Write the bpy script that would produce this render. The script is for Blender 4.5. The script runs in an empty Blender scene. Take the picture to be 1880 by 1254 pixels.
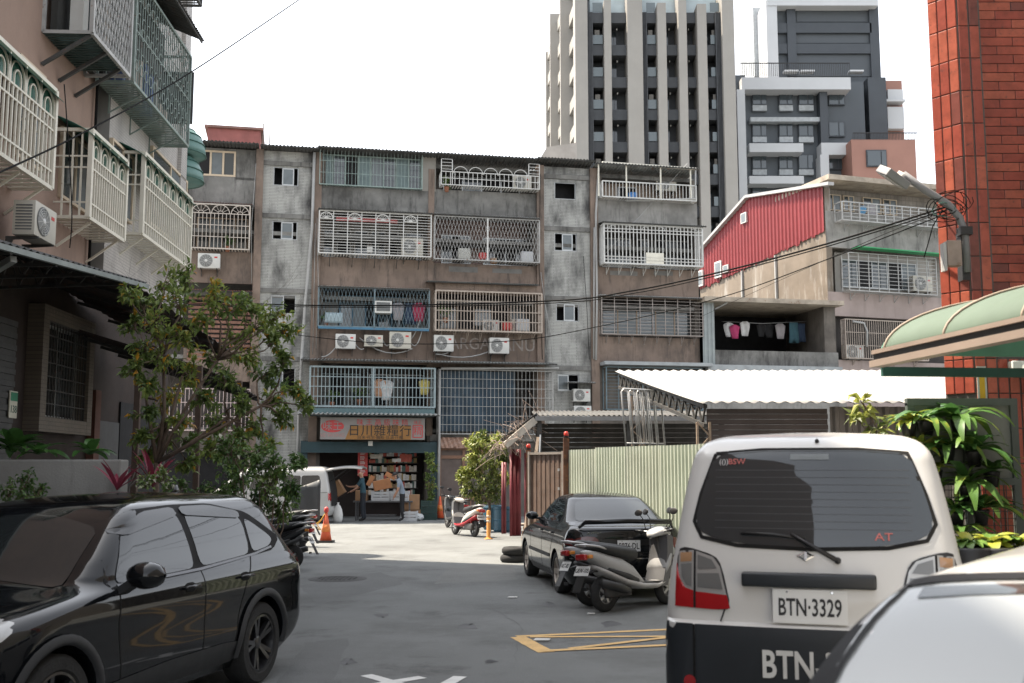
import bpy, bmesh, math, random
from mathutils import Vector as V, Matrix as M
from mathutils.bvhtree import BVHTree
R = math.radians
random.seed(7)
sc = bpy.context.scene
C = sc.collection
# ---------------------------------------------------------------- camera
F_PX, CAM_H, PITCH = 1984.0, 1.75, R(6.75)
cd = bpy.data.cameras.new('camera'); cam = bpy.data.objects.new('camera', cd); C.objects.link(cam)
cd.sensor_width = 36; cd.lens = 36 * F_PX / 1880; cd.clip_end = 2000; cd.clip_start = .05
cam.location = (0, 0, CAM_H); cam.rotation_euler = (R(90) + PITCH, 0, 0)
cd.dof.use_dof = True; cd.dof.focus_distance = 26; cd.dof.aperture_fstop = 4.0
sc.camera = cam
# ---------------------------------------------------------------- world, sun, exposure
SUN_EL = R(62); sun_h = V((-.918, .396, 0)).normalized()
to_sun = V((sun_h.x * math.cos(SUN_EL), sun_h.y * math.cos(SUN_EL), math.sin(SUN_EL)))
wd = bpy.data.worlds.new('World'); sc.world = wd; wd.use_nodes = True
nt = wd.node_tree; bg = nt.nodes['Background']
sky = nt.nodes.new('ShaderNodeTexSky'); sky.sky_type = 'NISHITA'; sky.sun_disc = False
sky.sun_elevation = SUN_EL; sky.sun_rotation = math.atan2(to_sun.x, to_sun.y)
sky.air_density = 1.0; sky.dust_density = 1.6; sky.ozone_density = 1.0; sky.altitude = 0
hs = nt.nodes.new('ShaderNodeHueSaturation'); hs.inputs['Saturation'].default_value = .22; nt.links.new(sky.outputs[0], hs.inputs['Color']); nt.links.new(hs.outputs[0], bg.inputs[0]); bg.inputs[1].default_value = .12
sl = bpy.data.lights.new('sun', 'SUN'); sl.energy = 3.2; sl.angle = R(.8); sl.color = (1, .88, .72)
so = bpy.data.objects.new('sun', sl); C.objects.link(so); so.rotation_euler = (-to_sun).to_track_quat('-Z', 'Y').to_euler()
sc.view_settings.view_transform = 'Standard'; sc.view_settings.look = 'None'
sc.view_settings.exposure = 1.95; sc.view_settings.gamma = 1
sc.cycles.use_denoising = True; sc.cycles.max_bounces = 8
# ---------------------------------------------------------------- materials
MATS = {}
def N(t, k, **kw):
    n = t.nodes.new(k)
    for a, b in kw.items(): setattr(n, a, b)
    return n
def mk(name, col, rough=.75, var=.18, scale=2.5, bump=0., bscale=60, metal=0., coat=0., streak=0., scol=(.03, .03, .03), rust=0., rcol=(.16, .06, .025), spec=.5, obj=False, stretch=None, fine=0., trans=0., sscale=2.2, soot=0.):
    """procedural surface: two noises on the colour, optional vertical streaks, rust spots and bump"""
    if name in MATS: return MATS[name]
    m = bpy.data.materials.new(name); m.use_nodes = True; t = m.node_tree; b = t.nodes['Principled BSDF']; L = t.links.new
    b.inputs['Roughness'].default_value = rough; b.inputs['Metallic'].default_value = metal
    b.inputs['Coat Weight'].default_value = coat; b.inputs['Coat Roughness'].default_value = .03
    b.inputs['Specular IOR Level'].default_value = spec
    if obj: co = N(t, 'ShaderNodeTexCoord').outputs['Object']
    else: co = N(t, 'ShaderNodeNewGeometry').outputs['Position']
    def noise(sc_, det=4, vec=None, ro=.6):
        n = N(t, 'ShaderNodeTexNoise'); n.inputs['Scale'].default_value = sc_; n.inputs['Detail'].default_value = det; n.inputs['Roughness'].default_value = ro
        L(vec or co, n.inputs['Vector']); return n.outputs['Fac']
    def ramp(x, a, c):
        r = N(t, 'ShaderNodeMapRange'); r.inputs[1].default_value = a; r.inputs[2].default_value = c; L(x, r.inputs[0]); return r.outputs[0]
    def mix(fac, A, B):
        x = N(t, 'ShaderNodeMix', data_type='RGBA')
        for s, val in ((x.inputs[0], fac), (x.inputs[6], A), (x.inputs[7], B)):
            if hasattr(val, 'node'): L(val, s)
            else: s.default_value = val if not isinstance(val, tuple) else (*val, 1)[:4]
        return x.outputs[2]
    c0 = tuple(max(0, x * (1 - var)) for x in col); c1 = tuple(min(1, x * (1 + var)) for x in col)
    c = mix(ramp(noise(scale, 6), .3, .7), c0, c1)
    if fine:
        c = mix(ramp(noise(bscale, 3), .35, .65), c, mix(.5, c, tuple(min(1, x * (1 + 2.2 * fine)) for x in col)))
    if streak:
        mp = N(t, 'ShaderNodeMapping'); mp.inputs['Scale'].default_value = stretch or (sscale, sscale, sscale * .18); L(co, mp.inputs[0])
        a = ramp(noise(1.6, 7, mp.outputs[0], .68), .52, .75)
        mu = N(t, 'ShaderNodeMath', operation='MULTIPLY'); L(a, mu.inputs[0]); mu.inputs[1].default_value = streak
        c = mix(mu.outputs[0], c, scol)
    if soot:
        mp = N(t, 'ShaderNodeMapping'); mp.inputs['Scale'].default_value = (1, 1, .6); L(co, mp.inputs[0]); a = ramp(noise(.55, 9, mp.outputs[0], .72), .48, .66)
        mu = N(t, 'ShaderNodeMath', operation='MULTIPLY'); L(a, mu.inputs[0]); mu.inputs[1].default_value = soot; c = mix(mu.outputs[0], c, (.04, .038, .035))
    if rust:
        a = ramp(noise(scale * 2.3, 8, None, .72), .62 - .12 * rust, .70)
        c = mix(a, c, rcol)
    L(c, b.inputs['Base Color'])
    rr = N(t, 'ShaderNodeMapRange'); rr.inputs[3].default_value = max(.02, rough - .1 * min(1, rough * 2)); rr.inputs[4].default_value = min(1, rough + .1 * min(1, rough * 2)); L(noise(scale * 3), rr.inputs[0]); L(rr.outputs[0], b.inputs['Roughness'])
    if bump:
        bp = N(t, 'ShaderNodeBump'); bp.inputs['Strength'].default_value = bump; bp.inputs['Distance'].default_value = .02; L(noise(bscale, 5), bp.inputs['Height']); L(bp.outputs[0], b.inputs['Normal'])
    MATS[name] = m; return m
def mk_tile(name, col, grout, w, h, mortar=.006, rough=.45, var=.15, stain=.0, off=.5, wallx=True):
    """small tiles laid in rows on a wall: local x and z of the object"""
    if name in MATS: return MATS[name]
    m = mk(name, col, rough, var, 1.5); t = m.node_tree; b = t.nodes['Principled BSDF']; L = t.links.new
    tc = N(t, 'ShaderNodeTexCoord'); sp = N(t, 'ShaderNodeSeparateXYZ'); L(tc.outputs['Object'], sp.inputs[0])
    cb = N(t, 'ShaderNodeCombineXYZ'); L(sp.outputs[0 if wallx else 1], cb.inputs[0]); L(sp.outputs[2], cb.inputs[1])
    br = N(t, 'ShaderNodeTexBrick'); br.offset = off; L(cb.outputs[0], br.inputs['Vector'])
    br.inputs['Scale'].default_value = 1; br.inputs['Brick Width'].default_value = w; br.inputs['Row Height'].default_value = h; br.inputs['Mortar Size'].default_value = mortar; br.inputs['Mortar Smooth'].default_value = .2; br.inputs['Bias'].default_value = 0
    br.inputs['Color1'].default_value = (*[x * (1 - var) for x in col], 1); br.inputs['Color2'].default_value = (*[min(1, x * (1 + var)) for x in col], 1); br.inputs['Mortar'].default_value = (*grout, 1)
    last = br.outputs['Color']
    if stain:
        g = N(t, 'ShaderNodeNewGeometry'); mp = N(t, 'ShaderNodeMapping'); mp.inputs['Scale'].default_value = (1.3, 1.3, .55); L(g.outputs['Position'], mp.inputs[0])
        n = N(t, 'ShaderNodeTexNoise'); n.inputs['Scale'].default_value = .9; n.inputs['Detail'].default_value = 7; n.inputs['Roughness'].default_value = .62; L(mp.outputs[0], n.inputs['Vector'])
        r = N(t, 'ShaderNodeMapRange'); r.inputs[1].default_value = .43; r.inputs[2].default_value = .66; r.inputs[4].default_value = stain; L(n.outputs[0], r.inputs[0])
        x = N(t, 'ShaderNodeMix', data_type='RGBA'); L(r.outputs[0], x.inputs[0]); L(last, x.inputs[6]); x.inputs[7].default_value = (.035, .034, .032, 1); last = x.outputs[2]
    L(last, b.inputs['Base Color'])
    bp = N(t, 'ShaderNodeBump'); bp.inputs['Strength'].default_value = .6; bp.inputs['Distance'].default_value = .01; bp.invert = True; L(br.outputs['Fac'], bp.inputs['Height']); L(bp.outputs[0], b.inputs['Normal'])
    return m
def mk_leaf(name, cols, rough=.45, tr=.3):
    if name in MATS: return MATS[name]
    m = bpy.data.materials.new(name); m.use_nodes = True; t = m.node_tree; b = t.nodes['Principled BSDF']; L = t.links.new
    at = N(t, 'ShaderNodeAttribute'); at.attribute_name = 'rnd'
    rp = N(t, 'ShaderNodeValToRGB'); L(at.outputs['Fac'], rp.inputs[0]); e = rp.color_ramp.elements
    while len(e) < len(cols): e.new(.5)
    for i, (p, c) in enumerate(cols): e[i].position = p; e[i].color = (*c, 1)
    L(rp.outputs[0], b.inputs['Base Color']); b.inputs['Roughness'].default_value = rough
    tl = N(t, 'ShaderNodeBsdfTranslucent'); L(rp.outputs[0], tl.inputs[0]); mx = N(t, 'ShaderNodeMixShader'); mx.inputs[0].default_value = tr
    L(b.outputs[0], mx.inputs[1]); L(tl.outputs[0], mx.inputs[2]); L(mx.outputs[0], t.nodes['Material Output'].inputs[0])
    MATS[name] = m; return m
def mk_glass(name, tint=(.02, .025, .028), rough=.03, alpha=1.):
    if name in MATS: return MATS[name]
    m = bpy.data.materials.new(name); m.use_nodes = True; b = m.node_tree.nodes['Principled BSDF']
    b.inputs['Base Color'].default_value = (*tint, 1); b.inputs['Roughness'].default_value = rough; b.inputs['Specular IOR Level'].default_value = .8; b.inputs['IOR'].default_value = 1.52
    if alpha < 1:
        t = m.node_tree; tb = N(t, 'ShaderNodeBsdfTransparent'); tb.inputs[0].default_value = (.75, .8, .8, 1); mx = N(t, 'ShaderNodeMixShader'); mx.inputs[0].default_value = alpha
        t.links.new(tb.outputs[0], mx.inputs[1]); t.links.new(b.outputs[0], mx.inputs[2]); t.links.new(mx.outputs[0], t.nodes['Material Output'].inputs[0])
    MATS[name] = m; return m
def mk_emit(name, col, s=1.):
    if name in MATS: return MATS[name]
    m = bpy.data.materials.new(name); m.use_nodes = True; b = m.node_tree.nodes['Principled BSDF']; b.inputs['Base Color'].default_value = (*col, 1)
    b.inputs['Emission Color'].default_value = (*col, 1); b.inputs['Emission Strength'].default_value = s; MATS[name] = m; return m
# ---------------------------------------------------------------- mesh builder
class MB:
    def __init__(s): s.v = []; s.f = []; s.rnd = None
    def add(s, vs, fs):
        o = len(s.v); s.v += [tuple(p) for p in vs]; s.f += [tuple(i + o for i in f) for f in fs]; return s
    def box(s, x0, x1, y0, y1, z0, z1):
        return s.add([(x0, y0, z0), (x1, y0, z0), (x1, y1, z0), (x0, y1, z0), (x0, y0, z1), (x1, y0, z1), (x1, y1, z1), (x0, y1, z1)],
                     [(0, 3, 2, 1), (4, 5, 6, 7), (0, 1, 5, 4), (1, 2, 6, 5), (2, 3, 7, 6), (3, 0, 4, 7)])
    def obox(s, mt, x, y, z):
        o = len(s.v); s.box(-x / 2, x / 2, -y / 2, y / 2, -z / 2, z / 2)
        for i in range(o, len(s.v)): s.v[i] = tuple(mt @ V(s.v[i]))
        return s
    def bbox(s, x0, x1, y0, y1, z0, z1, b=.02):
        """box with chamfered edges"""
        bm = bmesh.new(); bmesh.ops.create_cube(bm, size=1)
        for q in bm.verts: q.co = (x0 + (q.co.x + .5) * (x1 - x0), y0 + (q.co.y + .5) * (y1 - y0), z0 + (q.co.z + .5) * (z1 - z0))
        bmesh.ops.bevel(bm, geom=bm.edges[:], offset=b, segments=2, affect='EDGES', profile=.6)
        return s.bm(bm)
    def bm(s, bm):
        bm.verts.index_update(); s.add([q.co for q in bm.verts], [[q.index for q in f.verts] for f in bm.faces]); bm.free(); return s
    def seg(s, a, b, w, h=None, up=(0, 0, 1)):
        """square bar from a to b"""
        a = V(a); b = V(b); d = (b - a)
        if d.length < 1e-6: return s
        d.normalize(); u = V(up)
        if abs(d.dot(u)) > .95: u = V((1, 0, 0))
        x = d.cross(u).normalized() * (w / 2); y = x.cross(d).normalized() * ((h or w) / 2)
        return s.add([a - x - y, a + x - y, a + x + y, a - x + y, b - x - y, b + x - y, b + x + y, b - x + y],
                     [(0, 3, 2, 1), (4, 5, 6, 7), (0, 1, 5, 4), (1, 2, 6, 5), (2, 3, 7, 6), (3, 0, 4, 7)])
    def poly(s, pts, w, closed=False):
        p = list(pts)
        if closed: p.append(p[0])
        for i in range(len(p) - 1): s.seg(p[i], p[i + 1], w)
        return s
    def tube(s, pts, r, n=8, cap=True):
        pts = [V(p) for p in pts]; rs = r if isinstance(r, (list, tuple)) else [r] * len(pts); o = len(s.v); rings = []
        prev = None
        for i, p in enumerate(pts):
            d = (pts[min(i + 1, len(pts) - 1)] - pts[max(i - 1, 0)])
            if d.length < 1e-9: d = V((0, 0, 1))
            d.normalize()
            if prev is None: u = d.orthogonal().normalized()
            else:
                u = prev - d * prev.dot(d)
                u = u.normalized() if u.length > 1e-6 else d.orthogonal().normalized()
            prev = u; w = d.cross(u)
            s.v += [tuple(p + (u * math.cos(2 * math.pi * k / n) + w * math.sin(2 * math.pi * k / n)) * rs[i]) for k in range(n)]
        for i in range(len(pts) - 1):
            for k in range(n):
                a = o + i * n + k; b = o + i * n + (k + 1) % n; s.f.append((a, b, b + n, a + n))
        if cap: s.f.append(tuple(o + k for k in reversed(range(n)))); s.f.append(tuple(o + (len(pts) - 1) * n + k for k in range(n)))
        return s
    def lathe(s, prof, n=20, mt=None, caps=True):
        """profile of (radius, z) turned about z"""
        o = len(s.v)
        for r, z in prof:
            for k in range(n):
                p = V((r * math.cos(2 * math.pi * k / n), r * math.sin(2 * math.pi * k / n), z)); s.v.append(tuple(mt @ p if mt else p))
        for i in range(len(prof) - 1):
            for k in range(n):
                a = o + i * n + k; b = o + i * n + (k + 1) % n; s.f.append((a, b, b + n, a + n))
        if caps: s.f.append(tuple(o + k for k in reversed(range(n)))); s.f.append(tuple(o + (len(prof) - 1) * n + k for k in range(n)))
        return s
    def prism(s, poly, axis, a, b):
        """2d outline extruded along an axis from a to b (axis y: outline is x,z; x: y,z; z: x,y)"""
        def P(p, t): return (p[0], t, p[1]) if axis == 'y' else (t, p[0], p[1]) if axis == 'x' else (p[0], p[1], t)
        n = len(poly); o = len(s.v); s.v += [P(p, a) for p in poly] + [P(p, b) for p in poly]
        s.f.append(tuple(o + k for k in range(n))); s.f.append(tuple(o + n + k for k in reversed(range(n))))
        for k in range(n): s.f.append((o + k, o + n + k, o + n + (k + 1) % n, o + (k + 1) % n))
        return s
    def corr(s, O, A, B, pitch=.076, amp=.01, th=.0015, trap=False, jag=0., nb=1, sag=0.):
        """corrugated sheet: waves across A, ridges along B"""
        O = V(O); A = V(A); B = V(B); nrm = A.cross(B).normalized(); L = A.length; nw = max(1, round(L / pitch))
        ph = [(0, -1), (.2, -1), (.35, 1), (.65, 1), (.8, -1)] if trap else [(k / 6, -math.cos(2 * math.pi * k / 6)) for k in range(6)]
        xs = [((w + p) / nw, h) for w in range(nw) for p, h in ph] + [(1, -1)]
        o = len(s.v); n = len(xs)
        for j in range(nb + 1):
            for x, h in xs:
                e = jag * random.uniform(-1, 1) if j in (0, nb) else 0
                s.v.append(tuple(O + A * x + B * (j / nb + e / B.length) + nrm * (h * amp - sag * 4 * (j / nb) * (1 - j / nb))))
        for j in range(nb):
            for i in range(n - 1): a = o + j * n + i; s.f.append((a, a + 1, a + n + 1, a + n))
        return s
    def grid(s, pts, nu, nv):
        o = len(s.v); s.v += [tuple(p) for p in pts]
        for j in range(nv - 1):
            for i in range(nu - 1): a = o + j * nu + i; s.f.append((a, a + 1, a + nu + 1, a + nu))
        return s
    def mesh(s, name, mat, smooth=False):
        me = bpy.data.meshes.new(name); me.from_pydata(s.v, [], s.f)
        if mat: me.materials.append(mat)
        if smooth: me.polygons.foreach_set('use_smooth', [True] * len(me.polygons))
        if s.rnd: a = me.attributes.new('rnd', 'FLOAT', 'FACE'); a.data.foreach_set('value', s.rnd)
        me.update(); return me
    def build(s, name, mat, parent=None, smooth=False, loc=None, rot=None, solid=0, angle=None):
        me = s.mesh(name, mat, smooth)
        o = bpy.data.objects.new(name, me); C.objects.link(o); o.parent = parent
        if loc: o.location = loc
        if rot: o.rotation_euler = rot
        if solid: md = o.modifiers.new('thickness', 'SOLIDIFY'); md.thickness = solid
        if angle: me.set_sharp_from_angle(angle=R(angle))
        return o
def tag(o, label=None, cat=None, group=None, kind=None):
    for k, val in (('label', label), ('category', cat), ('group', group), ('kind', kind)):
        if val: o[k] = val
    return o
def thing(name, label, cat, loc=(0, 0, 0), rz=0, group=None):
    o = bpy.data.objects.new(name, None); C.objects.link(o); o.location = loc; o.rotation_euler = (0, 0, rz); o.empty_display_size = .2
    return tag(o, label, cat, group)
def copy_tree(o, parent=None):
    c = o.copy(); C.objects.link(c); c.parent = parent
    for ch in [x for x in o.children]: copy_tree(ch, c)
    return c
def inst(me, name, parent, loc=(0, 0, 0), rot=(0, 0, 0), scale=(1, 1, 1)):
    o = bpy.data.objects.new(name, me); C.objects.link(o); o.parent = parent; o.location = loc; o.rotation_euler = rot; o.scale = scale; return o
def text(s, size, mat, parent, mt, name='lettering', ext=.002, sx=1., bold=0., align='CENTER', sp=1.):
    cu = bpy.data.curves.new(name, 'FONT'); cu.body = s; cu.size = size; cu.extrude = ext; cu.align_x = align; cu.align_y = 'CENTER'; cu.offset = bold; cu.space_character = sp; cu.resolution_u = 3
    t = bpy.data.objects.new(name, cu); C.objects.link(t)
    me = bpy.data.meshes.new_from_object(t.evaluated_get(bpy.context.evaluated_depsgraph_get())); bpy.data.objects.remove(t); bpy.data.curves.remove(cu)
    me.transform(M.Diagonal((sx, 1, 1, 1))); me.materials.clear(); me.materials.append(mat)
    o = bpy.data.objects.new(name, me); C.objects.link(o); o.parent = parent; o.matrix_local = mt; return o
# ---------------------------------------------------------------- picture geometry: a pixel of the 1880x1254 photograph to a ray
def ray(u, v):
    a = (u - 940) / F_PX; b = (627 - v) / F_PX
    return V((a, math.cos(PITCH) - b * math.sin(PITCH), math.sin(PITCH) + b * math.cos(PITCH)))
def at(u, v, Y):
    d = ray(u, v); return V((0, 0, CAM_H)) + d * (Y / d.y)
def on_ground(u, v, z=0):
    d = ray(u, v); return V((0, 0, CAM_H)) + d * ((z - CAM_H) / d.z)
class Frame:
    """a wall plane: local x along it, local y into it, z up"""
    def __init__(s, org, ang):
        s.o = V(org); s.a = ang; s.ex = V((math.cos(ang), math.sin(ang), 0)); s.ey = V((-math.sin(ang), math.cos(ang), 0))
    def pix(s, u, v, y=0):
        d = ray(u, v); c = V((0, 0, CAM_H)); p0 = s.o + s.ey * y
        p = c + d * ((p0 - c).dot(s.ey) / d.dot(s.ey)); return ((p - s.o).dot(s.ex), p.z - s.o.z)
    def rect(s, u0, v0, u1, v1, y=0):
        um, vm = (u0 + u1) / 2, (v0 + v1) / 2
        return s.pix(u0, vm, y)[0], s.pix(u1, vm, y)[0], s.pix(um, v1, y)[1], s.pix(um, v0, y)[1]
    def world(s, x, y, z): return s.o + s.ex * x + s.ey * y + V((0, 0, z))
# ---------------------------------------------------------------- shared materials
asphalt = mk('asphalt', (.140, .146, .144), .88, .3, .3, .8, 140, fine=.55, rust=.4, rcol=(.088, .09, .089), soot=.35)
plaster = mk('brown_plaster', (.215, .162, .13), .9, .2, .9, .25, 45, streak=.95, scol=(.06, .052, .047), sscale=3.0, soot=.6)
concrete_w = mk('weathered_concrete', (.185, .182, .172), .92, .4, 1.1, .4, 35, streak=.95, scol=(.025, .025, .025), sscale=3.2, soot=.75)
concrete_l = mk('light_concrete', (.27, .262, .245), .9, .25, 1.2, .3, 40, streak=.85, scol=(.06, .06, .055), sscale=2.6, soot=.5)
grimy = mk('grimy_wall', (.13, .115, .10), .9, .3, 1.3, .2, 40, streak=.6, scol=(.025, .024, .022))
rib_tile = mk_tile('ribbed_stair_tile', (.40, .40, .375), (.2, .2, .19), .6, .055, .008, .5, .05, stain=1.0)
pale_wall = mk('pale_inner_wall', (.28, .265, .24), .85, .12, 1.5)
tin = mk('aged_tin_sheet', (.17, .18, .175), .6, .3, 2.0, .1, 30, streak=.5, rust=.35)
tin_dark = mk('dark_tin_sheet', (.055, .056, .055), .7, .35, 2.0, .1, 30, rust=.4, rcol=(.10, .05, .03))
tin_white = mk('white_tin_sheet', (.78, .77, .74), .5, .06, .8, streak=.15, scol=(.5, .47, .42))
iron = mk('dark_iron', (.05, .05, .048), .6, .3, 6, rust=.35)
rusty = mk('rusty_iron', (.22, .12, .075), .8, .4, 5, rust=.6)
wht_bar = mk('white_painted_bar', (.54, .54, .52), .5, .12, 4, rust=.12, rcol=(.3, .2, .14))
cream_bar = mk('cream_painted_bar', (.66, .63, .54), .45, .08, 4, rust=.08, rcol=(.34, .26, .18))
tan_bar = mk('tan_painted_bar', (.38, .32, .27), .55, .15, 4)
blue_bar = mk('blue_painted_bar', (.115, .165, .19), .55, .2, 4, rust=.15)
pblue_bar = mk('pale_blue_bar', (.26, .325, .345), .5, .18, 4, rust=.1)
dblue_bar = mk('deep_blue_bar', (.05, .15, .24), .55, .2, 4, rust=.1)
green_bar = mk('pale_green_bar', (.24, .31, .29), .55, .2, 4, rust=.15)
grey_bar = mk('grey_zinc_bar', (.36, .36, .35), .45, .2, 4, rust=.2)
alu = mk('aluminium', (.40, .41, .41), .35, .1, 6, metal=.6)
pipe_m = mk('pale_grey_pipe', (.36, .36, .35), .55, .12, 2, streak=.3, scol=(.2, .19, .18))
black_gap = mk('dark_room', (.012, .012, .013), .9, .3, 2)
room_wall = mk('dim_room_wall', (.05, .045, .042), .9, .3, 1)  # balcony back walls darkened in colour to deepen their shadows
winglass = mk_glass('window_glass', (.05, .06, .065), .06)
paleglass = mk('frosted_glass', (.13, .15, .16), .25, .15, 3)
curtain_g = mk('green_curtain_glass', (.11, .16, .16), .3, .2, 5)
cable_m = mk('black_cable', (.012, .012, .012), .8, .1, 3, spec=.1)
ac_white = mk('ac_white', (.54, .54, .515), .5, .05, 4, streak=.25, scol=(.4, .37, .32))
ac_cream = mk('ac_cream', (.47, .45, .39), .5, .06, 4, streak=.3, scol=(.34, .3, .25))
ac_grille = mk('ac_grille', (.11, .115, .115), .5, .2, 9)
ac_lite = mk('ac_light_ring', (.55, .55, .53), .5, .1, 9)
red_p = mk('red_plastic', (.48, .045, .04), .45, .12, 4)
black_p = mk('black_plastic', (.016, .016, .017), .45, .2, 5)
# ---------------------------------------------------------------- ground
g = MB(); nx = 40
g.grid([(-300 + 600 * i / nx, -120 + 620 * j / nx, 0) for j in range(nx + 1) for i in range(nx + 1)], nx + 1, nx + 1)
road = tag(g.build('road', asphalt), 'grey asphalt of the lane running to the shop', kind='structure')
def road_piece(name, pts, z, m, jit=.0):
    P = [on_ground(*p) for p in pts]; q = MB(); n = len(P); c = sum(P, V((0, 0, 0))) / n; rim = []
    for i in range(n):
        for k in range(6): p = P[i].lerp(P[(i + 1) % n], k / 6); rim.append((p.x + random.uniform(-jit, jit), p.y + random.uniform(-jit, jit), z))
    q.add(rim + [(c.x, c.y, z)], [(i, (i + 1) % len(rim), len(rim)) for i in range(len(rim))]); q.build(name, m, road)
patch_d = mk('asphalt_patch_dark', (.118, .122, .121), .85, .2, 1.2, .8, 140, fine=.4); patch_l = mk('asphalt_patch_pale', (.145, .148, .143), .9, .2, 1.2, .8, 140, fine=.4); oil = mk('oil_stain', (.06, .061, .062), .6, .4, 3, fine=.3); crack_m = mk('road_crack', (.085, .087, .087), .95, .3, 6)
road_piece('repair_patch', [(548, 1075), (700, 1050), (742, 1072), (585, 1110)], .0018, patch_d, .03); road_piece('repair_patch', [(820, 1040), (940, 1036), (950, 1064), (800, 1072)], .0016, patch_l, .03); road_piece('repair_patch', [(560, 1180), (640, 1172), (600, 1262), (510, 1262)], .0017, patch_d, .04)
for u, v, r in ((1010, 1110, 14), (860, 1150, 18), (700, 1130, 12), (640, 1215, 16), (1120, 1146, 16), (900, 1215, 10)): road_piece('oil_stain', [(u + r * (1 + .35 * math.sin(k * 2.3 + u)) * math.cos(R(40 * k)), v + r * .32 * (1 + .35 * math.sin(k * 1.7 + v)) * math.sin(R(40 * k))) for k in range(9)], .0022, oil, .015)
for pts in (((560, 1130), (640, 1120), (720, 1128), (810, 1112), (905, 1118)), ((905, 1118), (960, 1150), (940, 1240)), ((610, 1030), (700, 1022), (800, 1030), (930, 1024))):
    P = [on_ground(*p) for p in pts]; Q = []
    for a, b in zip(P, P[1:]): Q += [a.lerp(b, k / 9) + V((random.uniform(-.035, .035), random.uniform(-.035, .035), 0)) for k in range(9)]
    q = MB(); n = len(Q); ws = [random.uniform(.0015, .006) for _ in Q]
    q.grid([p + V((w * .4, w, .003)) for p, w in zip(Q, ws)] + [p - V((w * .4, w, -.003)) for p, w in zip(Q, ws)], n, 2).build('crack', crack_m, road)
# ---------------------------------------------------------------- parts shared by the buildings
def window(parent, x0, x1, z0, z1, y, fm, n=2, glass=None, fw=.045, d=.07, open_=(), rail=False, name='window'):
    """sliding window set with its outer face at local y: frame, sashes and panes"""
    b = MB(); b.box(x0, x1, y, y + d, z0, z0 + fw); b.box(x0, x1, y, y + d, z1 - fw, z1)
    b.box(x0, x0 + fw, y + .002, y + d - .002, z0 + fw, z1 - fw); b.box(x1 - fw, x1, y + .002, y + d - .002, z0 + fw, z1 - fw)
    w = (x1 - x0) / n
    for i in range(1, n): b.box(x0 + w * i - fw / 2, x0 + w * i + fw / 2, y + .004, y + d - .004, z0 + fw, z1 - fw)
    if rail: zz = z0 + (z1 - z0) * .3; b.box(x0 + fw, x1 - fw, y + .008, y + d - .01, zz - fw / 2, zz + fw / 2)
    f = b.build(name, fm, parent)
    for i in range(n):
        if i in open_: continue
        gm = glass[i % len(glass)] if isinstance(glass, (list, tuple)) else (glass or winglass)
        MB().box(x0 + w * i + fw * .6, x0 + w * (i + 1) - fw * .6, y + .03, y + .036, z0 + fw * .9, z1 - fw * .9).build('pane', gm, f)
    return f
def arc(cx, cz, r, y, a0=0, a1=180, n=12):
    return [(cx + r * math.cos(R(a0 + (a1 - a0) * k / n)), y, cz + r * math.sin(R(a0 + (a1 - a0) * k / n))) for k in range(n + 1)]
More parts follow.
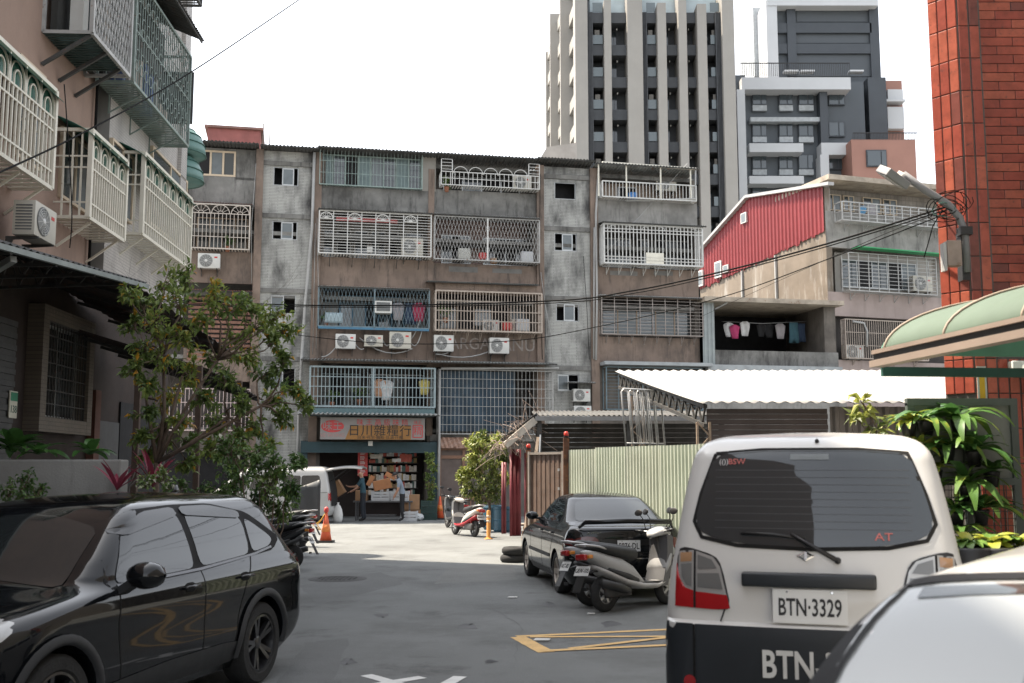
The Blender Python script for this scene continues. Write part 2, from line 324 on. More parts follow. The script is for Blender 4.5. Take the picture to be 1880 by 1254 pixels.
def cage(parent, x0, x1, z0, z1, d, fm, vb=.12, hb=.45, bw=.018, fw=.04, fan=0, diamond=False, arches=0, floor=True, yb=-.01, bm_=None, label=None, brackets=0, hz_only=None, sideonly=False):
    """bolted-on window cage: frame with the bars, floor and brackets as its pieces; front at local y = yb-d"""
    bm_ = bm_ or fm; yf = yb - d; b = MB()
    for z in (z0, z1):
        b.seg((x0, yf, z), (x1, yf, z), fw); b.seg((x0, yf, z), (x0, yb, z), fw * .9); b.seg((x1, yf, z), (x1, yb, z), fw * .9)
    for x in (x0, x1): b.seg((x, yf, z0), (x, yf, z1), fw * 1.02); b.seg((x, yb, z0), (x, yb, z1), fw * .9)
    fr = b.build('window_cage', fm, parent)
    if label: fr['label'] = label
    k = MB(); n = max(2, round((x1 - x0) / vb)); top = z1
    if fan:
        w = (x1 - x0) / fan; r = min(w * .46, (z1 - z0) * .3); top = z1 - r * 1.05
        for i in range(fan):
            cx = x0 + w * (i + .5); k.poly(arc(cx, top, r, yf), bw * 1.3); k.poly(arc(cx, top, r * .3, yf, n=6), bw)
            for a in (30, 60, 90, 120, 150): k.seg((cx + r * .3 * math.cos(R(a)), yf, top + r * .3 * math.sin(R(a))), (cx + r * math.cos(R(a)), yf, top + r * math.sin(R(a))), bw * .7)
        k.seg((x0, yf, top), (x1, yf, top), bw * 1.4)
    if arches:
        w = (x1 - x0) / arches; top = z1 - w * .55
        for i in range(arches):
            cx = x0 + w * (i + .5); k.poly(arc(cx, top, w * .46, yf), bw); k.poly(arc(cx, top, w * .24, yf, n=8), bw)
            for sx in (-.24, .24): k.seg((cx + w * sx, yf, z0), (cx + w * sx, yf, top), bw)
        k.seg((x0, yf, top), (x1, yf, top), bw)
    if diamond:
        w = .13; m = max(2, round((x1 - x0) / w)); h = .42; rows = max(1, round((z1 - z0) / h)); h = (z1 - z0) / rows; w = (x1 - x0) / m
        for i in range(m):
            for j in range(rows):
                xa = x0 + w * i; za = z0 + h * j
                k.seg((xa, yf, za), (xa + w / 2, yf, za + h / 2), bw * .8); k.seg((xa + w / 2, yf, za + h / 2), (xa + w, yf, za), bw * .8)
                k.seg((xa, yf, za + h), (xa + w / 2, yf, za + h / 2), bw * .8); k.seg((xa + w / 2, yf, za + h / 2), (xa + w, yf, za + h), bw * .8)
    elif hz_only:
        m = max(2, round((z1 - z0) / hz_only))
        for i in range(1, m): z = z0 + (top - z0) * i / m; k.seg((x0, yf, z), (x1, yf, z), bw * .9)
        for i in range(1, n): x = x0 + (x1 - x0) * i / n; k.seg((x, yf + .004, z0), (x, yf + .004, z1), bw * 1.5)
    else:
        for i in range(1, n): x = x0 + (x1 - x0) * i / n; k.seg((x, yf, z0), (x, yf, top), bw)
        m = max(1, round((top - z0) / hb))
        for i in range(1, m): z = z0 + (top - z0) * i / m; k.seg((x0, yf - .006, z), (x1, yf - .006, z), bw * 1.2)
    ns = max(1, round(d / max(vb, .1)))
    for x in (x0, x1):
        for i in range(1, ns): y = yf + d * i / ns; k.seg((x, y, z0), (x, y, z1), bw)
        m = max(1, round((z1 - z0) / hb))
        for i in range(1, m): z = z0 + (z1 - z0) * i / m; k.seg((x, yf, z), (x, yb, z), bw)
    k.build('bars', bm_, fr)
    if floor:
        q = MB(); nf = max(2, round((x1 - x0) / .11))
        for i in range(nf): x = x0 + (x1 - x0) * (i + .5) / nf; q.seg((x, yf, z0 - .012), (x, yb, z0 - .012), .055, .012)
        q.build('floor_slats', bm_, fr)
    for i in range(brackets):
        x = x0 + (x1 - x0) * (i + .5) / brackets
        MB().seg((x, yb, z0 - min(.35, d * .9)), (x, yf + .05, z0 - .02), .022).seg((x, yb - .012, z0 - min(.35, d)), (x, yb - .012, z0), .02).build('bracket', fm, fr)
    return fr
def eave(parent, x0, x1, zt, d, drop=.12, m=None, name='tin_eave', yb=0, pitch=.09, amp=.014, jag=.012, label=None):
    o = MB().corr((x0, yb - d, zt - drop), (x1 - x0, 0, 0), (0, d, drop), pitch, amp, jag=jag).build(name, m or tin, parent, True, solid=.004)
    MB().seg((x0, yb - d + .05, zt - drop - .03), (x1, yb - d + .05, zt - drop - .03), .035).build('rail', iron, o)
    return o
def panel(parent, x0, x1, z0, z1, y0, y1, m, name='wall', label=None):
    o = MB().box(x0, x1, y0, y1, z0, z1).build(name, m, parent)
    if label: o['label'] = label
    return o
def pipe(parent, pts, r, m, name='pipe', n=8): return MB().tube(pts, r, n).build(name, m, parent, True)
# ---------------------------------------------------------------- the old five-storey block that closes the lane
A0 = at(575, 862, 39.5); FA = Frame((A0.x, A0.y, 0), R(11.5))
blk = thing('apartment_block', 'old five storey walk-up block with caged balconies and a grocery at its foot', 'building', FA.o, FA.a)
X = lambda u, v=560, y=0: FA.pix(u, v, y)[0]
Z = lambda u, v, y=0: FA.pix(u, v, y)[1]
xL, xS0, xS1, xA, xB, xT0, xT1, xC, xE = X(352), X(463), X(576), X(585), X(791), X(986), X(1090), X(1098), X(1284)
z_top = Z(700, 287)
DEP = 9.0
# rear mass: back wall of the balconies, roof slab and ends
panel(blk, xL - 2.5, xE, 0, z_top - .25, 1.35, DEP, grimy, 'rear_wall')
panel(blk, xL - 2.5, xE, z_top - .25, z_top - .1, .35, DEP, concrete_w, 'roof_slab')
for x in (xA + .06, xB, xT0 - .07, xC + .1, xE - .1, xL - 2.4):
    panel(blk, x - .09, x + .09, 0, z_top - .26, .02, 1.348, grimy, 'party_wall')
for zf in (3.25, 5.85, 8.15, 10.5): panel(blk, xL - 2.3, xE - .2, zf - .14, zf, .05, 1.346, concrete_w, 'floor_slab')
def bay(u0, u1, rows):
    um = (u0 + u1) / 2
    for v0, v1, m in rows: panel(blk, X(u0), X(u1), Z(um, v1), Z(um, v0), -.02, .14, m, 'spandrel')
bay(586, 790, [(346, 396, concrete_w), (475, 531, plaster), (606, 668, plaster), (748, 768, concrete_w)])
bay(792, 985, [(352, 404, concrete_w), (486, 541, plaster), (612, 676, plaster), (798, 810, concrete_l)])
bay(1098, 1283, [(370, 420, concrete_l), (494, 548, plaster), (620, 672, plaster), (752, 955, grimy)])
bay(340, 463, [(324, 379, concrete_w), (462, 520, plaster), (640, 700, plaster), (790, 830, grimy)])
# pilasters and the two stair towers of ribbed tile
for ua, ub in ((463, 477), (571, 586), (985, 998), (1084, 1098)):
    panel(blk, X(ua), X(ub), 0, z_top - .02, -.14, .14, plaster, 'pilaster')
panel(blk, X(785, 500), X(796, 500), Z(790, 800), z_top - .4, -.05, .139, plaster, 'pilaster')
def stair(ua, ub, bands, wins):
    xa, xb = X(ua), X(ub); um = (ua + ub) / 2; zs = [z_top - .03]
    for v in bands:
        z = Z(um, v); panel(blk, xa, xb, z - .085, z + .085, -.07, .1, concrete_w, 'concrete_band'); zs.append(z)
    zs.append(.2)
    for i in range(len(zs) - 1):
        hi, lo = zs[i] - (.086 if i else 0), zs[i + 1] + .086
        w = [q for q in wins if lo < Z(um, (q[1] + q[3]) / 2) < hi]
        b = MB()
        if w:
            u0, v0, u1, v1, kind = w[0]; x0, x1, z0, z1 = FA.rect(u0, v0, u1, v1)
            b.box(xa, x0, -.02, .1, lo, hi); b.box(x1, xb, -.02, .1, lo, hi); b.box(x0, x1, -.02, .1, lo, z0); b.box(x0, x1, -.02, .1, z1, hi)
            b.build('tiled_panel', rib_tile, blk)
            panel(blk, x0 - .05, x1 + .05, z0 - .05, z1 + .05, .5, .56, black_gap, 'stairwell')
            o = MB(); po = [(x0 + .002, z0), (x1 - .002, z0), (x1 - .002, z1), (x0 + .002, z1)]; pi = [(x0 + .03, z0 + .03), (x1 - .03, z0 + .03), (x1 - .03, z1 - .03), (x0 + .03, z1 - .03)]
            o.add([(a, y, c) for y in (.03, .08) for a, c in po + pi], [(s_ + i, s_ + (i + 1) % 4, s_ + 4 + (i + 1) % 4, s_ + 4 + i) for s_ in (0, 8) for i in range(4)] + [(i + k, 8 + i + k, 8 + (i + 1) % 4 + k, (i + 1) % 4 + k) for k in (0, 4) for i in range(4)]); f = o.build('window', alu, blk)
            if kind == 'mid': px = (x0 * .63 + x1 * .37, x0 * .2 + x1 * .8)
            elif kind == 'left': px = (x0 + .02, (x0 + x1) / 2)
            else: px = None
            if px:
                fr = MB(); a, c = px
                for q in (a, c): fr.box(q - .02, q + .02, .04, .07, z0 + .03, z1 - .03)
                fr.box(a, c, .042, .068, z0 + .031, z0 + .07); fr.box(a, c, .042, .068, z1 - .07, z1 - .031); fr.build('sash', alu, f)
                MB().box(a + .02, c - .02, .052, .057, z0 + .06, z1 - .06).build('pane', paleglass, f)
        else: b.box(xa, xb, -.02, .1, lo, hi).build('tiled_panel', rib_tile, blk)
stair(477, 571, (301, 397, 534, 659), [(502, 307, 548, 341, 'mid'), (500, 406, 546, 440, 'mid'), (497, 541, 543, 576, 'left'), (495, 675, 542, 712, 'left')])
stair(998, 1084, (326, 421, 548, 676), [(1018, 335, 1057, 366, 'open'), (1018, 428, 1059, 461, 'mid'), (1021, 557, 1063, 590, 'mid'), (1024, 687, 1063, 718, 'left')])
# roof edge of corrugated sheets, each stretch its own sheet
for ua, ub, v, dr in ((352, 476, 268, .05), (478, 585, 276, .06), (583, 800, 282, .07), (800, 985, 293, .07), (985, 1090, 299, .05), (1092, 1280, 311, .06)):
    eave(blk, X(ua, v, -.4), X(ub, v, -.4), Z((ua + ub) / 2, v, -.4) + .02, 1.5, -.1, tin_dark if ub < 1091 else tin, 'roof_sheet', yb=.9, jag=.03, pitch=.13, amp=.02)
# small parapet pieces and hut on the roof
h0, h1, hz0, hz1 = FA.rect(381, 237, 478, 268, 3)
hut = MB().box(h0, h1, 3, 5.5, z_top - .2, hz1).build('roof_hut', mk('red_hut_wall', (.28, .10, .09), .8, .2, 2, streak=.4), blk)
MB().box(h0 - .12, h1 + .12, 2.88, 5.6, hz1, hz1 + .09).build('hut_roof', mk('hut_roof_sheet', (.22, .12, .10), .7, .3, 2), hut)
pipe(blk, [(h1 + .1, 3.2, z_top), (h1 + .1, 3.2, hz1 + .35), (h1 + .35, 3.2, hz1 + .4), (h1 + .35, 3.2, z_top)], .025, pipe_m, 'vent_pipe')
an = MB(); ax, az = FA.pix(424, 240, 4); an.seg((ax, 4, z_top), (ax, 4, az + .9), .02)
for k in range(5): an.seg((ax - .35 + .05 * k, 4, az + .3 + .12 * k), (ax + .35 - .05 * k, 4, az + .35 + .12 * k), .012)
an.build('antenna', alu, blk)
# ---- fifth floor
def R4(u0, v0, u1, v1, y=0): return FA.rect(u0, v0, u1, v1, y)
x0, x1, z0, z1 = R4(340, 276, 433, 323); window(blk, x0, x1, z0, z1, -.03, mk('tan_window_frame', (.55, .45, .33), .5, .1, 4), 4, [winglass, black_gap, paleglass, winglass], .07)
panel(blk, x1 + .01, X(463), z0 - .1, z_top - .05, -.02, .12, concrete_w, 'spandrel'); panel(blk, xL - 2.4, x1, z1 + .01, z_top - .05, -.02, .12, concrete_w, 'spandrel')
x0, x1, z0, z1 = R4(587, 281, 774, 345)
window(blk, x0, x1, z0 + .05, z1 - .1, .1, green_bar, 8, [curtain_g, winglass, black_gap, curtain_g, paleglass, winglass, curtain_g, winglass], .05)
cage(blk, x0, x1, z0, z1, .25, green_bar, .13, .5, .012, .03, yb=.02)
panel(blk, x1 + .02, X(800, 320), z0 - .02, z1 + .05, -.03, .1, pale_wall, 'side_panel')
x0, x1, z0, z1 = R4(807, 304, 985, 349)
cg = cage(blk, x0, x1, z0, z0 + (z1 - z0) * .52, .55, wht_bar, .17, .28, .02, .03, yb=.04)
k = MB(); w = (x1 - x0 - .9) / 5
for i in range(5): k.poly(arc(x0 + .45 + w * (i + .5), z1 - .52, w * .47, -.5), .022)
for xx in (x0, x0 + .42, x1 - .42, x1): k.seg((xx, -.5, z0), (xx, -.5, z1), .03)
for xx in (x0, x1 - .42):
    for j in range(4): k.seg((xx, -.5, z0 + .6 + .13 * j), (xx + .42, -.5, z0 + .6 + .13 * j), .016)
k.build('arch_bars', wht_bar, cg)
window(blk, x0 + .3, x1 - .4, z0 + .05, z1 - .15, 1.2, alu, 4, [black_gap, winglass, black_gap, black_gap])
# open terrace of bay C on top
x0, x1, z0, z1 = R4(1100, 318, 1270, 370)
panel(blk, x0, x1 + .1, z0 - .1, z1, 1.15, 1.34, mk('warm_inner_wall', (.36, .28, .22), .85, .15, 1.2), 'inner_wall')
cage(blk, x0, x1, z0, z0 + .62, .5, wht_bar, .14, 1, .022, .045, yb=.04)
k = MB()
for u in (1099, 1150, 1213, 1268): k.seg((X(u, 340, -.45), -.45, z0), (X(u, 340, -.45), -.45, z1 + .2), .05)
k.seg((x0, -.46, z1 + .2), (x1, -.46, z1 + .16), .08); k.build('terrace_post', cream_bar, blk)
window(blk, x0 + 1.1, x0 + 1.9, z0, z1 - .3, 1.1, alu, 2, black_gap)
# ---- fourth floor
x0, x1, z0, z1 = R4(352, 381, 459, 461)
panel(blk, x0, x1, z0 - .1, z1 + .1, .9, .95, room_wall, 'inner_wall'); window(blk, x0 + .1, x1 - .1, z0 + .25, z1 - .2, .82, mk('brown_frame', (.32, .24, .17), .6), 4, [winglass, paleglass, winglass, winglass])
cage(blk, x0, x1, z0, z1, .45, mk('beige_bar', (.50, .45, .40), .55, .15, 4, rust=.2), .14, .5, .02, .04, fan=3)
eave(blk, x0 - .3, x1 + .1, z1 + .12, .5, .06, mk('red_brown_sheet', (.20, .09, .075), .7, .3, 2))
x0, x1, z0, z1 = R4(585, 397, 788, 473)
panel(blk, x0, x1, z0 - .1, z1 + .2, 1.0, 1.05, pale_wall, 'inner_wall')
for a, b_, gm in ((.02, .14, [winglass]), (.17, .30, [black_gap]), (.33, .46, [winglass]), (.48, .62, [paleglass, winglass]), (.64, .74, [black_gap]), (.8, .97, [winglass])):
    window(blk, x0 + (x1 - x0) * a, x0 + (x1 - x0) * b_, z0 + .05, z1 - .35, .93, wht_bar, len(gm), gm)
fr = cage(blk, x0, x1, z0, z1, .55, wht_bar, .5, .5, .02, .045, hz_only=.105)
w = (x1 - x0) / 8
for i in (0, 2, 4, 6):
    k = MB(); cx = x0 + w * (i + .5); r = w * .45; zt = z1 - r - .06; k.poly(arc(cx, zt, r, -.585), .028)
    k.seg((cx - r, -.585, zt), (cx + r, -.585, zt), .028); k.poly(arc(cx, zt, r * .25, -.585, n=6), .02)
    for a in (25, 50, 75, 105, 130, 155): k.seg((cx, -.585, zt), (cx + r * math.cos(R(a)), -.585, zt + r * math.sin(R(a))), .014)
    k.build('fan_bar', wht_bar, fr)
panel(blk, x0 + w * 1.2, x0 + w * 5.6, z1 - .3, z1 - .16, -.3, -.28, mk('red_cloth_strip', (.42, .11, .11), .8), 'shade_strip')
panel(blk, x0 + w * 3.4, x0 + w * 3.8, z0 + .08, z0 + .3, -.53, -.51, wht_bar, 'notice')
for i in range(5): MB().seg((x0 + w * (.8 + 1.6 * i), -.01, z0 - .4), (x0 + w * (.8 + 1.6 * i), -.5, z0 - .03), .025).build('bracket', iron, fr)
eave(blk, x0 - .05, x1 + .05, z1 + .14, .68, .07)
x0, x1, z0, z1 = R4(795, 406, 985, 483)
panel(blk, x0, x1, z0 - .1, z1 + .2, 1.0, 1.05, mk('pink_inner_wall', (.27, .19, .17), .9, .2, 1), 'inner_wall')
window(blk, x0 + .45, x0 + 1.6, z0 + .1, z1 - .4, .93, alu, 3, [winglass, black_gap, winglass]); window(blk, x0 + 2.1, x1 - .15, z0 + .1, z1 - .45, .93, alu, 4, [winglass, black_gap, black_gap, winglass])
cage(blk, x0, x1, z0, z1, .5, grey_bar, .13, .5, .014, .035, diamond=True); eave(blk, x0 - .05, x1, z1 + .18, .62, .1, mk('pale_tin', (.30, .31, .31), .5, .3, 2, rust=.2))
MB().seg(((x0 + x1) / 2, -.5, z0), ((x0 + x1) / 2, -.5, z1), .06).build('post', wht_bar, blk)
x0, x1, z0, z1 = R4(1101, 421, 1279, 491)
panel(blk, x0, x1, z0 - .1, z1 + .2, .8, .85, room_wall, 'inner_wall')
for a, b_ in ((.02, .38), (.44, .57), (.62, .98)): window(blk, x0 + (x1 - x0) * a, x0 + (x1 - x0) * b_, z0 + .1, z1 - .25, .72, wht_bar, 3, [black_gap, paleglass, winglass])
fr = cage(blk, x0, x1, z0, z1, .6, wht_bar, .15, 3, .034, .06, brackets=8)
k = MB()
for zz in (z0 + .14, z0 + .26, z1 - .3, z1 - .18): k.seg((x0, -.625, zz), (x1, -.625, zz), .03)
for i in range(6): k.poly(arc(x0 + (x1 - x0) * (i + .5) / 6, z1 - .18, .13, -.622, n=8), .018)
k.build('cross_bars', wht_bar, fr)
panel(fr, x0 + (x1 - x0) * .42, x0 + (x1 - x0) * .6, z0 + .03, z0 + .46, -.64, -.6, cream_bar, 'hatch'); eave(blk, x0 - .1, x1 + .15, z1 + .14, .75, .07)
# ---- third floor
x0, x1, z0, z1 = R4(584, 534, 785, 604)
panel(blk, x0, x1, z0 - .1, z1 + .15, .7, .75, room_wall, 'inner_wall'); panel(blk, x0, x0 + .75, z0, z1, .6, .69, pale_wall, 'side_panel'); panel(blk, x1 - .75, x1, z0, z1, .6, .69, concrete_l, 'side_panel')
window(blk, x0 + .8, x1 - .8, z0 + .1, z1 - .1, .62, dblue_bar, 5, [winglass, paleglass, black_gap, winglass, winglass])
fr = cage(blk, x0, x1, z0, z1, .5, blue_bar, .13, .5, .014, .045, diamond=True); MB().seg(((x0 + x1) / 2, -.52, z0), ((x0 + x1) / 2, -.52, z1), .06).build('post', blue_bar, fr)
MB().box(x0, x1, -.54, -.48, z0 - .1, z0 - .02).build('sill_beam', dblue_bar, fr); eave(blk, x0 - .03, x1, z1 + .1, .6, .06, mk('pale_tin2', (.36, .37, .37), .5, .2, 2))
w0, w1, y0_, y1_ = R4(688, 553, 719, 575, -.55)
wac = MB().box(w0, w1, -.62, -.2, y0_, y1_).build('window_cooler', ac_white, blk); MB().box(w0 + .06, w1 - .06, -.63, -.621, y0_ + .07, y1_ - .05).build('cooler_grille', ac_grille, wac)
x0, x1, z0, z1 = R4(796, 541, 988, 612)
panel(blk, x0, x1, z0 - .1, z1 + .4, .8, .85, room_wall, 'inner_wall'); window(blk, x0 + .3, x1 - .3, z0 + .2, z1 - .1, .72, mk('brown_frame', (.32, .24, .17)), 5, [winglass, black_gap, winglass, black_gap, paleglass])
cage(blk, x0, x1, z0, z1, .6, tan_bar, .12, .38, .024, .055, brackets=8); eave(blk, X(784, 519, -.6), X(988, 519, -.6), Z(886, 516, -.6), .75, .08, tin)
panel(blk, x0, x1, z1 + .02, z1 + .3, -.5, -.4, plaster, 'lintel')
x0, x1, z0, z1 = R4(1100, 549, 1284, 617)
panel(blk, x0, x1, z0 - .1, z1 + .2, .5, .55, room_wall, 'inner_wall'); window(blk, x0 + .1, x1 - .1, z0 + .05, z1 - .25, .42, mk('brown_frame', (.32, .24, .17)), 5, [winglass, paleglass, winglass, paleglass, winglass])
cage(blk, x0, x1, z0, z1, .35, mk('rusty_grey_bar', (.27, .24, .22), .6, .25, 4, rust=.4), .5, .5, .018, .035, hz_only=.13, brackets=8); eave(blk, x0 - .1, x1, z1 + .08, .5, .05, mk('pale_tin2', (.36, .37, .37)))
x0, x1, z0, z1 = R4(345, 540, 460, 660)
panel(blk, x0, x1, z0 - .1, z1 + .1, .3, .35, room_wall, 'inner_wall'); louv = MB()
for i in range(14): louv.seg((x0, -.02, z0 + (z1 - z0) * i / 14), (x1, .02, z0 + (z1 - z0) * i / 14), .03, .1)
louv.build('louvre', mk('brown_louvre', (.20, .10, .07), .7, .3, 3), blk); eave(blk, x0, x1 + .05, z1 + .15, .6, .1, mk('red_brown_sheet', (.2, .09, .075)))
# ---- second floor
x0, x1, z0, z1 = R4(569, 675, 798, 747, -.8)
panel(blk, x0, x1, z0 - .1, z1 + .25, .8, .85, room_wall, 'inner_wall'); window(blk, x0 + .2, x0 + 1.9, z0 + .1, z1 - .1, .72, pblue_bar, 3, [winglass, black_gap, winglass]); window(blk, x0 + 2.2, x1 - .2, z0 + .1, z1 - .1, .72, alu, 3, [black_gap, winglass, black_gap])
fr = cage(blk, x0, x1, z0, z1, .85, pblue_bar, .135, .37, .022, .06); MB().seg(((x0 + x1) / 2, -.88, z0), ((x0 + x1) / 2, -.88, z1), .07).build('post', pblue_bar, fr)
panel(blk, x0, x1, z0 - .32, z0 - .06, -.86, .13, mk('teal_fascia', (.10, .16, .17), .7, .2, 2), 'fascia')
eave(blk, X(552, 664, -1), X(1022, 668, -1), Z(780, 663, -1) + .12, 1.15, .14, tin, pitch=.12, amp=.02)
x0, x1, z0, z1 = R4(806, 680, 1015, 797, -.6)
panel(blk, x0, xT0 - .1, z0 - .1, z1 + .2, .6, .65, room_wall, 'inner_wall'); window(blk, x0 + 1.5, x0 + 2.6, z0 + .5, z1 - .5, .5, mk('brown_frame', (.32, .24, .17)), 2, [winglass, black_gap])
fr = cage(blk, x0, x1, z0, z1, .6, grey_bar, .15, .34, .014, .035)
tarp = MB(); n1, n2 = 26, 14
tarp.grid([(x0 + .06 + (x1 - x0) * .66 * i / n1, -.48 + .05 * math.sin(i * .9 + j * .3) + .03 * math.sin(j * 1.7), z0 + .1 + (z1 - z0 - .15) * j / n2) for j in range(n2 + 1) for i in range(n1 + 1)], n1 + 1, n2 + 1)
tarp.build('blue_tarpaulin', mk('blue_tarp', (.016, .038, .06), .6, .5, 1.6, streak=.6, scol=(.06, .075, .085)), fr, True)
pipe(fr, [(x0 + .05, -.75, z1 + .02), (x1 + .2, -.75, z1 + .12)], .045, pipe_m, 'gutter'); pipe(fr, [(x0, -.72, z1), (x0, -.7, 0.3)], .05, pipe_m, 'downpipe')
x0, x1, z0, z1 = R4(1114, 675, 1290, 752, -.5)
panel(blk, x0, x1 - .1, z0 - .1, z1 + .1, .2, .25, grimy, 'inner_wall'); cage(blk, x0, x1, z0, z1, .45, blue_bar, .5, .5, .016, .04, hz_only=.12)
panel(fr, X(1108, 668, -.6), X(1306, 671, -.6), z1 + .07, z1 + .2, -.75, -.1, mk('grey_gutter', (.30, .32, .33), .5, .2, 3), 'gutter_box')
x0, x1, z0, z1 = R4(290, 714, 458, 790, -.3)
panel(blk, x0, x1, z0 - .1, z1 + .1, .3, .35, room_wall, 'inner_wall'); cage(blk, x0, x1, z0, z1, .35, mk('pinkish_bar', (.50, .40, .38), .6, .15, 4), .13, .5, .02, .04)
# drain pipes, conduits and loose cables on the wall
pipe(blk, [(X(577, 285, -.2), -.2, Z(577, 283)), (X(573, 420, -.2), -.2, Z(573, 420)), (X(560, 560, -.2), -.2, Z(560, 560)), (X(549, 735, -.2), -.2, Z(549, 735)), (X(547, 800, -.2), -.2, .3)], .055, pipe_m, 'downpipe')
pipe(blk, [(X(1099, 312, -.22), -.22, Z(1099, 312)), (X(1094, 395, -.22), -.22, Z(1094, 395)), (X(1096, 560, -.22), -.22, Z(1096, 560)), (X(1094, 660, -.22), -.22, Z(1094, 662))], .045, pipe_m, 'downpipe')
pipe(blk, [(X(1090, 312, -.2), -.2, Z(1090, 420)), (X(1089, 560, -.2), -.2, Z(1089, 660))], .03, pipe_m, 'conduit')
pipe(blk, [(X(1277, 315, -.5), -.5, Z(1277, 315)), (X(1277, 370, -.5), -.5, Z(1277, 371)), (X(1150, 372, -.3), -.3, Z(1150, 372))], .04, pipe_m, 'drain')
for (ua, va, ub, vb_) in ((579, 410, 574, 650), (582, 400, 580, 640), (992, 320, 996, 660), (1001, 560, 1014, 664), (993, 500, 1003, 640), (1071, 470, 1082, 660), (470, 300, 462, 520), (1098, 480, 1262, 300)):
    a = FA.pix(ua, va, -.16); c = FA.pix(ub, vb_, -.16); mid = ((a[0] + c[0]) / 2 + random.uniform(-.1, .1), -.17, (a[1] + c[1]) / 2 - .08)
    pipe(blk, [(a[0], -.16, a[1]), mid, (c[0], -.16, c[1])], .011, random.choice([cable_m, pipe_m, pipe_m]), 'cable', 5)
for u0, v0, u1, v1 in ((824, 490, 877, 500), (904, 494, 958, 502), (1120, 498, 1170, 506), (1200, 498, 1235, 506)):
    x0, x1, z0, z1 = R4(u0, v0, u1, v1); panel(blk, x0, x1, z0, z1, -.026, 0, mk('grey_patch', (.17, .165, .155), .9, .2, 3), 'plaster_patch')
gw = mk('graffiti_white', (.29, .26, .24), .9, .3, 6, streak=.95, scol=(.2, .155, .125), rust=.5, rcol=(.21, .16, .13))
text('ARGA', .62, gw, blk, M.Translation((X(862, 634), -.026, Z(862, 632))) @ M.Rotation(R(90), 4, 'X'), 'graffiti', .002, .95)
text('ANUI', .66, gw, blk, M.Translation((X(955, 638), -.026, Z(955, 635))) @ M.Rotation(R(90), 4, 'X'), 'graffiti', .002, .95)
def loc_of(fr, p):
    p = V(p) - fr.o; return V((p.dot(fr.ex), p.dot(fr.ey), p.z))
# ---------------------------------------------------------------- left walk-up with cream cages
FL = Frame((-7.2, 18, 0), R(92.6))
lb = thing('street_side_apartments', 'tall pinkish apartment house with cream and dark window cages along the left', 'building', FL.o, FL.a)
pink = mk('pink_stucco', (.28, .195, .155), .9, .1, 1.2, .35, 70, streak=.35, scol=(.12, .09, .075), sscale=1.1)
white_tile = mk_tile('white_mosaic', (.50, .47, .44), (.30, .29, .28), .055, .055, .006, .4, .06, stain=.35, off=0)
pink_tile = mk_tile('pink_mosaic', (.36, .27, .22), (.2, .17, .15), .11, .06, .006, .5, .1, stain=.5)
dark_wall = mk('shopfront_wall', (.032, .021, .017), .85, .25, 2, .2, 40)  # wall colour darkened to deepen the shade under the canopies
LX = lambda u, v=300, y=0: FL.pix(u, v, y)[0]
LZ = lambda u, v, y=0: FL.pix(u, v, y)[1]
xw, xe, HL = LX(170), LX(345, 240, -.2), 19.5
panel(lb, -9, xw, 4.7, HL, 0, 9, pink, 'wall'); panel(lb, -34, -9, 4.7, 17.6, 0, 9, pink, 'wall'); panel(lb, xw + .42, xe, 4.7, HL, -.12, 9, white_tile, 'tiled_wall')
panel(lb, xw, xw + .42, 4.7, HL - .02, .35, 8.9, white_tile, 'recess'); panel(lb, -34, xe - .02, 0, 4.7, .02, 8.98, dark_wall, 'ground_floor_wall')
panel(lb, xe - .45, xe + .02, 4.75, HL - .3, -.2, -.125, white_tile, 'pilaster')
for dx in (.08, .22): pipe(lb, [(xw + dx, .1, 4.6), (xw + dx, .1, 14)], .055, pipe_m, 'downpipe')
pipe(lb, [(xw - .12, -.06, 5), (xw - .12, -.06, 13)], .025, cable_m, 'conduit')
mg = mk('green_canopy_sheet', (.05, .17, .135), .4, .15, 2)
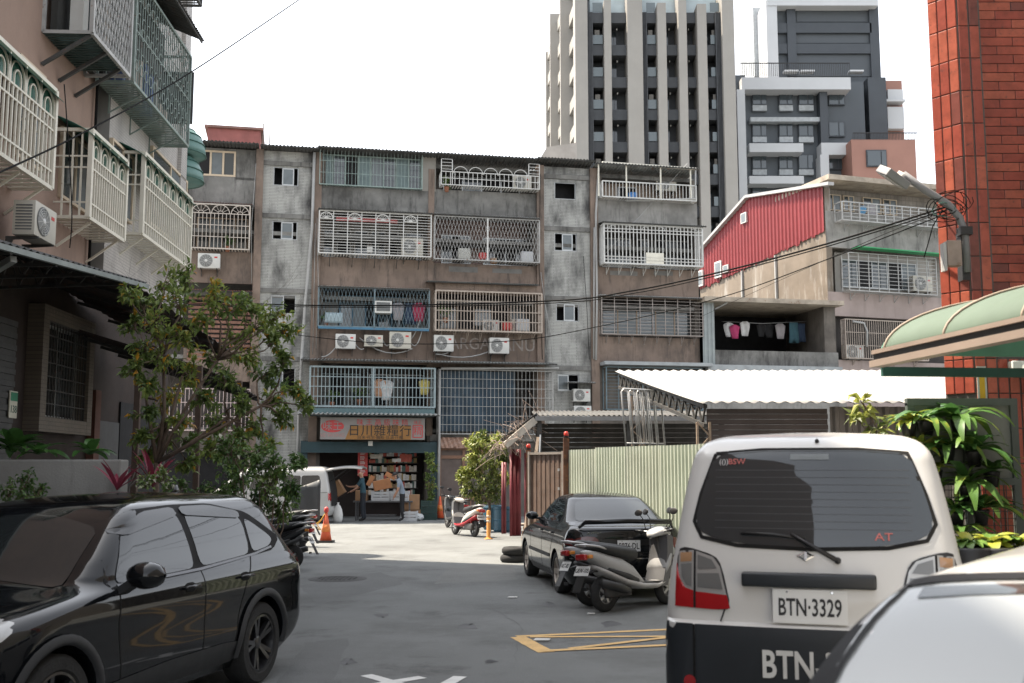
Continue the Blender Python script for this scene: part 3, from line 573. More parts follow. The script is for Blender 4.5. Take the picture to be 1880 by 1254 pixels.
def near_cage(x0, x1, z0, z1, d, fm, pitch=.135, roof=True):
    yf = -d; b = MB(); fw = .055; zt = z1 - .42
    for z in (z0, z1): b.seg((x0, yf, z), (x1, yf, z), fw); b.seg((x0, yf, z), (x0, -.01, z), fw * .95); b.seg((x1, yf, z), (x1, -.01, z), fw * .95)
    for x in (x0, x1): b.seg((x, yf, z0), (x, yf, z1), fw * 1.3)
    fr = b.build('window_cage', fm, lb)
    n = max(4, round((x1 - x0) / (pitch * 4))) * 4; w = (x1 - x0) / n
    full = MB().box(-.013, .013, -.013, .013, 0, zt - z0).mesh('bar', fm); side = MB().box(-.013, .013, -.013, .013, 0, z1 - z0).mesh('bar', fm)
    for i in range(1, n): inst(full if i % 4 else side, 'bar', fr, (x0 + w * i, yf, z0))
    for z in (z0 + .24, zt - .18, zt): MB().box(x0, x1, yf - .017, yf + .012, z - .014, z + .014).build('cross_bar', fm, fr)
    for i in range(n // 4):
        cx = x0 + w * (4 * i + 2)
        for r in (w * 1.75, w * .85): MB().poly([(cx - r, yf, zt)] + [(q[0], q[1], q[2] + .12) for q in arc(cx, zt, r, yf)][::-1] + [(cx + r, yf, zt)], .022).build('arch_bar', fm, fr)
    for x in (x0, x1):
        for y in (yf * .25, yf * .5, yf * .75): inst(side, 'bar', fr, (x, y, z0))
        for z in (z0 + .24, zt - .18, zt): MB().box(x - .012, x + .012, yf, -.01, z - .012, z + .012).build('cross_bar', fm, fr)
    nf = round((x1 - x0) / .2)
    for i in range(nf): MB().box(x0 + (i + .25) * .2, x0 + (i + .75) * .2, yf + .01, -.02, z0 - .03, z0 - .015).build('floor_slat', fm, fr)
    for i in range(max(2, round((x1 - x0) / .8))):
        x = x0 + .2 + (x1 - x0 - .4) * i / max(1, round((x1 - x0) / .8) - 1); MB().seg((x, yf + .03, z0 - .04), (x, -.01, z0 - .42), .035).build('bracket', fm, fr)
    if roof:
        m_ = 8; q = MB(); q.grid([(x0 - .08 + (x1 - x0 + .16) * i, yf - .1 + (d + .1) * math.sin(R(90) * j / m_) ** 1.0, z1 - .14 + .36 * (math.sin(R(90) * (j / m_) ** .8))) for j in range(m_ + 1) for i in (0, 1)], 2, m_ + 1)
        q.build('canopy', mg, fr, True, solid=.008)
        MB().box(x0 + .03, x1 - .03, yf + .035, yf + .04, zt + .02, z1 - .02).build('green_pane', mk_glass('green_acrylic', (.03, .13, .10), .25), fr)
    return fr
D = .55
near_cage(LX(-140, 200, -D), LX(98, 250, -D), LZ(98, 350, -D), LZ(98, 163, -D), D, cream_bar)
near_cage(LX(166, 300, -D), LX(230, 350, -D), LZ(166, 402, -D), LZ(166, 236, -D), D, cream_bar)
near_cage(LX(262, 350, -D), LX(350, 400, -D), LZ(262, 431, -D), LZ(262, 277, -D), D, cream_bar)
# windows behind the cages
for u0, u1, va, vb_ in ((20, 70, 110, 300), (108, 160, 250, 380), (185, 228, 270, 400), (262, 330, 300, 440)):
    a, c = LX(u0, 300), LX(u1, 300); window(lb, a, c, LZ((u0 + u1) / 2, vb_), LZ((u0 + u1) / 2, va), -.2 if a > xw else -.06, mk('tan_window_frame', (.55, .45, .33)), 2, [winglass, paleglass], .05)
# third-floor cages: wire mesh one, then the ornate grey-green one, with their awning
E = .72; zb = LZ(166, 60, -E)
f3 = cage(lb, LX(166, 60, -E), LX(234, 140, -E), zb, zb + 2.0, E, grey_bar, .9, .95, .02, .06, diamond=True, floor=False, yb=-.02)
q = MB(); 
for i in range(16): q.seg((LX(166, 60, -E) + i * .1, -E, zb - .02), (LX(166, 60, -E) + i * .1, -.02, zb - .02), .05, .02)
q.build('floor_slats', mk('green_black_plank', (.035, .06, .055), .7, .3, 5), f3)
mk_mesh = mk('wire_mesh', (.28, .29, .28), .5, .2, 4); q = MB(); xm0, xm1 = LX(166, 60, -E) + .03, LX(234, 140, -E) - .03
for i in range(15):
    for j in range(14):
        w_, h_ = (xm1 - xm0) / 15, 2.0 / 14; a, zz = xm0 + w_ * i, zb + h_ * j
        q.seg((a, -E + .01, zz), (a + w_, -E + .01, zz + h_), .008); q.seg((a + w_, -E + .01, zz), (a, -E + .01, zz + h_), .008)
q.build('wire_mesh', mk_mesh, f3)
for i in range(3): MB().seg((xm0 + i * .7, -.01, zb - .5), (xm0 + i * .7, -E, zb - .03), .05).build('bracket', iron, f3)
for sx, m_ in ((.25, ac_white), (.95, paleglass), (1.25, tan_bar)): MB().box(xm0 + sx, xm0 + sx + .22, -.5, -.3, zb, zb + random.uniform(.9, 1.7)).build('stored_board', m_, f3)
x0, x1 = LX(243, 160, -E), LX(345, 250, -E); z0 = LZ(243, 150, -E)
gd = mk('grey_green_bar', (.20, .25, .23), .55, .2, 4, rust=.25)
f4 = cage(lb, x0, x1, z0, z0 + 1.9, E - .12, gd, .14, .8, .016, .05, yb=-.12, brackets=3, floor=True); q = MB()
for i in range(round((x1 - x0) / .28)):
    cx = x0 + .14 + .28 * i
    for cz in (z0 + .35, z0 + 1.0, z0 + 1.6): q.poly(arc(cx, cz, .1, -E - .01, 0, 360, 10), .014); q.poly(arc(cx + .05, cz + .2, .1, -E - .01, 40, 220, 8), .012)
q.build('scroll_bars', gd, f4)['kind'] = 'stuff'
eave(lb, x0 - .6, x1 - .25, z0 + 2.55, .95, .4, tin_dark, yb=-.1, pitch=.1)
panel(lb, x0 + .05, x1 - .05, z0 + .02, z0 + 2.3, -.2, -.13, mk('shaded_inner_wall', (.03, .03, .028), .9, .3, 2), 'inner_wall'); panel(lb, LX(166, 60, -E) + .05, LX(234, 140, -E), zb + .02, zb + 2, -.2, -.1, mk('shaded_inner_wall', (.03, .03, .028)), 'inner_wall')  # near-black panels paint the shaded interior behind the cages
for k in range(9): MB().box(x0 + .15 + k * .33, x0 + .3 + k * .33, -.5, -.3, z0 + .02, z0 + random.uniform(.3, 1.0)).build('stored_item', random.choice([mk('blue_cloth', (.06, .09, .2), .9), pale_wall, tan_bar, mk('plum_cloth', (.2, .06, .08), .9), concrete_l]), f4)
panel(lb, x1 + .05, x1 + .1, z0 + .5, z0 + 1.6, -E - .06, -.1, tin_dark, 'side_sheet')
f5 = cage(lb, x0 - .1, x1 + .2, z0 + 3.1, z0 + 4.9, E, iron, .14, .6, .016, .05, yb=-.12, brackets=3); cage(lb, LX(100, 0, -E), LX(225, 0, -E), zb + 2.9, zb + 4.6, E, grey_bar, .14, .6, .016, .05, yb=-.02, brackets=3)
# far green rounded awnings at the end of the house
for k_, (u, v0, v1) in enumerate(((340, 237, 285), (336, 285, 333))):
    c0, c1 = at(u, v0, 24.2), at(u, v1, 24.2); n = 8; mt = M.Translation(loc_of(FL, V((c1.x - .22, 24.2, c1.z)))); h = c0.z - c1.z
    q = MB(); q.lathe([(.25 + .42 * math.cos(R(90) * j / n), h * math.sin(R(88) * j / n)) for j in range(n + 1)], 24, mt)
    o = q.build('rounded_awning', mk('pale_green_sheet', (.10, .20, .18), .45, .12, 2), lb, True)
    for j in (0, 2, 4, 6): q = MB(); r_ = .262 + .42 * math.cos(R(90) * j / n); q.tube([mt @ V((r_ * math.cos(R(15 * i)), r_ * math.sin(R(15 * i)), h * math.sin(R(88) * j / n))) for i in range(25)], .014, 5); q.build('awning_rib', mk('dark_green_paint', (.02, .09, .07), .5), o)
panel(lb, xe + .02, xe + 1.3, 4.8, 9.5, .1, 8, white_tile, 'tiled_wall')
# ground-floor canopy of dark sheets on trusses
def lw(p): return loc_of(FL, p)
e0, e1 = V((-5.2, 4.0, 3.53)), V((-5.15, 15.05, 4.36)); w0_, w1_ = V((-6.55, 4.0, 4.2)), V((-7.1, 15.2, 4.85))
q = MB(); n = 140; 
top = [(e0.lerp(e1, i / n), w0_.lerp(w1_, i / n)) for i in range(n + 1)]
q.grid([lw(a + V((0, 0, .014 * (-1) ** i))) for i, (a, b_) in enumerate(top)] + [lw(b_ + V((0, 0, .014 * (-1) ** i))) for i, (a, b_) in enumerate(top)], n + 1, 2)
can = q.build('street_canopy', tin_dark, lb, False, solid=.006)
q = MB(); q.seg(lw(e0 - V((0, 0, .05))), lw(e1 - V((0, 0, .05))), .06); q.build('canopy_beam', mk('grey_green_beam', (.22, .25, .24), .5, .2, 3), can)
for k in range(10):
    a = e0.lerp(e1, (k + .3) / 10) - V((0, 0, .08)); b_ = w0_.lerp(w1_, (k + .3) / 10) - V((0, 0, .12)); q = MB(); q.seg(lw(a), lw(b_), .04); lo_ = b_ - V((0, 0, .5)); q.seg(lw(a), lw(lo_), .04)
    for i in range(7): q.seg(lw(a.lerp(b_, i / 7)), lw(a.lerp(lo_, (i + .5) / 7)), .018); q.seg(lw(a.lerp(lo_, (i + .5) / 7)), lw(a.lerp(b_, (i + 1) / 7)), .018)
    q.build('truss', iron, can)
MB().seg(lw((-5.25, 11.2, 3.95)), lw((-6.9, 12.4, 3.5)), .07).build('brace', mk('pale_brace', (.34, .36, .35), .5, .2, 3), can)
for a, b_ in (((-5.05, 14.5, 4.2), (-4.75, 19.2, 3.66)), ((-4.75, 17.0, 3.3), (-4.5, 19.6, 3.0))):
    a, b_ = V(a), V(b_); q = MB(); n = 40; o2 = V((-2.3, .2, .7))
    q.grid([lw(a.lerp(b_, i / n) + V((0, 0, .015 * (-1) ** i))) for i in range(n + 1)] + [lw(a.lerp(b_, i / n) + o2 + V((0, 0, .015 * (-1) ** i))) for i in range(n + 1)], n + 1, 2)
    c2 = q.build('street_canopy', mk('rusted_dark_sheet', (.06, .045, .038), .8, .4, 2, rust=.6), lb, False, solid=.006)
    for k in range(4): p = a.lerp(b_, (k + .5) / 4); MB().seg(lw(p - V((0, 0, .06))), lw(p + o2 - V((0, 0, .08))), .05).build('rafter', iron, c2)
for p in ((-4.8, 19.0), (-4.7, 16.2), (-5.2, 15.0)): MB().seg(lw((p[0], p[1], 0)), lw((p[0], p[1], 3.3)), .08).build('post', mk('dark_wood_post', (.09, .06, .045), .85, .3, 6), lb)
# ground-floor front: roller shutter, tiled window surround, door
q = MB()
for i in range(44): q.box(LX(-90, 700), LX(22, 700), -.03 - .015 * (i % 2), 0, .1 + i * .085, .18 + i * .085)
q.build('roller_shutter', mk('grey_shutter', (.05, .05, .05), .55, .2, 4), lb)
x0, x1, z0, z1 = FL.rect(72, 600, 150, 770, -.1)
q = MB(); s_ = .22; q.box(x0 - s_, x0, -.22, .02, z0 - s_, z1 + s_); q.box(x1, x1 + s_, -.22, .02, z0 - s_, z1 + s_); q.box(x0, x1, -.218, .02, z0 - s_, z0); q.box(x0, x1, -.218, .02, z1, z1 + s_); q.build('tile_surround', mk_tile('cream_mosaic', (.17, .14, .11), (.09, .075, .06), .06, .06, .005, .5, .1, stain=.3, off=0), lb)  # cream tile toned down in colour for the canopy shade
window(lb, x0, x1, z0, z1, -.02, alu, 2, [black_gap, winglass]); cage(lb, x0, x1, z0, z1, .02, iron, .12, .2, .014, .02, floor=False, yb=-.14)
panel(lb, LX(178, 800), LX(215, 800), .1, 2.6, -.03, .01, mk('grey_steel_door', (.07, .072, .075), .5, .2, 2), 'door'); panel(lb, LX(160, 800), LX(170, 800), .1, 3.1, -.12, .01, mk('red_brown_pier', (.12, .05, .035), .8, .2, 3), 'pier')
panel(lb, LX(171, 800), LX(175, 800), 1.5, 2.9, -.05, -.02, mk('red_paper', (.5, .05, .03), .7), 'couplet')
panel(lb, LX(218, 800), LX(300, 800), .1, 3.0, -.02, .01, black_gap, 'dark_doorway')
hn = MB().bbox(0, .26, -.02, 0, 0, .38, .006).build('house_number_plate', mk('plate_cream', (.62, .60, .5), .4), lb); p = FL.pix(15, 767, -.05); hn.location = (p[0] - .02, -.05, p[1])
MB().box(.02, .24, -.026, -.021, .24, .36).build('plate_band', mk('plate_green', (.03, .22, .12), .4), hn); text('138', .15, mk('plate_ink', (.05, .12, .09), .5), hn, M.Translation((.13, -.022, .12)) @ M.Rotation(R(90), 4, 'X'), 'numerals', .002)
# ---------------------------------------------------------------- right rear house: red cladding, pale wall, balconies
FR = Frame(at(1531, 862, 46).xy.to_3d(), R(18)); FS = Frame(FR.o, R(-71))
rh = thing('red_clad_house', 'old house with red corrugated gable side and grey caged balconies behind the shed', 'building', FR.o, FR.a)
rhs = MB()
def SW(u, v, y=0): a = FS.pix(u, v, y); p = FS.world(a[0], y, a[1]); return loc_of(FR, p)
red_sheet = mk('red_cladding', (.215, .038, .042), .5, .1, 1.2, spec=.2, streak=.25, scol=(.17, .03, .035))
peel = mk('peeling_pale_wall', (.20, .165, .13), .9, .3, .55, .3, 30, streak=.95, scol=(.40, .38, .35), sscale=1.5)
tl = [(1285, 466), (1376, 363), (1530, 339)]; bl = [(1285, 532), (1376, 490), (1468, 447), (1530, 418)]
n = 150; q = MB(); cols = []
def lerp_pts(pts, u):
    for a, b_ in zip(pts, pts[1:]):
        if u <= b_[0]: t = (u - a[0]) / (b_[0] - a[0]); return a[1] + t * (b_[1] - a[1])
    return pts[-1][1]
nr = 4; xs_ = [FS.pix(1285, 500)[0] * (1 - i / n) for i in range(n + 1)]
def z_at(pts, x):
    P = [FS.pix(*p) for p in pts]
    for a, b_ in zip(P, P[1:]):
        if x <= b_[0]: t = (x - a[0]) / (b_[0] - a[0]); return a[1] + t * (b_[1] - a[1])
    return P[-1][1]
rows = []
for top_ in (0, 1):
    for i, x in enumerate(xs_):
        h = (-.0, -.05, -.05, 0)[i % 4]; z = z_at(tl if top_ else bl, x) + (0 if top_ else random.choice((0, 0, -.1, .1)) * ((i // 8) % 2))
        rows.append(loc_of(FR, FS.world(x, h - .03, z)))
q.grid(rows, n + 1, 2).build('red_cladding', red_sheet, rh, False, solid=.004)
xf = xs_[0]
q = MB(); pp = [(xf, 0), (0, 0)] + [(x, z_at(tl, x) - .05) for x in (xs_[-1], FS.pix(1376, 363)[0], xf)]
vs = [loc_of(FR, FS.world(x, 0, z)) for x, z in pp] + [loc_of(FR, FS.world(x, .3, z)) for x, z in pp]; k_ = len(pp)
q.add(vs, [tuple(range(k_)), tuple(reversed(range(k_, 2 * k_)))] + [(i, i + k_, (i + 1) % k_ + k_, (i + 1) % k_) for i in range(k_)]); q.build('side_wall', peel, rh)
q = MB(); P = [FS.pix(*p) for p in tl]
for a, b_ in zip(P, P[1:]): q.seg(loc_of(FR, FS.world(a[0], -.12, a[1] + .04)), loc_of(FR, FS.world(b_[0], -.12, b_[1] + .04)), .3, .14)
q.build('roof_trim', mk('grey_trim', (.36, .36, .36), .5, .15, 2), rh)
for u in (1363, 1425): a = FS.pix(u, 470); MB().seg(loc_of(FR, FS.world(a[0], -.05, 6)), loc_of(FR, FS.world(a[0], -.05, z_at(bl, a[0]) - .05)), .09).build('downpipe', pipe_m, rh)
for u0, v0, u1, v1 in ((1364, 391, 1374, 410), (1316, 480, 1328, 510), (1284, 497, 1294, 526), (1331, 487, 1341, 500)):
    x0, x1, z0, z1 = FS.rect(u0, v0, u1, v1); a, c = loc_of(FR, FS.world(x0, 0, 0)), loc_of(FR, FS.world(x1, 0, 0)); mt = M.Translation(loc_of(FR, FS.world((x0 + x1) / 2, -.09, (z0 + z1) / 2))) @ M.Rotation(FS.a - FR.a, 4, 'Z')
    o = MB().obox(M(), x1 - x0, .1, z1 - z0).build('window', wht_bar, rh); o.matrix_local = mt
    MB().box(-(x1 - x0) * .38, (x1 - x0) * .38, -.056, -.051, -(z1 - z0) * .4, (z1 - z0) * .4).build('pane', paleglass, o)
RX = lambda u, v=500, y=0: FR.pix(u, v, y)[0]
RZ = lambda u, v, y=0: FR.pix(u, v, y)[1]
grey_tile = mk_tile('grey_grid_tile', (.30, .27, .235), (.2, .18, .16), .2, .2, .012, .6, .1, stain=.5, off=0)
zr = RZ(1600, 342)
for v0, v1, m_ in ((397, 462, concrete_l), (542, 585, mk('mauve_plaster', (.33, .27, .25), .9, .15, 1, streak=.5, scol=(.16, .13, .12))), (664, 760, mk('mauve_plaster', (.33, .27, .25)))): panel(rh, .01, RX(1800), RZ(1640, v1), RZ(1640, v0), 0, .2, m_, 'spandrel')
panel(rh, .01, RX(1800), 0, zr, 1.0, 8, grey_tile, 'rear_wall'); panel(rh, -.1, RX(1800), zr, zr + .22, -.5, 8, mk('stained_slab', (.36, .31, .25), .9, .3, 2, rust=.3), 'roof_slab')
panel(rh, .02, .25, 0, zr - .01, .02, .99, concrete_l, 'corner_pier')
x0, x1, z0, z1 = FR.rect(1545, 380, 1745, 412, -.5)
fr = cage(rh, x0, x1, z0, z1 + .02, .55, grey_bar, .45, .5, .03, .05, hz_only=.17, brackets=6)
for a, b_ in ((.03, .18), (.2, .3), (.38, .55), (.57, .7)): window(rh, x0 + (x1 - x0) * a, x0 + (x1 - x0) * b_, z0 + .8, z1 + .75, .93, mk('tan_window_frame', (.55, .45, .33)), 2, [winglass, paleglass])
x0, x1, z0, z1 = FR.rect(1556, 470, 1716, 538, -.4)
cage(rh, x0, x1, z0, z1, .5, grey_bar, .5, .5, .022, .04, hz_only=.16, brackets=6); panel(rh, x0, x1 + .6, z0 - .1, z1 + .2, .5, .55, pale_wall, 'inner_wall'); window(rh, x0 + .3, x1 - .3, z0 + .3, z1 - .1, .42, alu, 5, [winglass, black_gap, winglass, black_gap, paleglass])
MB().seg((RX(1563, 460, -.5), -.75, z1 + .18), (RX(1725, 465, -.5), -.75, z1 + .12), .5, .05).build('green_awning', mk('bright_green_sheet', (.02, .26, .09), .45, .1, 2), rh)
x0, x1, z0, z1 = FR.rect(1550, 590, 1700, 660, -.2)
panel(rh, x0, x1 + 2, z0 - .1, z1 + .2, .5, .55, room_wall, 'inner_wall'); cage(rh, x0, x1, z0, z1, .3, tan_bar, .11, .5, .02, .04, brackets=4)
pipe(rh, [(x0 + .35, -.35, z1 - .1), (x0 + .9, -.36, z1 - .15), (x0 + 1.05, -.36, z1 - .5), (x0 + 1.0, -.36, z0 + .5)], .05, pipe_m, 'duct')
# ---------------------------------------------------------------- open drying shed between block and red house
ds = thing('drying_loft', 'dark open loft with washing on a line above a concrete parapet', 'building', FA.o, FA.a)
x0, x1 = X(1292, 600, -.2), X(1535, 600, -.2); z0, z1 = Z(1410, 645, -.2), Z(1410, 560, -.2); zb_ = Z(1410, 672, -.2)
panel(ds, x0, x1, zb_, z0, -.3, -.1, concrete_w, 'parapet'); panel(ds, x0 - .15, x1 + .1, z1, z1 + .18, -.75, 3.5, mk('stained_slab', (.36, .31, .25)), 'roof_slab')
panel(ds, x0 + .1, x1, zb_ - .2, z1, 3.2, 3.4, black_gap, 'back_wall'); panel(ds, x0, x1, zb_ - .3, zb_ - .15, -.3, 3.2, concrete_w, 'floor_slab')
panel(ds, x1 - .55, x1 - .05, zb_, z1, -.25, 3.2, grimy, 'side_wall'); MB().corr((x0 - .1, -.35, zb_), (.5, 0, 0), (0, 0, z1 - zb_ + .1), .16, .02, trap=True).build('corner_sheet', mk('grey_blue_sheet', (.27, .30, .30), .5, .15, 2), ds, solid=.005)
panel(ds, x0 + .3, x0 + .42, zb_, z1, -.2, 3.2, black_gap, 'side_wall')
panel(ds, x0, x1 + .4, 0, zb_ - .15, -.1, 3.2, concrete_l, 'lower_wall'); panel(ds, x0, x1, zb_ - .25, zb_ - .02, -.6, -.3, mk('grey_gutter', (.3, .32, .33)), 'gutter_box')
pipe(ds, [(x0 + .45, -.32, z1 - .25), (x0 + .85, -.5, z1 - .02), (x0 + .85, -.6, z1 + .05)], .04, pipe_m, 'drain')
# ---------------------------------------------------------------- beige-finned tower
HA = thing('finned_tower', 'tall new tower with beige concrete fins and dark balconies', 'building', (0, 0, 0))
YA = 108.0
beige = mk('beige_precast', (.30, .285, .262), .8, .07, .35, streak=.2, scol=(.4, .36, .31)); dkg = mk('charcoal_panel', (.064, .069, .076), .6, .12, .3); dkl = mk('charcoal_lourve', (.045, .048, .053), .5)  # charcoal tones lightened to put distance haze into the colour
tglass = mk_glass('tower_glass', (.045, .06, .07), .08); rail_g = mk_glass('rail_glass', (.10, .13, .14), .1)
def W3(u0, v0, u1, v1, Y): a, b_ = at(u0, (v0 + v1) / 2, Y), at(u1, (v0 + v1) / 2, Y); return a.x, b_.x, at((u0 + u1) / 2, v1, Y).z, at((u0 + u1) / 2, v0, Y).z
def pbox(parent, u0, v0, u1, v1, Y, d, m, name, extra=0):
    x0, x1, z0, z1 = W3(u0, v0, u1, v1, Y); return MB().box(x0, x1, Y, Y + d, z0, z1).build(name, m, parent)
xa, xb = at(1062, 600, YA).x, at(1350, 600, YA).x; ztA = at(1200, -40, YA).z
MB().box(xa, xb, YA + 1.9, YA + 26, 0, ztA - 1).build('core', dkg, HA)
# beige side face going back to the left
fl_h = 59.3
for u0, u1, vt in ((1057, 1080, -40), (1111, 1124, 8), (1154, 1182, -40), (1210, 1226, 14), (1249, 1264, -40), (1284, 1301, 16), (1330, 1352, -40)):
    um = (u0 + u1) / 2; a, b_ = at(u0, 400, YA).x, at(u1, 400, YA).x; MB().box(a, b_, YA - 1.2, YA + 2.2, 0, at(um, vt, YA).z).build('fin', beige, HA)
bays = [(1080, 1111, 1), (1124, 1154, 0), (1182, 1210, 1), (1226, 1249, 0), (1264, 1284, 0), (1301, 1330, 1)]
for u0, u1, kind in bays:
    a, b_ = at(u0, 400, YA).x + .02, at(u1, 400, YA).x - .02; um = (u0 + u1) / 2; w = b_ - a
    for k in range(-1, 8):
        v = 82 + fl_h * k; z = at(um, v, YA).z
        if z < 8: continue
        zn = at(um, v - fl_h, YA).z; h = zn - z
        MB().box(a, b_, YA - .1, YA + 1.9, z - h * .34, z - h * .02).build('balcony_parapet', dkg, HA)
        f_ = MB().box(a + w * .12, a + w * (.5 if kind == 0 else .85), YA + 1.84, YA + 1.89, z + .05, z + h * .62).build('window', dkl, HA)
        for i in range(2): MB().box(a + w * (.15 + .17 * i), a + w * (.3 + .17 * i), YA + 1.8, YA + 1.838, z + .15, z + h * .58).build('pane', tglass, f_)
        if kind:
            MB().box(a + w * .35, b_ - .05, YA - .16, YA - .12, z, z + h * .28).build('glass_rail', rail_g, HA)
            if k % 2 == 0: MB().box(a + w * .5, a + w * .8, YA + .4, YA + .5, z + h * .2, z + h * .5).build('stored_item', pale_wall, HA)
        else: MB().box(a + w * .44, a + w * .5, YA + .8, YA + 1.0, z + h * .55, z + h * .6).build('lamp', mk('lamp_lens', (.9, .88, .8), .3), HA)
    if kind:
        for i in range(4): xx = a + w * (.04 + .085 * i) if u0 < 1300 else b_ - w * (.04 + .085 * i); MB().box(xx - .09, xx + .09, YA - .5, YA + .2, 0, at(um, 26, YA).z).build('louvre_blade', dkl, HA)
MB().box(xa + 1.5, xb - 1, YA + 1.2, YA + 1.28, at(1200, 24, YA).z, at(1200, -20, YA).z).build('roof_glazing', mk('pale_glazing', (.42, .5, .53), .1, .1, 1), HA)
for i, (u0, u1) in enumerate(((1003, 1009), (1011, 1021), (1030, 1048))):
    Y_ = YA + 24 - 9 * i; MB().box(at(u0, 300, Y_).x, at(u1, 300, Y_).x + .6, Y_, Y_ + 1.5, 0, at(u0, (95, 25, -40)[i], Y_).z).build('side_fin', beige, HA)
xs0, xs1 = at(1006, 300, YA + 24).x, at(1058, 300, YA + 2).x
for k in range(-1, 9):
    z = at(1040, 70 + 52 * k, YA + 10).z; v4 = [(xs0, YA + 24), (xs1, YA + 1.0), (xs1 + 1, YA + 1.0), (xs0 + 1.2, YA + 24)]
    MB().prism(v4, 'z', z - .5, z + .75).build('side_balcony', beige, HA)
MB().prism([(xs0 + 1.0, YA + 24), (xs1 + .8, YA + 2), (xs1 + 6, YA + 2), (xs0 + 6, YA + 24)], 'z', 0, ztA - 2).build('side_wall', dkg, HA)
# ---------------------------------------------------------------- grey and white stepped tower
HB = thing('grey_white_tower', 'dark grey stepped tower with white frames and a brick-red wing', 'building', (0, 0, 0))
YB = 122.0; grey_t = mk('slate_panel', (.078, .09, .102), .6, .06, .25); grey_d = mk('slate_dark', (.052, .06, .07), .55, .08, .3); wht_t = mk('white_tower_panel', (.52, .53, .54), .6, .04, .4); brk_t = mk('brick_red_tile', (.33, .17, .13), .7, .06, .5)  # slate lifted in colour to stand for haze on the far tower
for u0, v0, u1, v1, dy, dep, m_, nm in (
    (1352, 150, 1600, 900, 0, 20, grey_t, 'lower_block'), (1425, 6, 1615, 150, 3, 17, grey_t, 'upper_block'), (1352, 138, 1378, 900, -.6, .55, grey_t, 'edge_pier'), (1362, 142, 1562, 164, -2.2, 2.1, wht_t, 'white_frame'), (1362, 164, 1377, 900, -2.2, 2.1, wht_t, 'white_frame'),
    (1408, 0, 1428, 145, 1.5, 6, wht_t, 'white_frame'), (1408, -6, 1612, 10, 1.4, 8, wht_t, 'white_frame'), (1384, 14, 1408, 140, 6, 8, mk('pale_grey_panel', (.38, .4, .41), .6), 'side_panel'),
    (1376, 263, 1475, 279, -2.1, 2, wht_t, 'white_band'), (1508, 262, 1568, 284, -2.0, 1.9, wht_t, 'white_band'), (1508, 284, 1524, 420, -2.02, 1.9, wht_t, 'white_frame'), (1376, 323, 1476, 337, -2.1, 2, wht_t, 'white_band'),
    (1378, 215, 1506, 223, -1.2, 1.1, mk('pale_grey_panel', (.38, .4, .41)), 'ledge'), (1506, 160, 1520, 262, -1.4, 1.3, grey_d, 'pier'), (1597, 142, 1630, 330, 1, 12, grey_d, 'side_block'), (1598, 12, 1614, 142, 2.5, 10, grey_d, 'side_block'), (1446, 5, 1462, 140, 2.4, .5, grey_d, 'rib'),
    (1425, 42, 1600, 60, 2.5, .45, grey_d, 'band'), (1425, 80, 1600, 98, 2.55, .42, grey_d, 'band'), (1566, 256, 1684, 420, -4, 14, brk_t, 'brick_wing'), (1628, 148, 1658, 262, 4, 10, brk_t, 'brick_wing'), (1630, 164, 1658, 182, 3, .9, wht_t, 'white_band'), (1630, 196, 1660, 236, 3, .9, wht_t, 'white_band'), (1624, 182, 1662, 186, 2.4, 1.5, wht_t, 'ledge')):
    pbox(HB, u0, v0, u1, v1, YB + dy, dep, m_, nm)
for v0 in (163, 221, 281, 342):
    for u0, u1 in ((1381, 1408), (1430, 1456), (1466, 1494), (1521, 1551)):
        if v0 == 163 and u0 == 1521: pass
        o = pbox(HB, u0, v0 + 2, u1, v0 + 30, YB - .3, .28, grey_d, 'window'); pbox(o, u0 + 1.5, v0 + 4, u1 - 12, v0 + 28, YB - .36, .05, tglass, 'pane'); pbox(o, u1 - 10, v0 + 4, u1 - 1.5, v0 + 28, YB - .37, .05, tglass, 'pane')
        if u0 < 1500: pbox(HB, u0 + 1, v0 + 30, u1, v0 + 40, YB - .5, .45, mk('pale_grey_panel', (.38, .4, .41)), 'sill_panel')
o = pbox(HB, 1591, 275, 1628, 306, YB - 4.2, .19, grey_d, 'window'); pbox(o, 1593, 277, 1617, 304, YB - 4.26, .05, tglass, 'pane'); pbox(o, 1619, 277, 1627, 304, YB - 4.27, .05, tglass, 'pane')
for u0, v0, u1, v1 in ((1462, 62, 1598, 79), (1462, 12, 1598, 40), (1462, 100, 1598, 140)): pbox(HB, u0, v0, u1, v1, YB + 2.9, .08, mk('slate_panel2', (.07, .08, .09), .5, .05, .2), 'panel')
def railing(parent, u0, v0, u1, v1, Y, n):
    x0, x1, z0, z1 = W3(u0, v0, u1, v1, Y); q = MB(); q.seg((x0, Y, z1), (x1, Y, z1), .1)
    for i in range(n + 1): q.seg((x0 + (x1 - x0) * i / n, Y, z0), (x0 + (x1 - x0) * i / n, Y, z1), .045)
    q.build('roof_railing', black_p, parent)
railing(HB, 1360, 116, 1560, 140, YB - 2, 60); railing(HB, 1566, 244, 1684, 257, YB - 4, 44)
for u in (1440, 1470, 1560): pbox(HB, u, 128, u + 26, 131, YB + 1, 1, wht_t, 'drying_rack')
# ---------------------------------------------------------------- small roof between the block and the tower
hh = thing('gabled_house', 'pale gabled roof peeping over the block beside the finned tower', 'building', (0, 0, 0))
x0, x1, z0, z1 = W3(984, 278, 1004, 330, 70); MB().prism([(x0, 2), (x1 + 2, 2), (x1 + 2, z1 + .6), (x1, z1 + .3), (x0, z0 + 1.0)], 'y', 70, 80).build('wall', mk('pale_gable', (.36, .33, .30), .85, .15, 1), hh)
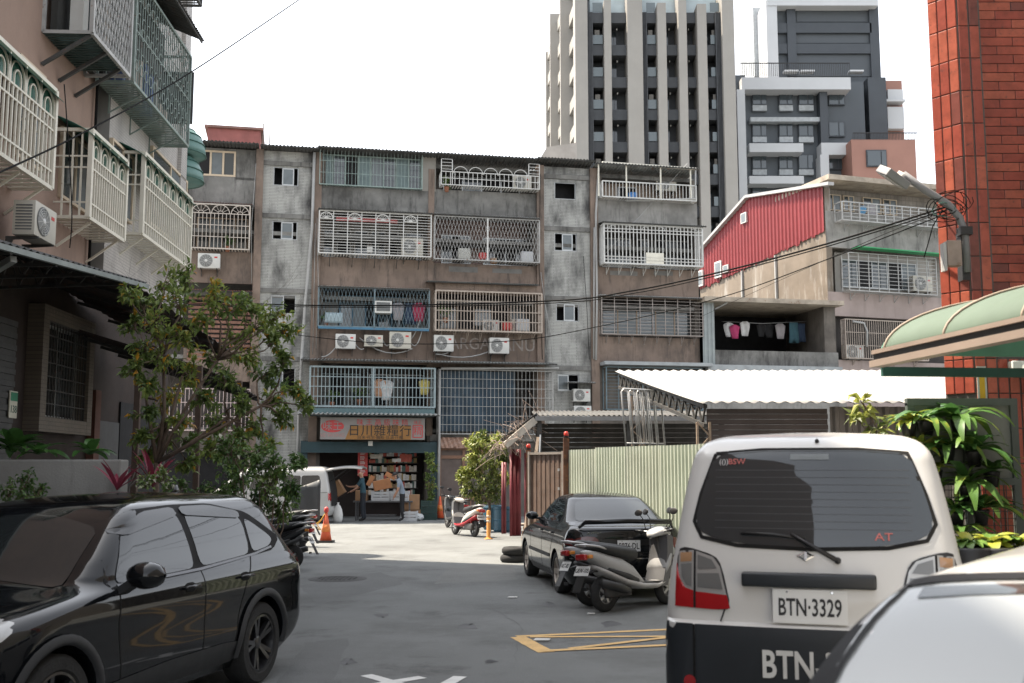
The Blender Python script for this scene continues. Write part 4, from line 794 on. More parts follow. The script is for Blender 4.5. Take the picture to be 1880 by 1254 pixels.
# ---------------------------------------------------------------- painted sheet fence, gate and warning-lamp posts
def strip_frame(a, b_): d = V(b_) - V(a); return Frame((a[0], a[1], 0), math.atan2(d.y, d.x)), d.length
FF, fl = strip_frame((1.09, 20.6), (3.75, 14.6))
fence = thing('sheet_fence', 'pale green corrugated metal fence behind the black sedan', 'fence', FF.o, FF.a)
gsheet = mk('green_painted_sheet', (.47, .50, .415), .5, .12, 1.3, streak=.35, scol=(.28, .34, .27)); gs2 = mk('green_painted_sheet_b', (.47, .51, .42), .5, .1, 1.1, streak=.4, scol=(.26, .32, .26))
n = 6
for i in range(n): MB().corr((fl * i / n, -.012 * (i % 2), .08), (fl / n + .03, 0, 0), (0, 0, 2.03 + .03 * random.random()), .105, .038, trap=True).build('sheet', (gsheet, gs2)[i % 2], fence, solid=.003)
for z in (.5, 1.75): MB().seg((0, .06, z), (fl, .06, z), .05).build('rail', iron, fence)
FG, gl = strip_frame((.36, 21.55), (.99, 20.72))
gate = thing('side_gate', 'rusty brown slatted metal gate between two warning lamp posts', 'gate', FG.o, FG.a)
gb = mk('brown_gate_sheet', (.15, .10, .075), .7, .25, 4, rust=.35); sw = gl / 15; bar_me = MB().box(-sw * .42, sw * .42, -.012, .012, .12, 2.08).mesh('slat', gb)
for i in range(15): inst(bar_me, 'slat', gate, (sw * (i + .5), (i % 2) * .012, 0))
q = MB()
for z in (.12, .62, 2.06): q.seg((0, -.02, z), (gl, -.02, z), .045)
for x in (0, gl): q.seg((x, -.02, .1), (x, -.02, 2.1), .05)
q.build('gate_frame', mk('grey_gate_frame', (.26, .23, .2), .6, .2, 4, rust=.3), gate)
for i, zz in enumerate((1.72, 1.36)): MB().box(gl - .12, gl - .07, -.06, -.03, zz, zz + .05).build('hinge', alu, gate)
def lamp_post(p, h, r, lab):
    t = thing('warning_lamp_post', lab, 'post', (p[0], p[1], 0), 0, 'red lamp posts by the gate')
    MB().box(-r, r, -r, r, 0, h).build('post', mk('rusty_post', (.13, .06, .035), .8, .5, 3, rust=.7, rcol=(.38, .15, .04)), t)
    MB().lathe([(.045, h), (.05, h + .02), (.05, h + .03)], 14).build('lamp_base', black_p, t); MB().lathe([(.042, h + .03), (.045, h + .06), (.04, h + .1), (.024, h + .115)], 14).build('lamp_dome', mk('red_lamp_dome', (.62, .05, .03), .25, .1, 4), t, True)
lamp_post((1.03, 20.62), 2.35, .055, 'tall rusty post with red warning lamp at the fence end'); lamp_post((.33, 21.7), 2.14, .05, 'shorter dark post with red warning lamp left of the gate')
# red corrugated scraps and leaning poles
for i, (u0, u1, v0, v1, Y) in enumerate(((921, 930, 850, 938, 29.6), (936, 957, 826, 966, 28.6), (963, 979, 833, 955, 26.5))):
    a, b_ = at(u0, v1, Y), at(u1, v1, Y); h = at(u0, v0, Y).z; o = MB().corr((0, 0, 0), (b_.x - a.x, .06, 0), (0, 0, h), .09, .018).build('red_tin_sheet', mk('dark_red_sheet', (.20, .035, .045), .55, .3, 2, streak=.4), None, True, loc=(a.x, Y, .02), solid=.004)
    tag(o, ('narrow red corrugated sheet behind the bush', 'wide dark red corrugated sheet standing right of the bush', 'red corrugated sheet standing beside the brown gate')[i], 'metal sheet', 'red sheets by the gate')
wood = mk('weathered_plank', (.27, .21, .16), .85, .25, 6); 
for i, (a, b_, r) in enumerate((((.24, 24.6, 0), (.62, 25.5, 2.5), .075), ((.52, 24.2, 0), (.66, 25.3, 2.55), .03), ((.66, 24.4, 0), (.68, 25.2, 2.0), .045))):
    o = MB().seg(V(a) - V(a), V(b_) - V(a), r, r * .5).build('plank', (wood, alu, mk('green_pole', (.22, .30, .24), .6))[i], None, loc=a); tag(o, ('wide wooden plank leaning against the gate', 'thin pale pole leaning beside the planks', 'greenish pole leaning against the red sheet')[i], 'plank', 'leaning planks')
# ---------------------------------------------------------------- low dark shed with vines
s1 = thing('low_shed', 'low dark tin roofed shed behind the green fence', 'shed', (.6, 26, 0))
MB().corr((-.05, -.3, 3.02), (4.6, 0, 0), (0, 4.5, .35), .12, .02).build('roof', tin_dark, s1, True, solid=.005); MB().box(-.05, 4.55, -.31, -.27, 2.9, 3.0).build('fascia', mk('grey_fascia', (.25, .25, .25), .6, .2, 2), s1)
q = MB()
for i in range(11): q.box(0, 4.5, 1.6 + .02 * (i % 2), 1.66, 1.6 + i * .12, 1.71 + i * .12)
q.build('back_boarding', mk('dark_boarding', (.05, .045, .04), .8, .3, 3), s1); MB().box(0, 4.5, 1.5, 1.7, 0, 1.6).build('base_wall', mk('rust_wall', (.26, .15, .10), .85, .35, 1.5, rust=.5), s1)
for x in (.05, 2.2, 4.4): MB().box(x - .06, x + .06, -.2, -.08, 0, 2.95).build('post', iron, s1)
MB().seg((-.05, -.25, 2.92), (-.75, -.4, 2.32), .09, .16).build('sloping_beam', mk('pale_plank', (.50, .46, .40), .8, .2, 5), s1)
q = MB(); q.corr((-.85, -.3, 2.45), (0, 3, 0), (.85, 0, .62), .12, .02); q.build('side_roof', tin_dark, s1, True, solid=.005)
vine_m = mk('dry_vine', (.30, .23, .19), .9, .3, 8); q = MB()
for i in range(150):
    p = V((random.gauss(-.5, .28), random.uniform(-.5, .6), random.gauss(2.55, .12))); p.z += (p.x + .5) * .7; d = V((random.gauss(0, .3), random.gauss(0, .3), random.gauss(-.05, .25))); q.tube([p, p + d * .5 + V((0, 0, .06)), p + d], .007, 3, False)
q.build('dry_vines', vine_m, s1)['kind'] = 'stuff'
# ---------------------------------------------------------------- white-roofed lean-to
s2 = thing('white_roof_shed', 'open shed with bright white corrugated roof on lattice trusses', 'shed', (3.0, 17, 0))
MB().corr((0, 0, 2.80), (7.6, 0, 0), (-.7, 7, 1.14), .2, .018, nb=6, sag=.02, jag=.02).build('roof', mk('white_shed_sheet', (.35, .34, .325), .5, .12, .8, streak=.5, scol=(.36, .34, .31)), s2, True, solid=.006)
q = MB(); a, b_ = V((.06, .1, 2.74)), V((-.62, 6.9, 3.86)); a2, b2 = V((.06, .1, 2.44)), V((-.62, 6.9, 3.56)); q.seg(a, b_, .06); q.seg(a2, b2, .06)
for i in range(16): q.seg(a.lerp(b_, i / 16), a2.lerp(b2, (i + .5) / 16), .03); q.seg(a2.lerp(b2, (i + .5) / 16), a.lerp(b_, (i + 1) / 16), .03)
q.build('edge_truss', iron, s2)
def lattice_post(x, y, z1, w=.12):
    q = MB(); 
    for dx in (-w, w): q.seg((x + dx, y, 0), (x + dx, y, z1), .035)
    n = int(z1 / .22)
    for i in range(n): q.seg((x - w, y, z1 * i / n), (x + w, y, z1 * (i + 1) / n), .022) if i % 2 else q.seg((x + w, y, z1 * i / n), (x - w, y, z1 * (i + 1) / n), .022)
    q.build('lattice_post', mk('rusted_cream_post', (.45, .34, .25), .7, .3, 4, rust=.5), s2)
lattice_post(-.42, 5.2, 3.25); lattice_post(.05, .25, 2.5, .1)
q = MB()
for i in range(12): q.box(.12, 2.05, .3 + .025 * (i % 2), .36, 1.7 + i * .085, 1.78 + i * .085)
q.build('ribbed_wall', mk('brown_ribbed_sheet', (.10, .08, .075), .6, .2, 2), s2)
MB().corr((2.1, .33, 0), (3.6, 0, 0), (0, 0, 2.75), .2, .03, trap=True).build('grey_wall', mk('grey_clad_sheet', (.22, .20, .185), .55, .15, 2), s2, solid=.004)
MB().box(.12, 2.05, .32, .38, 0, 1.7).build('lower_wall', grimy, s2)
# spare railings leaning there
fr_m = mk('galvanised_tube', (.48, .48, .47), .4, .15, 4, metal=.4)
for k in range(3):
    q = MB(); w = .3; h = 1.15
    q.tube([(-w, 0, 0), (-w, 0, h - .06), (-w + .06, 0, h), (w - .06, 0, h), (w, 0, h - .06), (w, 0, 0)], .018, 6); q.tube([(-w, 0, .12), (w, 0, .12)], .014, 6)
    for i in range(1, 4): q.tube([(-w + 2 * w * i / 4, 0, .12), (-w + 2 * w * i / 4, 0, h)], .01, 5)
    c = at(1172 + 14 * k, 826, 20.3 + .15 * k); o = q.build('spare_railing', fr_m, None, True, loc=(c.x, c.y, c.z), rot=(R(-6), 0, R(35))); tag(o, ('leftmost of three galvanised railing frames standing under the white roof', 'middle one of three galvanised railing frames under the white roof', 'rightmost of three galvanised railing frames under the white roof')[k], 'railing', 'spare railings')
bx = thing('fence_stage', 'dark low platform behind the fence carrying the spare railings', 'platform', (2.45, 20.5, 0)); MB().box(-.25, .65, -.4, .4, 0, at(1172, 826, 20.3).z - .002).build('deck', iron, bx)
# ---------------------------------------------------------------- red tiled building on the right
FT = Frame((4.0, 9.3, 0), 0); FTS = Frame((4.0, 9.3, 0), math.atan2(-.79, .62))
bt = thing('red_tiled_building', 'red tiled building with a green barrel awning at the right edge', 'building', FT.o, 0)
grout = mk('dark_grout', (.12, .11, .10), .9, .2, 5)
def tmat(i): return mk('red_tile_%d' % i, [(.37, .085, .055), (.42, .11, .068), (.32, .07, .048), (.2, .062, .05)][i], .33, .3, 9, fine=.1, bscale=30, rust=.25, rcol=(.09, .05, .048))
ZB = 6.6
TC = (-.28 * .62, .28 * .79)
MB().prism([(0, 0), (.2, 0), (.2, .36), (7, .36), (7, 7), (3.6, 7), TC], 'z', 0, ZB).build('wall_core', grout, bt); MB().box(.205, 1.5, .004, .355, 0, 2.72).build('lower_wall_core', grout, bt)
vt = [MB().bbox(.003, .084, -.012, .004, .004, .296, .005).mesh('tile', tmat(i)) for i in range(4)]
ht = [MB().bbox(.003, .295, -.012, .004, .003, .082, .004).mesh('brick', tmat(i)) for i in range(4)]
def rnd_tile(): return random.choices(range(4), (4, 4, 3, 1))[0]
for r in range(int(ZB / .30)):
    z = r * .30
    if z > 2.2:
        for c in range(3): o = inst(vt[rnd_tile()], 'tile', bt, (TC[0] + .62 * (c * .092 + .003), TC[1] - .79 * (c * .092 + .003), z), (0, 0, FTS.a))
    for c in range(2 if z > 2.65 else 8):
        if z > .9: inst(vt[rnd_tile()], 'tile', bt, (.002 + c * .0965, 0, z))
for r in range(int((ZB - 2.75) / .0855)):
    for c in range(3): inst(ht[rnd_tile()], 'brick', bt, (.205 + (r % 2) * -.149 + c * .298 + .149, .36, 2.75 + r * .0855))
MB().box(1.05, 9, -34, .3, 0, 11.5).build('unseen_side_wall', mk('unseen_wall_grey', (.17, .165, .16), .8, .25, 1), bt)  # out of view; added to darken car reflections and block sky light
# barrel awning and gutter
aw_m = mk('faded_green_sheet', (.085, .125, .092), .75, .12, 1.2, streak=.2, scol=(.12, .135, .1)); n = 14; m_ = 24
g0, g1 = V((-1.18, -1.1, 2.60)), V((-.68, -4.6, 2.60)); back = V((1.45, .2, 0)); q = MB()
q.grid([g0.lerp(g1, i / m_) + back * (1 - math.cos(R(90) * j / n)) + V((0, 0, .03 + .46 * math.sin(R(90) * j / n))) for j in range(n + 1) for i in range(m_ + 1)], m_ + 1, n + 1)
aw = q.build('barrel_awning', aw_m, bt, True, solid=.01)
for k in (.012, .25, .5, .75):
    q = MB(); q.tube([g0.lerp(g1, k) + back * (1 - math.cos(R(90) * j / n)) + V((0, 0, .040 + .46 * math.sin(R(90) * j / n))) for j in range(n + 1)], .010, 6); q.build('awning_seam', mk('rusty_cream_seam', (.34, .27, .21), .6, .2, 5), aw, True)
q = MB(); q.prism([(p.x, p.z) for p in [back * (1 - math.cos(R(90) * j / n)) + V((0, 0, .02 + .44 * math.sin(R(90) * j / n))) for j in range(n + 1)]] + [(1.45, .0)], 'y', 0, .02); o = q.build('awning_end', mk('green_translucent_sheet', (.12, .34, .23), .35, .15, 2), aw); o.location = g0 + V((0, .02, 0))
gut = mk('beige_gutter', (.27, .215, .18), .5, .12, 2); dn = (g1 - g0).normalized(); sd = V((-dn.y, dn.x, 0)) * -1
q = MB(); o1 = V((-.05, 0, 0)); q.seg(g0 + o1 + V((0, 0, .035)), g1 + o1 + V((0, 0, .035)), .06, .03); q.seg(g0 + o1 + V((.0, 0, -.055)), g1 + o1 + V((.0, 0, -.055)), .10, .05); q.build('gutter', gut, aw)
MB().seg(g0 + o1 + V((.012, 0, -.008)), g1 + o1 + V((.012, 0, -.008)), .05, .05).build('gutter_groove', black_p, aw)
MB().seg(g0 + V((0, 0, -.11)), g0 + V((1.4, .15, -.11)), .05, .07).build('awning_bracket', mk('dark_green_paint', (.02, .09, .07), .5), aw)
# fern rack
rk = thing('plant_rack', 'dark metal rack panel with wire mesh holding the fern pots', 'rack', (3.3, 9.05, 0))
q = MB(); 
for z in (2.28, 1.62, .4): q.box(0, .92, -.03, .03, z, z + .06)
for x in (0, .46, .86): q.box(x, x + .06, -.028, .028, .1, 2.3)
q.build('frame', mk('grey_green_frame', (.10, .12, .11), .5, .15, 3), rk); MB().box(.06, .86, .0, .01, 1.68, 2.28).build('panel', mk('grey_green_panel', (.21, .22, .20), .5, .1, 2), rk)
q = MB()
for i in range(15): q.seg((.06 + i * .057, .0, .4), (.06 + i * .057, .0, 1.62), .006)
for i in range(21): q.seg((.06, -.006, .42 + i * .058), (.9, -.006, .42 + i * .058), .006)
q.build('wire_mesh', iron, rk)
# camera, notice and street lamp on the pier
cc = thing('security_camera', 'white boxy security camera under the green awning', 'camera', (4.33, 9.25, 2.60))
MB().bbox(-.07, .05, -.1, .0, -.04, .07, .012).build('housing', mk('camera_white', (.70, .74, .70), .4), cc); MB().bbox(.0, .11, -.16, -.02, -.05, .035, .012).build('lens_head', mk('camera_white', (.7, .74, .7)), cc); MB().lathe([(.028, 0), (.028, .012), (.018, .014)], 14, M.Translation((.055, -.162, -.006)) @ M.Rotation(R(90), 4, 'X')).build('lens', black_p, cc)
pipe(cc, [(.1, -.01, -.05), (.105, -.01, -.3), (.3, -.01, -.32)], .01, mk('camera_white', (.7, .74, .7)), 'conduit')
nb = thing('yellow_notice', 'narrow pale notice with yellow band on the pier under the awning', 'notice', (4.0, 9.27, 2.3)); MB().box(-.005, .075, -.016, -.01, 0, .33).build('board', mk('notice_pale', (.55, .6, .55), .5), nb); MB().box(.012, .058, -.02, -.017, .04, .26).build('yellow_band', mk('notice_yellow', (.7, .45, .03), .5), nb)
sla = thing('street_lamp', 'grey arm street lamp fixed to the red tiled pier', 'street lamp', (3.93, 9.28, 3.1)); gm = mk('lamp_arm_grey', (.22, .22, .23), .5, .15, 4)
def lp(u, v, Y=9.1): p = at(u, v, Y); return p - V((3.93, 9.28, 3.1))
MB().tube([lp(1776, 500), lp(1772, 430), lp(1762, 400), lp(1740, 375), lp(1700, 350), lp(1658, 320)], .032, 10).build('arm', gm, sla, True)
q = MB(); q.obox(M.Translation(lp(1773, 470) + V((0, .05, 0))), .07, .1, .42); q.obox(M.Translation(lp(1771, 425)), .1, .1, .07); q.build('wall_bracket', mk('black_bracket', (.03, .03, .032), .5), sla)
o = MB().bbox(-.12, .12, -.11, .11, -.035, .035, .01).build('lamp_head', mk('lamp_arm_grey', (.22, .22, .23)), sla); o.location = lp(1640, 325); o.rotation_euler = (R(28), R(28), R(20))
MB().box(-.1, .1, -.09, .09, -.04, -.036).build('lens', mk('lamp_lens_grey', (.35, .34, .31), .2), o); o2 = MB().bbox(-.06, .06, -.035, .035, -.025, .05, .008).build('driver_box', mk('lamp_box', (.50, .45, .42), .5), o); o2.location = (.1, .05, .03); o2.rotation_euler = (0, 0, .4)
jb = thing('junction_box', 'rusty grey junction box hung on the red pier below the lamp', 'junction box', at(1752, 468, 9.05)); MB().bbox(-.07, .05, -.04, .06, -.1, .12, .008).build('case', mk('rusted_box', (.33, .26, .22), .6, .25, 6, rust=.4), jb); MB().box(-.1, -.075, -.03, .05, -.14, .1).build('flap', mk('grey_flap', (.45, .45, .44), .5), jb)
cm = thing('cable_tangle', 'coil of green and black cables hanging from the street lamp arm', 'cables', lp(1735, 385) + V((3.93, 9.28, 3.1)))
for k in range(7):
    q = MB(); r1 = random.uniform(.08, .17); c0 = V((random.uniform(-.05, .12), random.uniform(-.05, .03), random.uniform(-.02, .08))); tl_ = random.uniform(.3, .8)
    q.tube([c0 + V((r1 * math.cos(i * .45), .04 * math.sin(i * 1.1 + k), r1 * tl_ * math.sin(i * .45))) for i in range(16)], .0038, 5); q.build('cable', random.choice([cable_m, mk('green_cable', (.05, .16, .13), .5), cable_m]), cm, True)
q = MB(); q.tube([V((-.02, 0, 0)), V((-.12, -.02, -.15)), V((-.16, 0, -.3)), V((-.2, 0, -.42))], .005, 5); q.build('cable', cable_m, cm, True)
# concrete planter wall on the left
pw = MB().bbox(-7.1, -4.42, 12.3, 12.55, 0, 1.86, .02).build('planter_wall', mk('planter_concrete', (.30, .295, .28), .92, .2, 1.0, .3, 40, streak=.85, scol=(.05, .05, .048), sscale=.9)); tag(pw, 'stained grey concrete wall behind the black car', 'wall')
# ---------------------------------------------------------------- vehicles
def cr(keys, t):
    """Catmull-Rom through (t, value) keys, clamped"""
    if t <= keys[0][0]: return keys[0][1]
    if t >= keys[-1][0]: return keys[-1][1]
    for i in range(len(keys) - 1):
        if t <= keys[i + 1][0]:
            (a, p1), (b, p2) = keys[i], keys[i + 1]; p0 = keys[i - 1] if i else keys[i]; p3 = keys[i + 2] if i + 2 < len(keys) else keys[i + 1]; h = b - a; s = (t - a) / h
            m1 = (p2 - p0[1]) / (b - p0[0]) if b != p0[0] else 0; m2 = (p3[1] - p1) / (p3[0] - a) if p3[0] != a else 0
            d = (p2 - p1) / h
            if d == 0: m1 = m2 = 0
            else:
                m1 = 0 if m1 / d < 0 else min(m1 / d, 3) * d; m2 = 0 if m2 / d < 0 else min(m2 / d, 3) * d
            s2, s3 = s * s, s * s * s
            return (2 * s3 - 3 * s2 + 1) * p1 + (s3 - 2 * s2 + s) * h * m1 + (-2 * s3 + 3 * s2) * p2 + (s3 - s2) * h * m2
def car_body(xr, xf, hw, rx_r, ry_r, rx_f, ry_f, bow_r=.05, bow_f=.12, zs=None, z0=.2, z1=1.6, waist=0):
    """closed shell: plan outlines stacked in z"""
    N1, N2, N3 = 8, 7, 26; rings = []
    for z in zs:
        a, b, w = cr(xr, z), cr(xf, z), cr(hw, z); w = max(w, .02); L = b - a
        r1 = min(cr(rx_r, z), L * .45); q1 = min(cr(ry_r, z), w * .9); r2 = min(cr(rx_f, z), L * .5); q2 = min(cr(ry_f, z), w * .95); br = min(bow_r, r1 * .5); bf = min(bow_f, r2 * .6); half = []
        for i in range(N1): y = (w - q1) * i / (N1); half.append((a + br * (y / w) ** 2, y))
        a2 = a + br * ((w - q1) / w) ** 2
        for i in range(N2): t = R(90) * i / N2; half.append((a + r1 - (a + r1 - a2) * math.cos(t), w - q1 + q1 * math.sin(t)))
        for i in range(N3): t = i / N3; half.append((a + r1 + (L - r1 - r2) * t, w * (1 + .0 * math.sin(math.pi * t))))
        b2 = b - bf * ((w - q2) / w) ** 2
        for i in range(N2): t = R(90) * i / N2; half.append((b - r2 + (b2 - b + r2) * math.sin(t), w - q2 + q2 * math.cos(t)))
        for i in range(N1 + 1): y = (w - q2) * (1 - i / N1); half.append((b - bf * (y / w) ** 2, y))
        rings.append([(x, y, z) for x, y in half] + [(x, -y, z) for x, y in half[-2:0:-1]])
    m = MB(); n = len(rings[0])
    for r in rings: m.v += r
    for j in range(len(rings) - 1):
        for i in range(n): k = (i + 1) % n; m.f.append((j * n + i, j * n + k, (j + 1) * n + k, (j + 1) * n + i))
    m.f.append(tuple(reversed(range(n)))); m.f.append(tuple((len(rings) - 1) * n + i for i in range(n)))
    return m
def zlist(*spans):
    out = []
    for a, b, n in spans: out += [a + (b - a) * i / n for i in range(n)]
    return out + [spans[-1][1]]
class Car:
    def __init__(s, name, label, loc, rz, body_mb, paint, wells=(), wr=.37, wdep=.26, hwid=.9, group=None, cat='car'):
        s.t = thing(name, label, cat, loc, rz, group); o = body_mb.build('body', paint, s.t, True)
        bm = bmesh.new(); bm.from_mesh(o.data); bmesh.ops.recalc_face_normals(bm, faces=bm.faces); bm.to_mesh(o.data); bm.free()
        if wells:
            c = MB()
            for x in wells:
                for sy in (1, -1): c.lathe([(wr, 0), (wr, wdep + .3)], 40, M.Translation((x, sy * (hwid - wdep), wr * .9)) @ M.Rotation(R(-90 * sy), 4, 'X'))
            co = c.build('cutter', black_p); bm = bmesh.new(); bm.from_mesh(co.data); bmesh.ops.recalc_face_normals(bm, faces=bm.faces); bm.to_mesh(co.data); bm.free()
            md = o.modifiers.new('b', 'BOOLEAN'); md.object = co; md.operation = 'DIFFERENCE'; md.solver = 'EXACT'
            p = o.parent; o.parent = None; me = bpy.data.meshes.new_from_object(o.evaluated_get(bpy.context.evaluated_depsgraph_get())); o.modifiers.clear(); o.data = me; o.parent = p; bpy.data.objects.remove(co)
        me = o.data; me.polygons.foreach_set('use_smooth', [True] * len(me.polygons)); me.set_sharp_from_angle(angle=R(38))
        s.body = o; bm = bmesh.new(); bm.from_mesh(me); s.bvh = BVHTree.FromBMesh(bm); bm.free()
    AX = {'L': ((0, 3, 0), (0, -1, 0)), 'R': ((0, -3, 0), (0, 1, 0)), 'B': ((-3, 0, 0), (1, 0, 0)), 'F': ((9, 0, 0), (-1, 0, 0)), 'T': ((0, 0, 4), (0, 0, -1))}
    def hit(s, pl, p, eps):
        o, d = s.AX[pl]; o = V(o); d = V(d)
        o = o + (V((p[0], 0, p[1])) if pl in 'LR' else V((0, p[0], p[1])) if pl in 'BF' else V((p[0], p[1], 0)))
        h = s.bvh.ray_cast(o, d)[0]
        return None if h is None else h - d * eps
    def decal(s, name, pl, pts, mat, eps=.004, rnd=2, K=6, parent=None, th=0, smooth=True):
        """patch laid on the shell: an outline seen along one axis, pressed onto the body"""
        P = [V((a, b)) for a, b in pts]
        for _ in range(rnd):
            Q = []
            for i in range(len(P)): a, b = P[i], P[(i + 1) % len(P)]; e_ = min(.22, .045 / max((b - a).length, 1e-6)); Q += [a.lerp(b, e_), a.lerp(b, 1 - e_)]
            P = Q
        Q = []                                    # even spacing so that the patch follows curved panels
        for i in range(len(P)):
            a, b = P[i], P[(i + 1) % len(P)]; k = max(1, int((b - a).length / .07)); Q += [a.lerp(b, j / k) for j in range(k)]
        P = Q; c = sum(P, V((0, 0))) / len(P); m = MB(); n = len(P); last = None
        for k in range(K, 0, -1):
            for p in P:
                h = s.hit(pl, c + (p - c) * (k / K), eps)
                if h is None: h = last or V((0, 0, 0))
                last = h; m.v.append(tuple(h))
        h = s.hit(pl, c, eps) or last; m.v.append(tuple(h))
        for k in range(K - 1):
            for i in range(n): j = (i + 1) % n; m.f.append((k * n + i, k * n + j, (k + 1) * n + j, (k + 1) * n + i))
        for i in range(n): m.f.append(((K - 1) * n + i, (K - 1) * n + (i + 1) % n, K * n))
        if pl in 'RTF' or True:
            o = m.build(name, mat, parent or s.t, smooth)
            if th: md = o.modifiers.new('t', 'SOLIDIFY'); md.thickness = th; md.offset = 1 if False else 0
        return o
    def line(s, name, pl, pts, w, mat, eps=.002, parent=None, curve=True):
        """narrow strip pressed onto the shell (shut lines, mouldings)"""
        P = [V(p) for p in pts]; Q = []
        for a, b in zip(P, P[1:]):
            k = max(2, int((b - a).length / .04)); Q += [a.lerp(b, i / k) for i in range(k)]
        Q.append(P[-1]); m = MB(); ok = []
        for i, p in enumerate(Q):
            d = (Q[min(i + 1, len(Q) - 1)] - Q[max(i - 1, 0)]).normalized(); nn = V((-d.y, d.x)) * (w / 2); a, b = s.hit(pl, p + nn, eps), s.hit(pl, p - nn, eps)
            if a is None or b is None: continue
            m.v += [tuple(a), tuple(b)]
        for i in range(len(m.v) // 2 - 1): m.f.append((2 * i, 2 * i + 1, 2 * i + 3, 2 * i + 2))
        return m.build(name, mat, parent or s.t, True)
def seal(car, pl, w, wd=.022, eps=.003):
    P = [V(p) for p in w]
    for _ in range(1):
        Q = []
        for i in range(len(P)): a, b = P[i], P[(i + 1) % len(P)]; Q += [a.lerp(b, .22), a.lerp(b, .78)]
        P = Q
    car.line('window_seal', pl, P + [P[0]], wd, mk('rubber_seal', (.006, .006, .0065), .7, spec=.2), eps)
def wheel_into(parent, loc, r, w, rim_r, tyre, rimm, spokes=5, style='double', side=1, hub=None):
    """tyre with rim, spokes and hub; axis along local y, outer face towards side"""
    h = w / 2; t = MB().lathe([(rim_r, -h * .8), (rim_r + .01, -h), (r * .93, -h), (r, -h * .72), (r, h * .72), (r * .93, h), (rim_r + .015, h), (rim_r, h * .85)], 40, caps=False)
    o = t.build('wheel', tyre, parent, True, loc=loc, rot=(R(-90 * side), 0, 0), angle=40)
    MB().lathe([(rim_r * .97, -h * .7), (rim_r * 1.0, h * .9), (rim_r * .93, h * .92), (rim_r * .88, h * .5), (rim_r * .86, -h * .3), (.05, -h * .32)], 36, caps=False).build('rim', rimm, o, True, angle=30)
    for k in range(spokes):
        a0 = 2 * math.pi * k / spokes; q = MB()
        for off in ((-.16, .16) if style == 'double' else (0,)):
            ww = .035 if style == 'double' else .07; dirv = V((math.cos(a0 + off), math.sin(a0 + off), 0)); q.seg(V((math.cos(a0), math.sin(a0), 0)) * .03 + V((0, 0, h * .45)), dirv * rim_r * .93 + V((0, 0, h * .72)), ww, .035, (0, 0, 1))
        q.build('spoke', rimm, o)
    MB().lathe([(.06, h * .3), (.06, h * .62), (.04, h * .68)], 18).build('hub', hub or rimm, o, True); return o
tyre_m = mk('tyre_rubber', (.022, .022, .022), .85, .25, 12, .3, 60); paint_blk = mk('black_car_paint', (.006, .007, .0085), .12, .1, 2, coat=.75, spec=.1); rim_blk = mk('black_rim', (.018, .018, .02), .3, .1, 4, coat=.4); clad_m = mk('grey_black_cladding', (.032, .034, .037), .6, .1, 5)
car_glass = mk_glass('tinted_car_glass', (.010, .012, .013), .02); gap_m = mk('shut_line', (.003, .003, .003), .9); chrome = mk('chrome', (.6, .6, .6), .12, .05, 4, metal=1.); red_lens = mk_glass('red_lens', (.33, .012, .015), .12); clear_lens = mk_glass('clear_lens', (.42, .43, .43), .1); amber_lens = mk_glass('amber_lens', (.55, .2, .03), .12); smoke = mk_glass('smoke_visor', (.012, .013, .014), .2)
def place(local, world, ang):
    c, s_ = math.cos(ang), math.sin(ang); return (world[0] - (local[0] * c - local[1] * s_), world[1] - (local[0] * s_ + local[1] * c), 0)
# ---- black crossover on the left
K_ = dict(xr=[(.2, .2), (.35, .06), (.5, .0), (.75, .0), (.95, .05), (1.05, .1), (1.2, .22), (1.4, .36), (1.5, .43), (1.56, .54), (1.6, .85), (1.62, 1.4)],
          xf=[(.2, 4.25), (.4, 4.42), (.6, 4.46), (.75, 4.42), (.85, 4.32), (.92, 4.12), (.97, 3.85), (1.02, 3.5), (1.06, 3.34), (1.2, 3.14), (1.4, 2.86), (1.5, 2.68), (1.56, 2.48), (1.6, 2.1), (1.62, 1.7)],
          hw=[(.2, .80), (.35, .88), (.5, .905), (.7, .9), (.85, .905), (.95, .895), (1.02, .865), (1.08, .83), (1.25, .765), (1.42, .68), (1.5, .625), (1.56, .55), (1.6, .4), (1.62, .15)],
          rx_r=[(.2, .3), (.8, .3), (1.1, .25), (1.6, .2)], ry_r=[(.2, .25), (.8, .22), (1.2, .2), (1.6, .1)], rx_f=[(.2, .6), (.8, .65), (1.0, .6), (1.1, .35), (1.6, .2)], ry_f=[(.2, .4), (.8, .4), (1.0, .35), (1.1, .2), (1.6, .1)])
zs_suv = zlist((.2, .4, 6), (.4, .84, 12), (.84, 1.1, 22), (1.1, 1.45, 12), (1.45, 1.62, 22))
aS = math.atan2(-.972, -.236)
suv = Car('black_crossover', 'glossy black crossover with black wheels parked at the left', place((.95, .9), (-2.06, 9.15), aS), aS, car_body(**K_, bow_r=.1, bow_f=.25, zs=zs_suv), paint_blk, (.95, 3.59), .385, .27, .92)
for x in (.95, 3.59):
    for sy in (1, -1): wheel_into(suv.t, (x, sy * .79, .34), .34, .215, .235, tyre_m, rim_blk, 5, 'double', sy)
win = [[(2.99, 1.04), (1.97, 1.06), (1.95, 1.475), (2.44, 1.465), (2.74, 1.36)], [(1.88, 1.06), (1.08, 1.10), (1.02, 1.40), (1.4, 1.475), (1.86, 1.475)], [(1.03, 1.105), (.70, 1.14), (.60, 1.20), (.90, 1.37), (.98, 1.385)]]
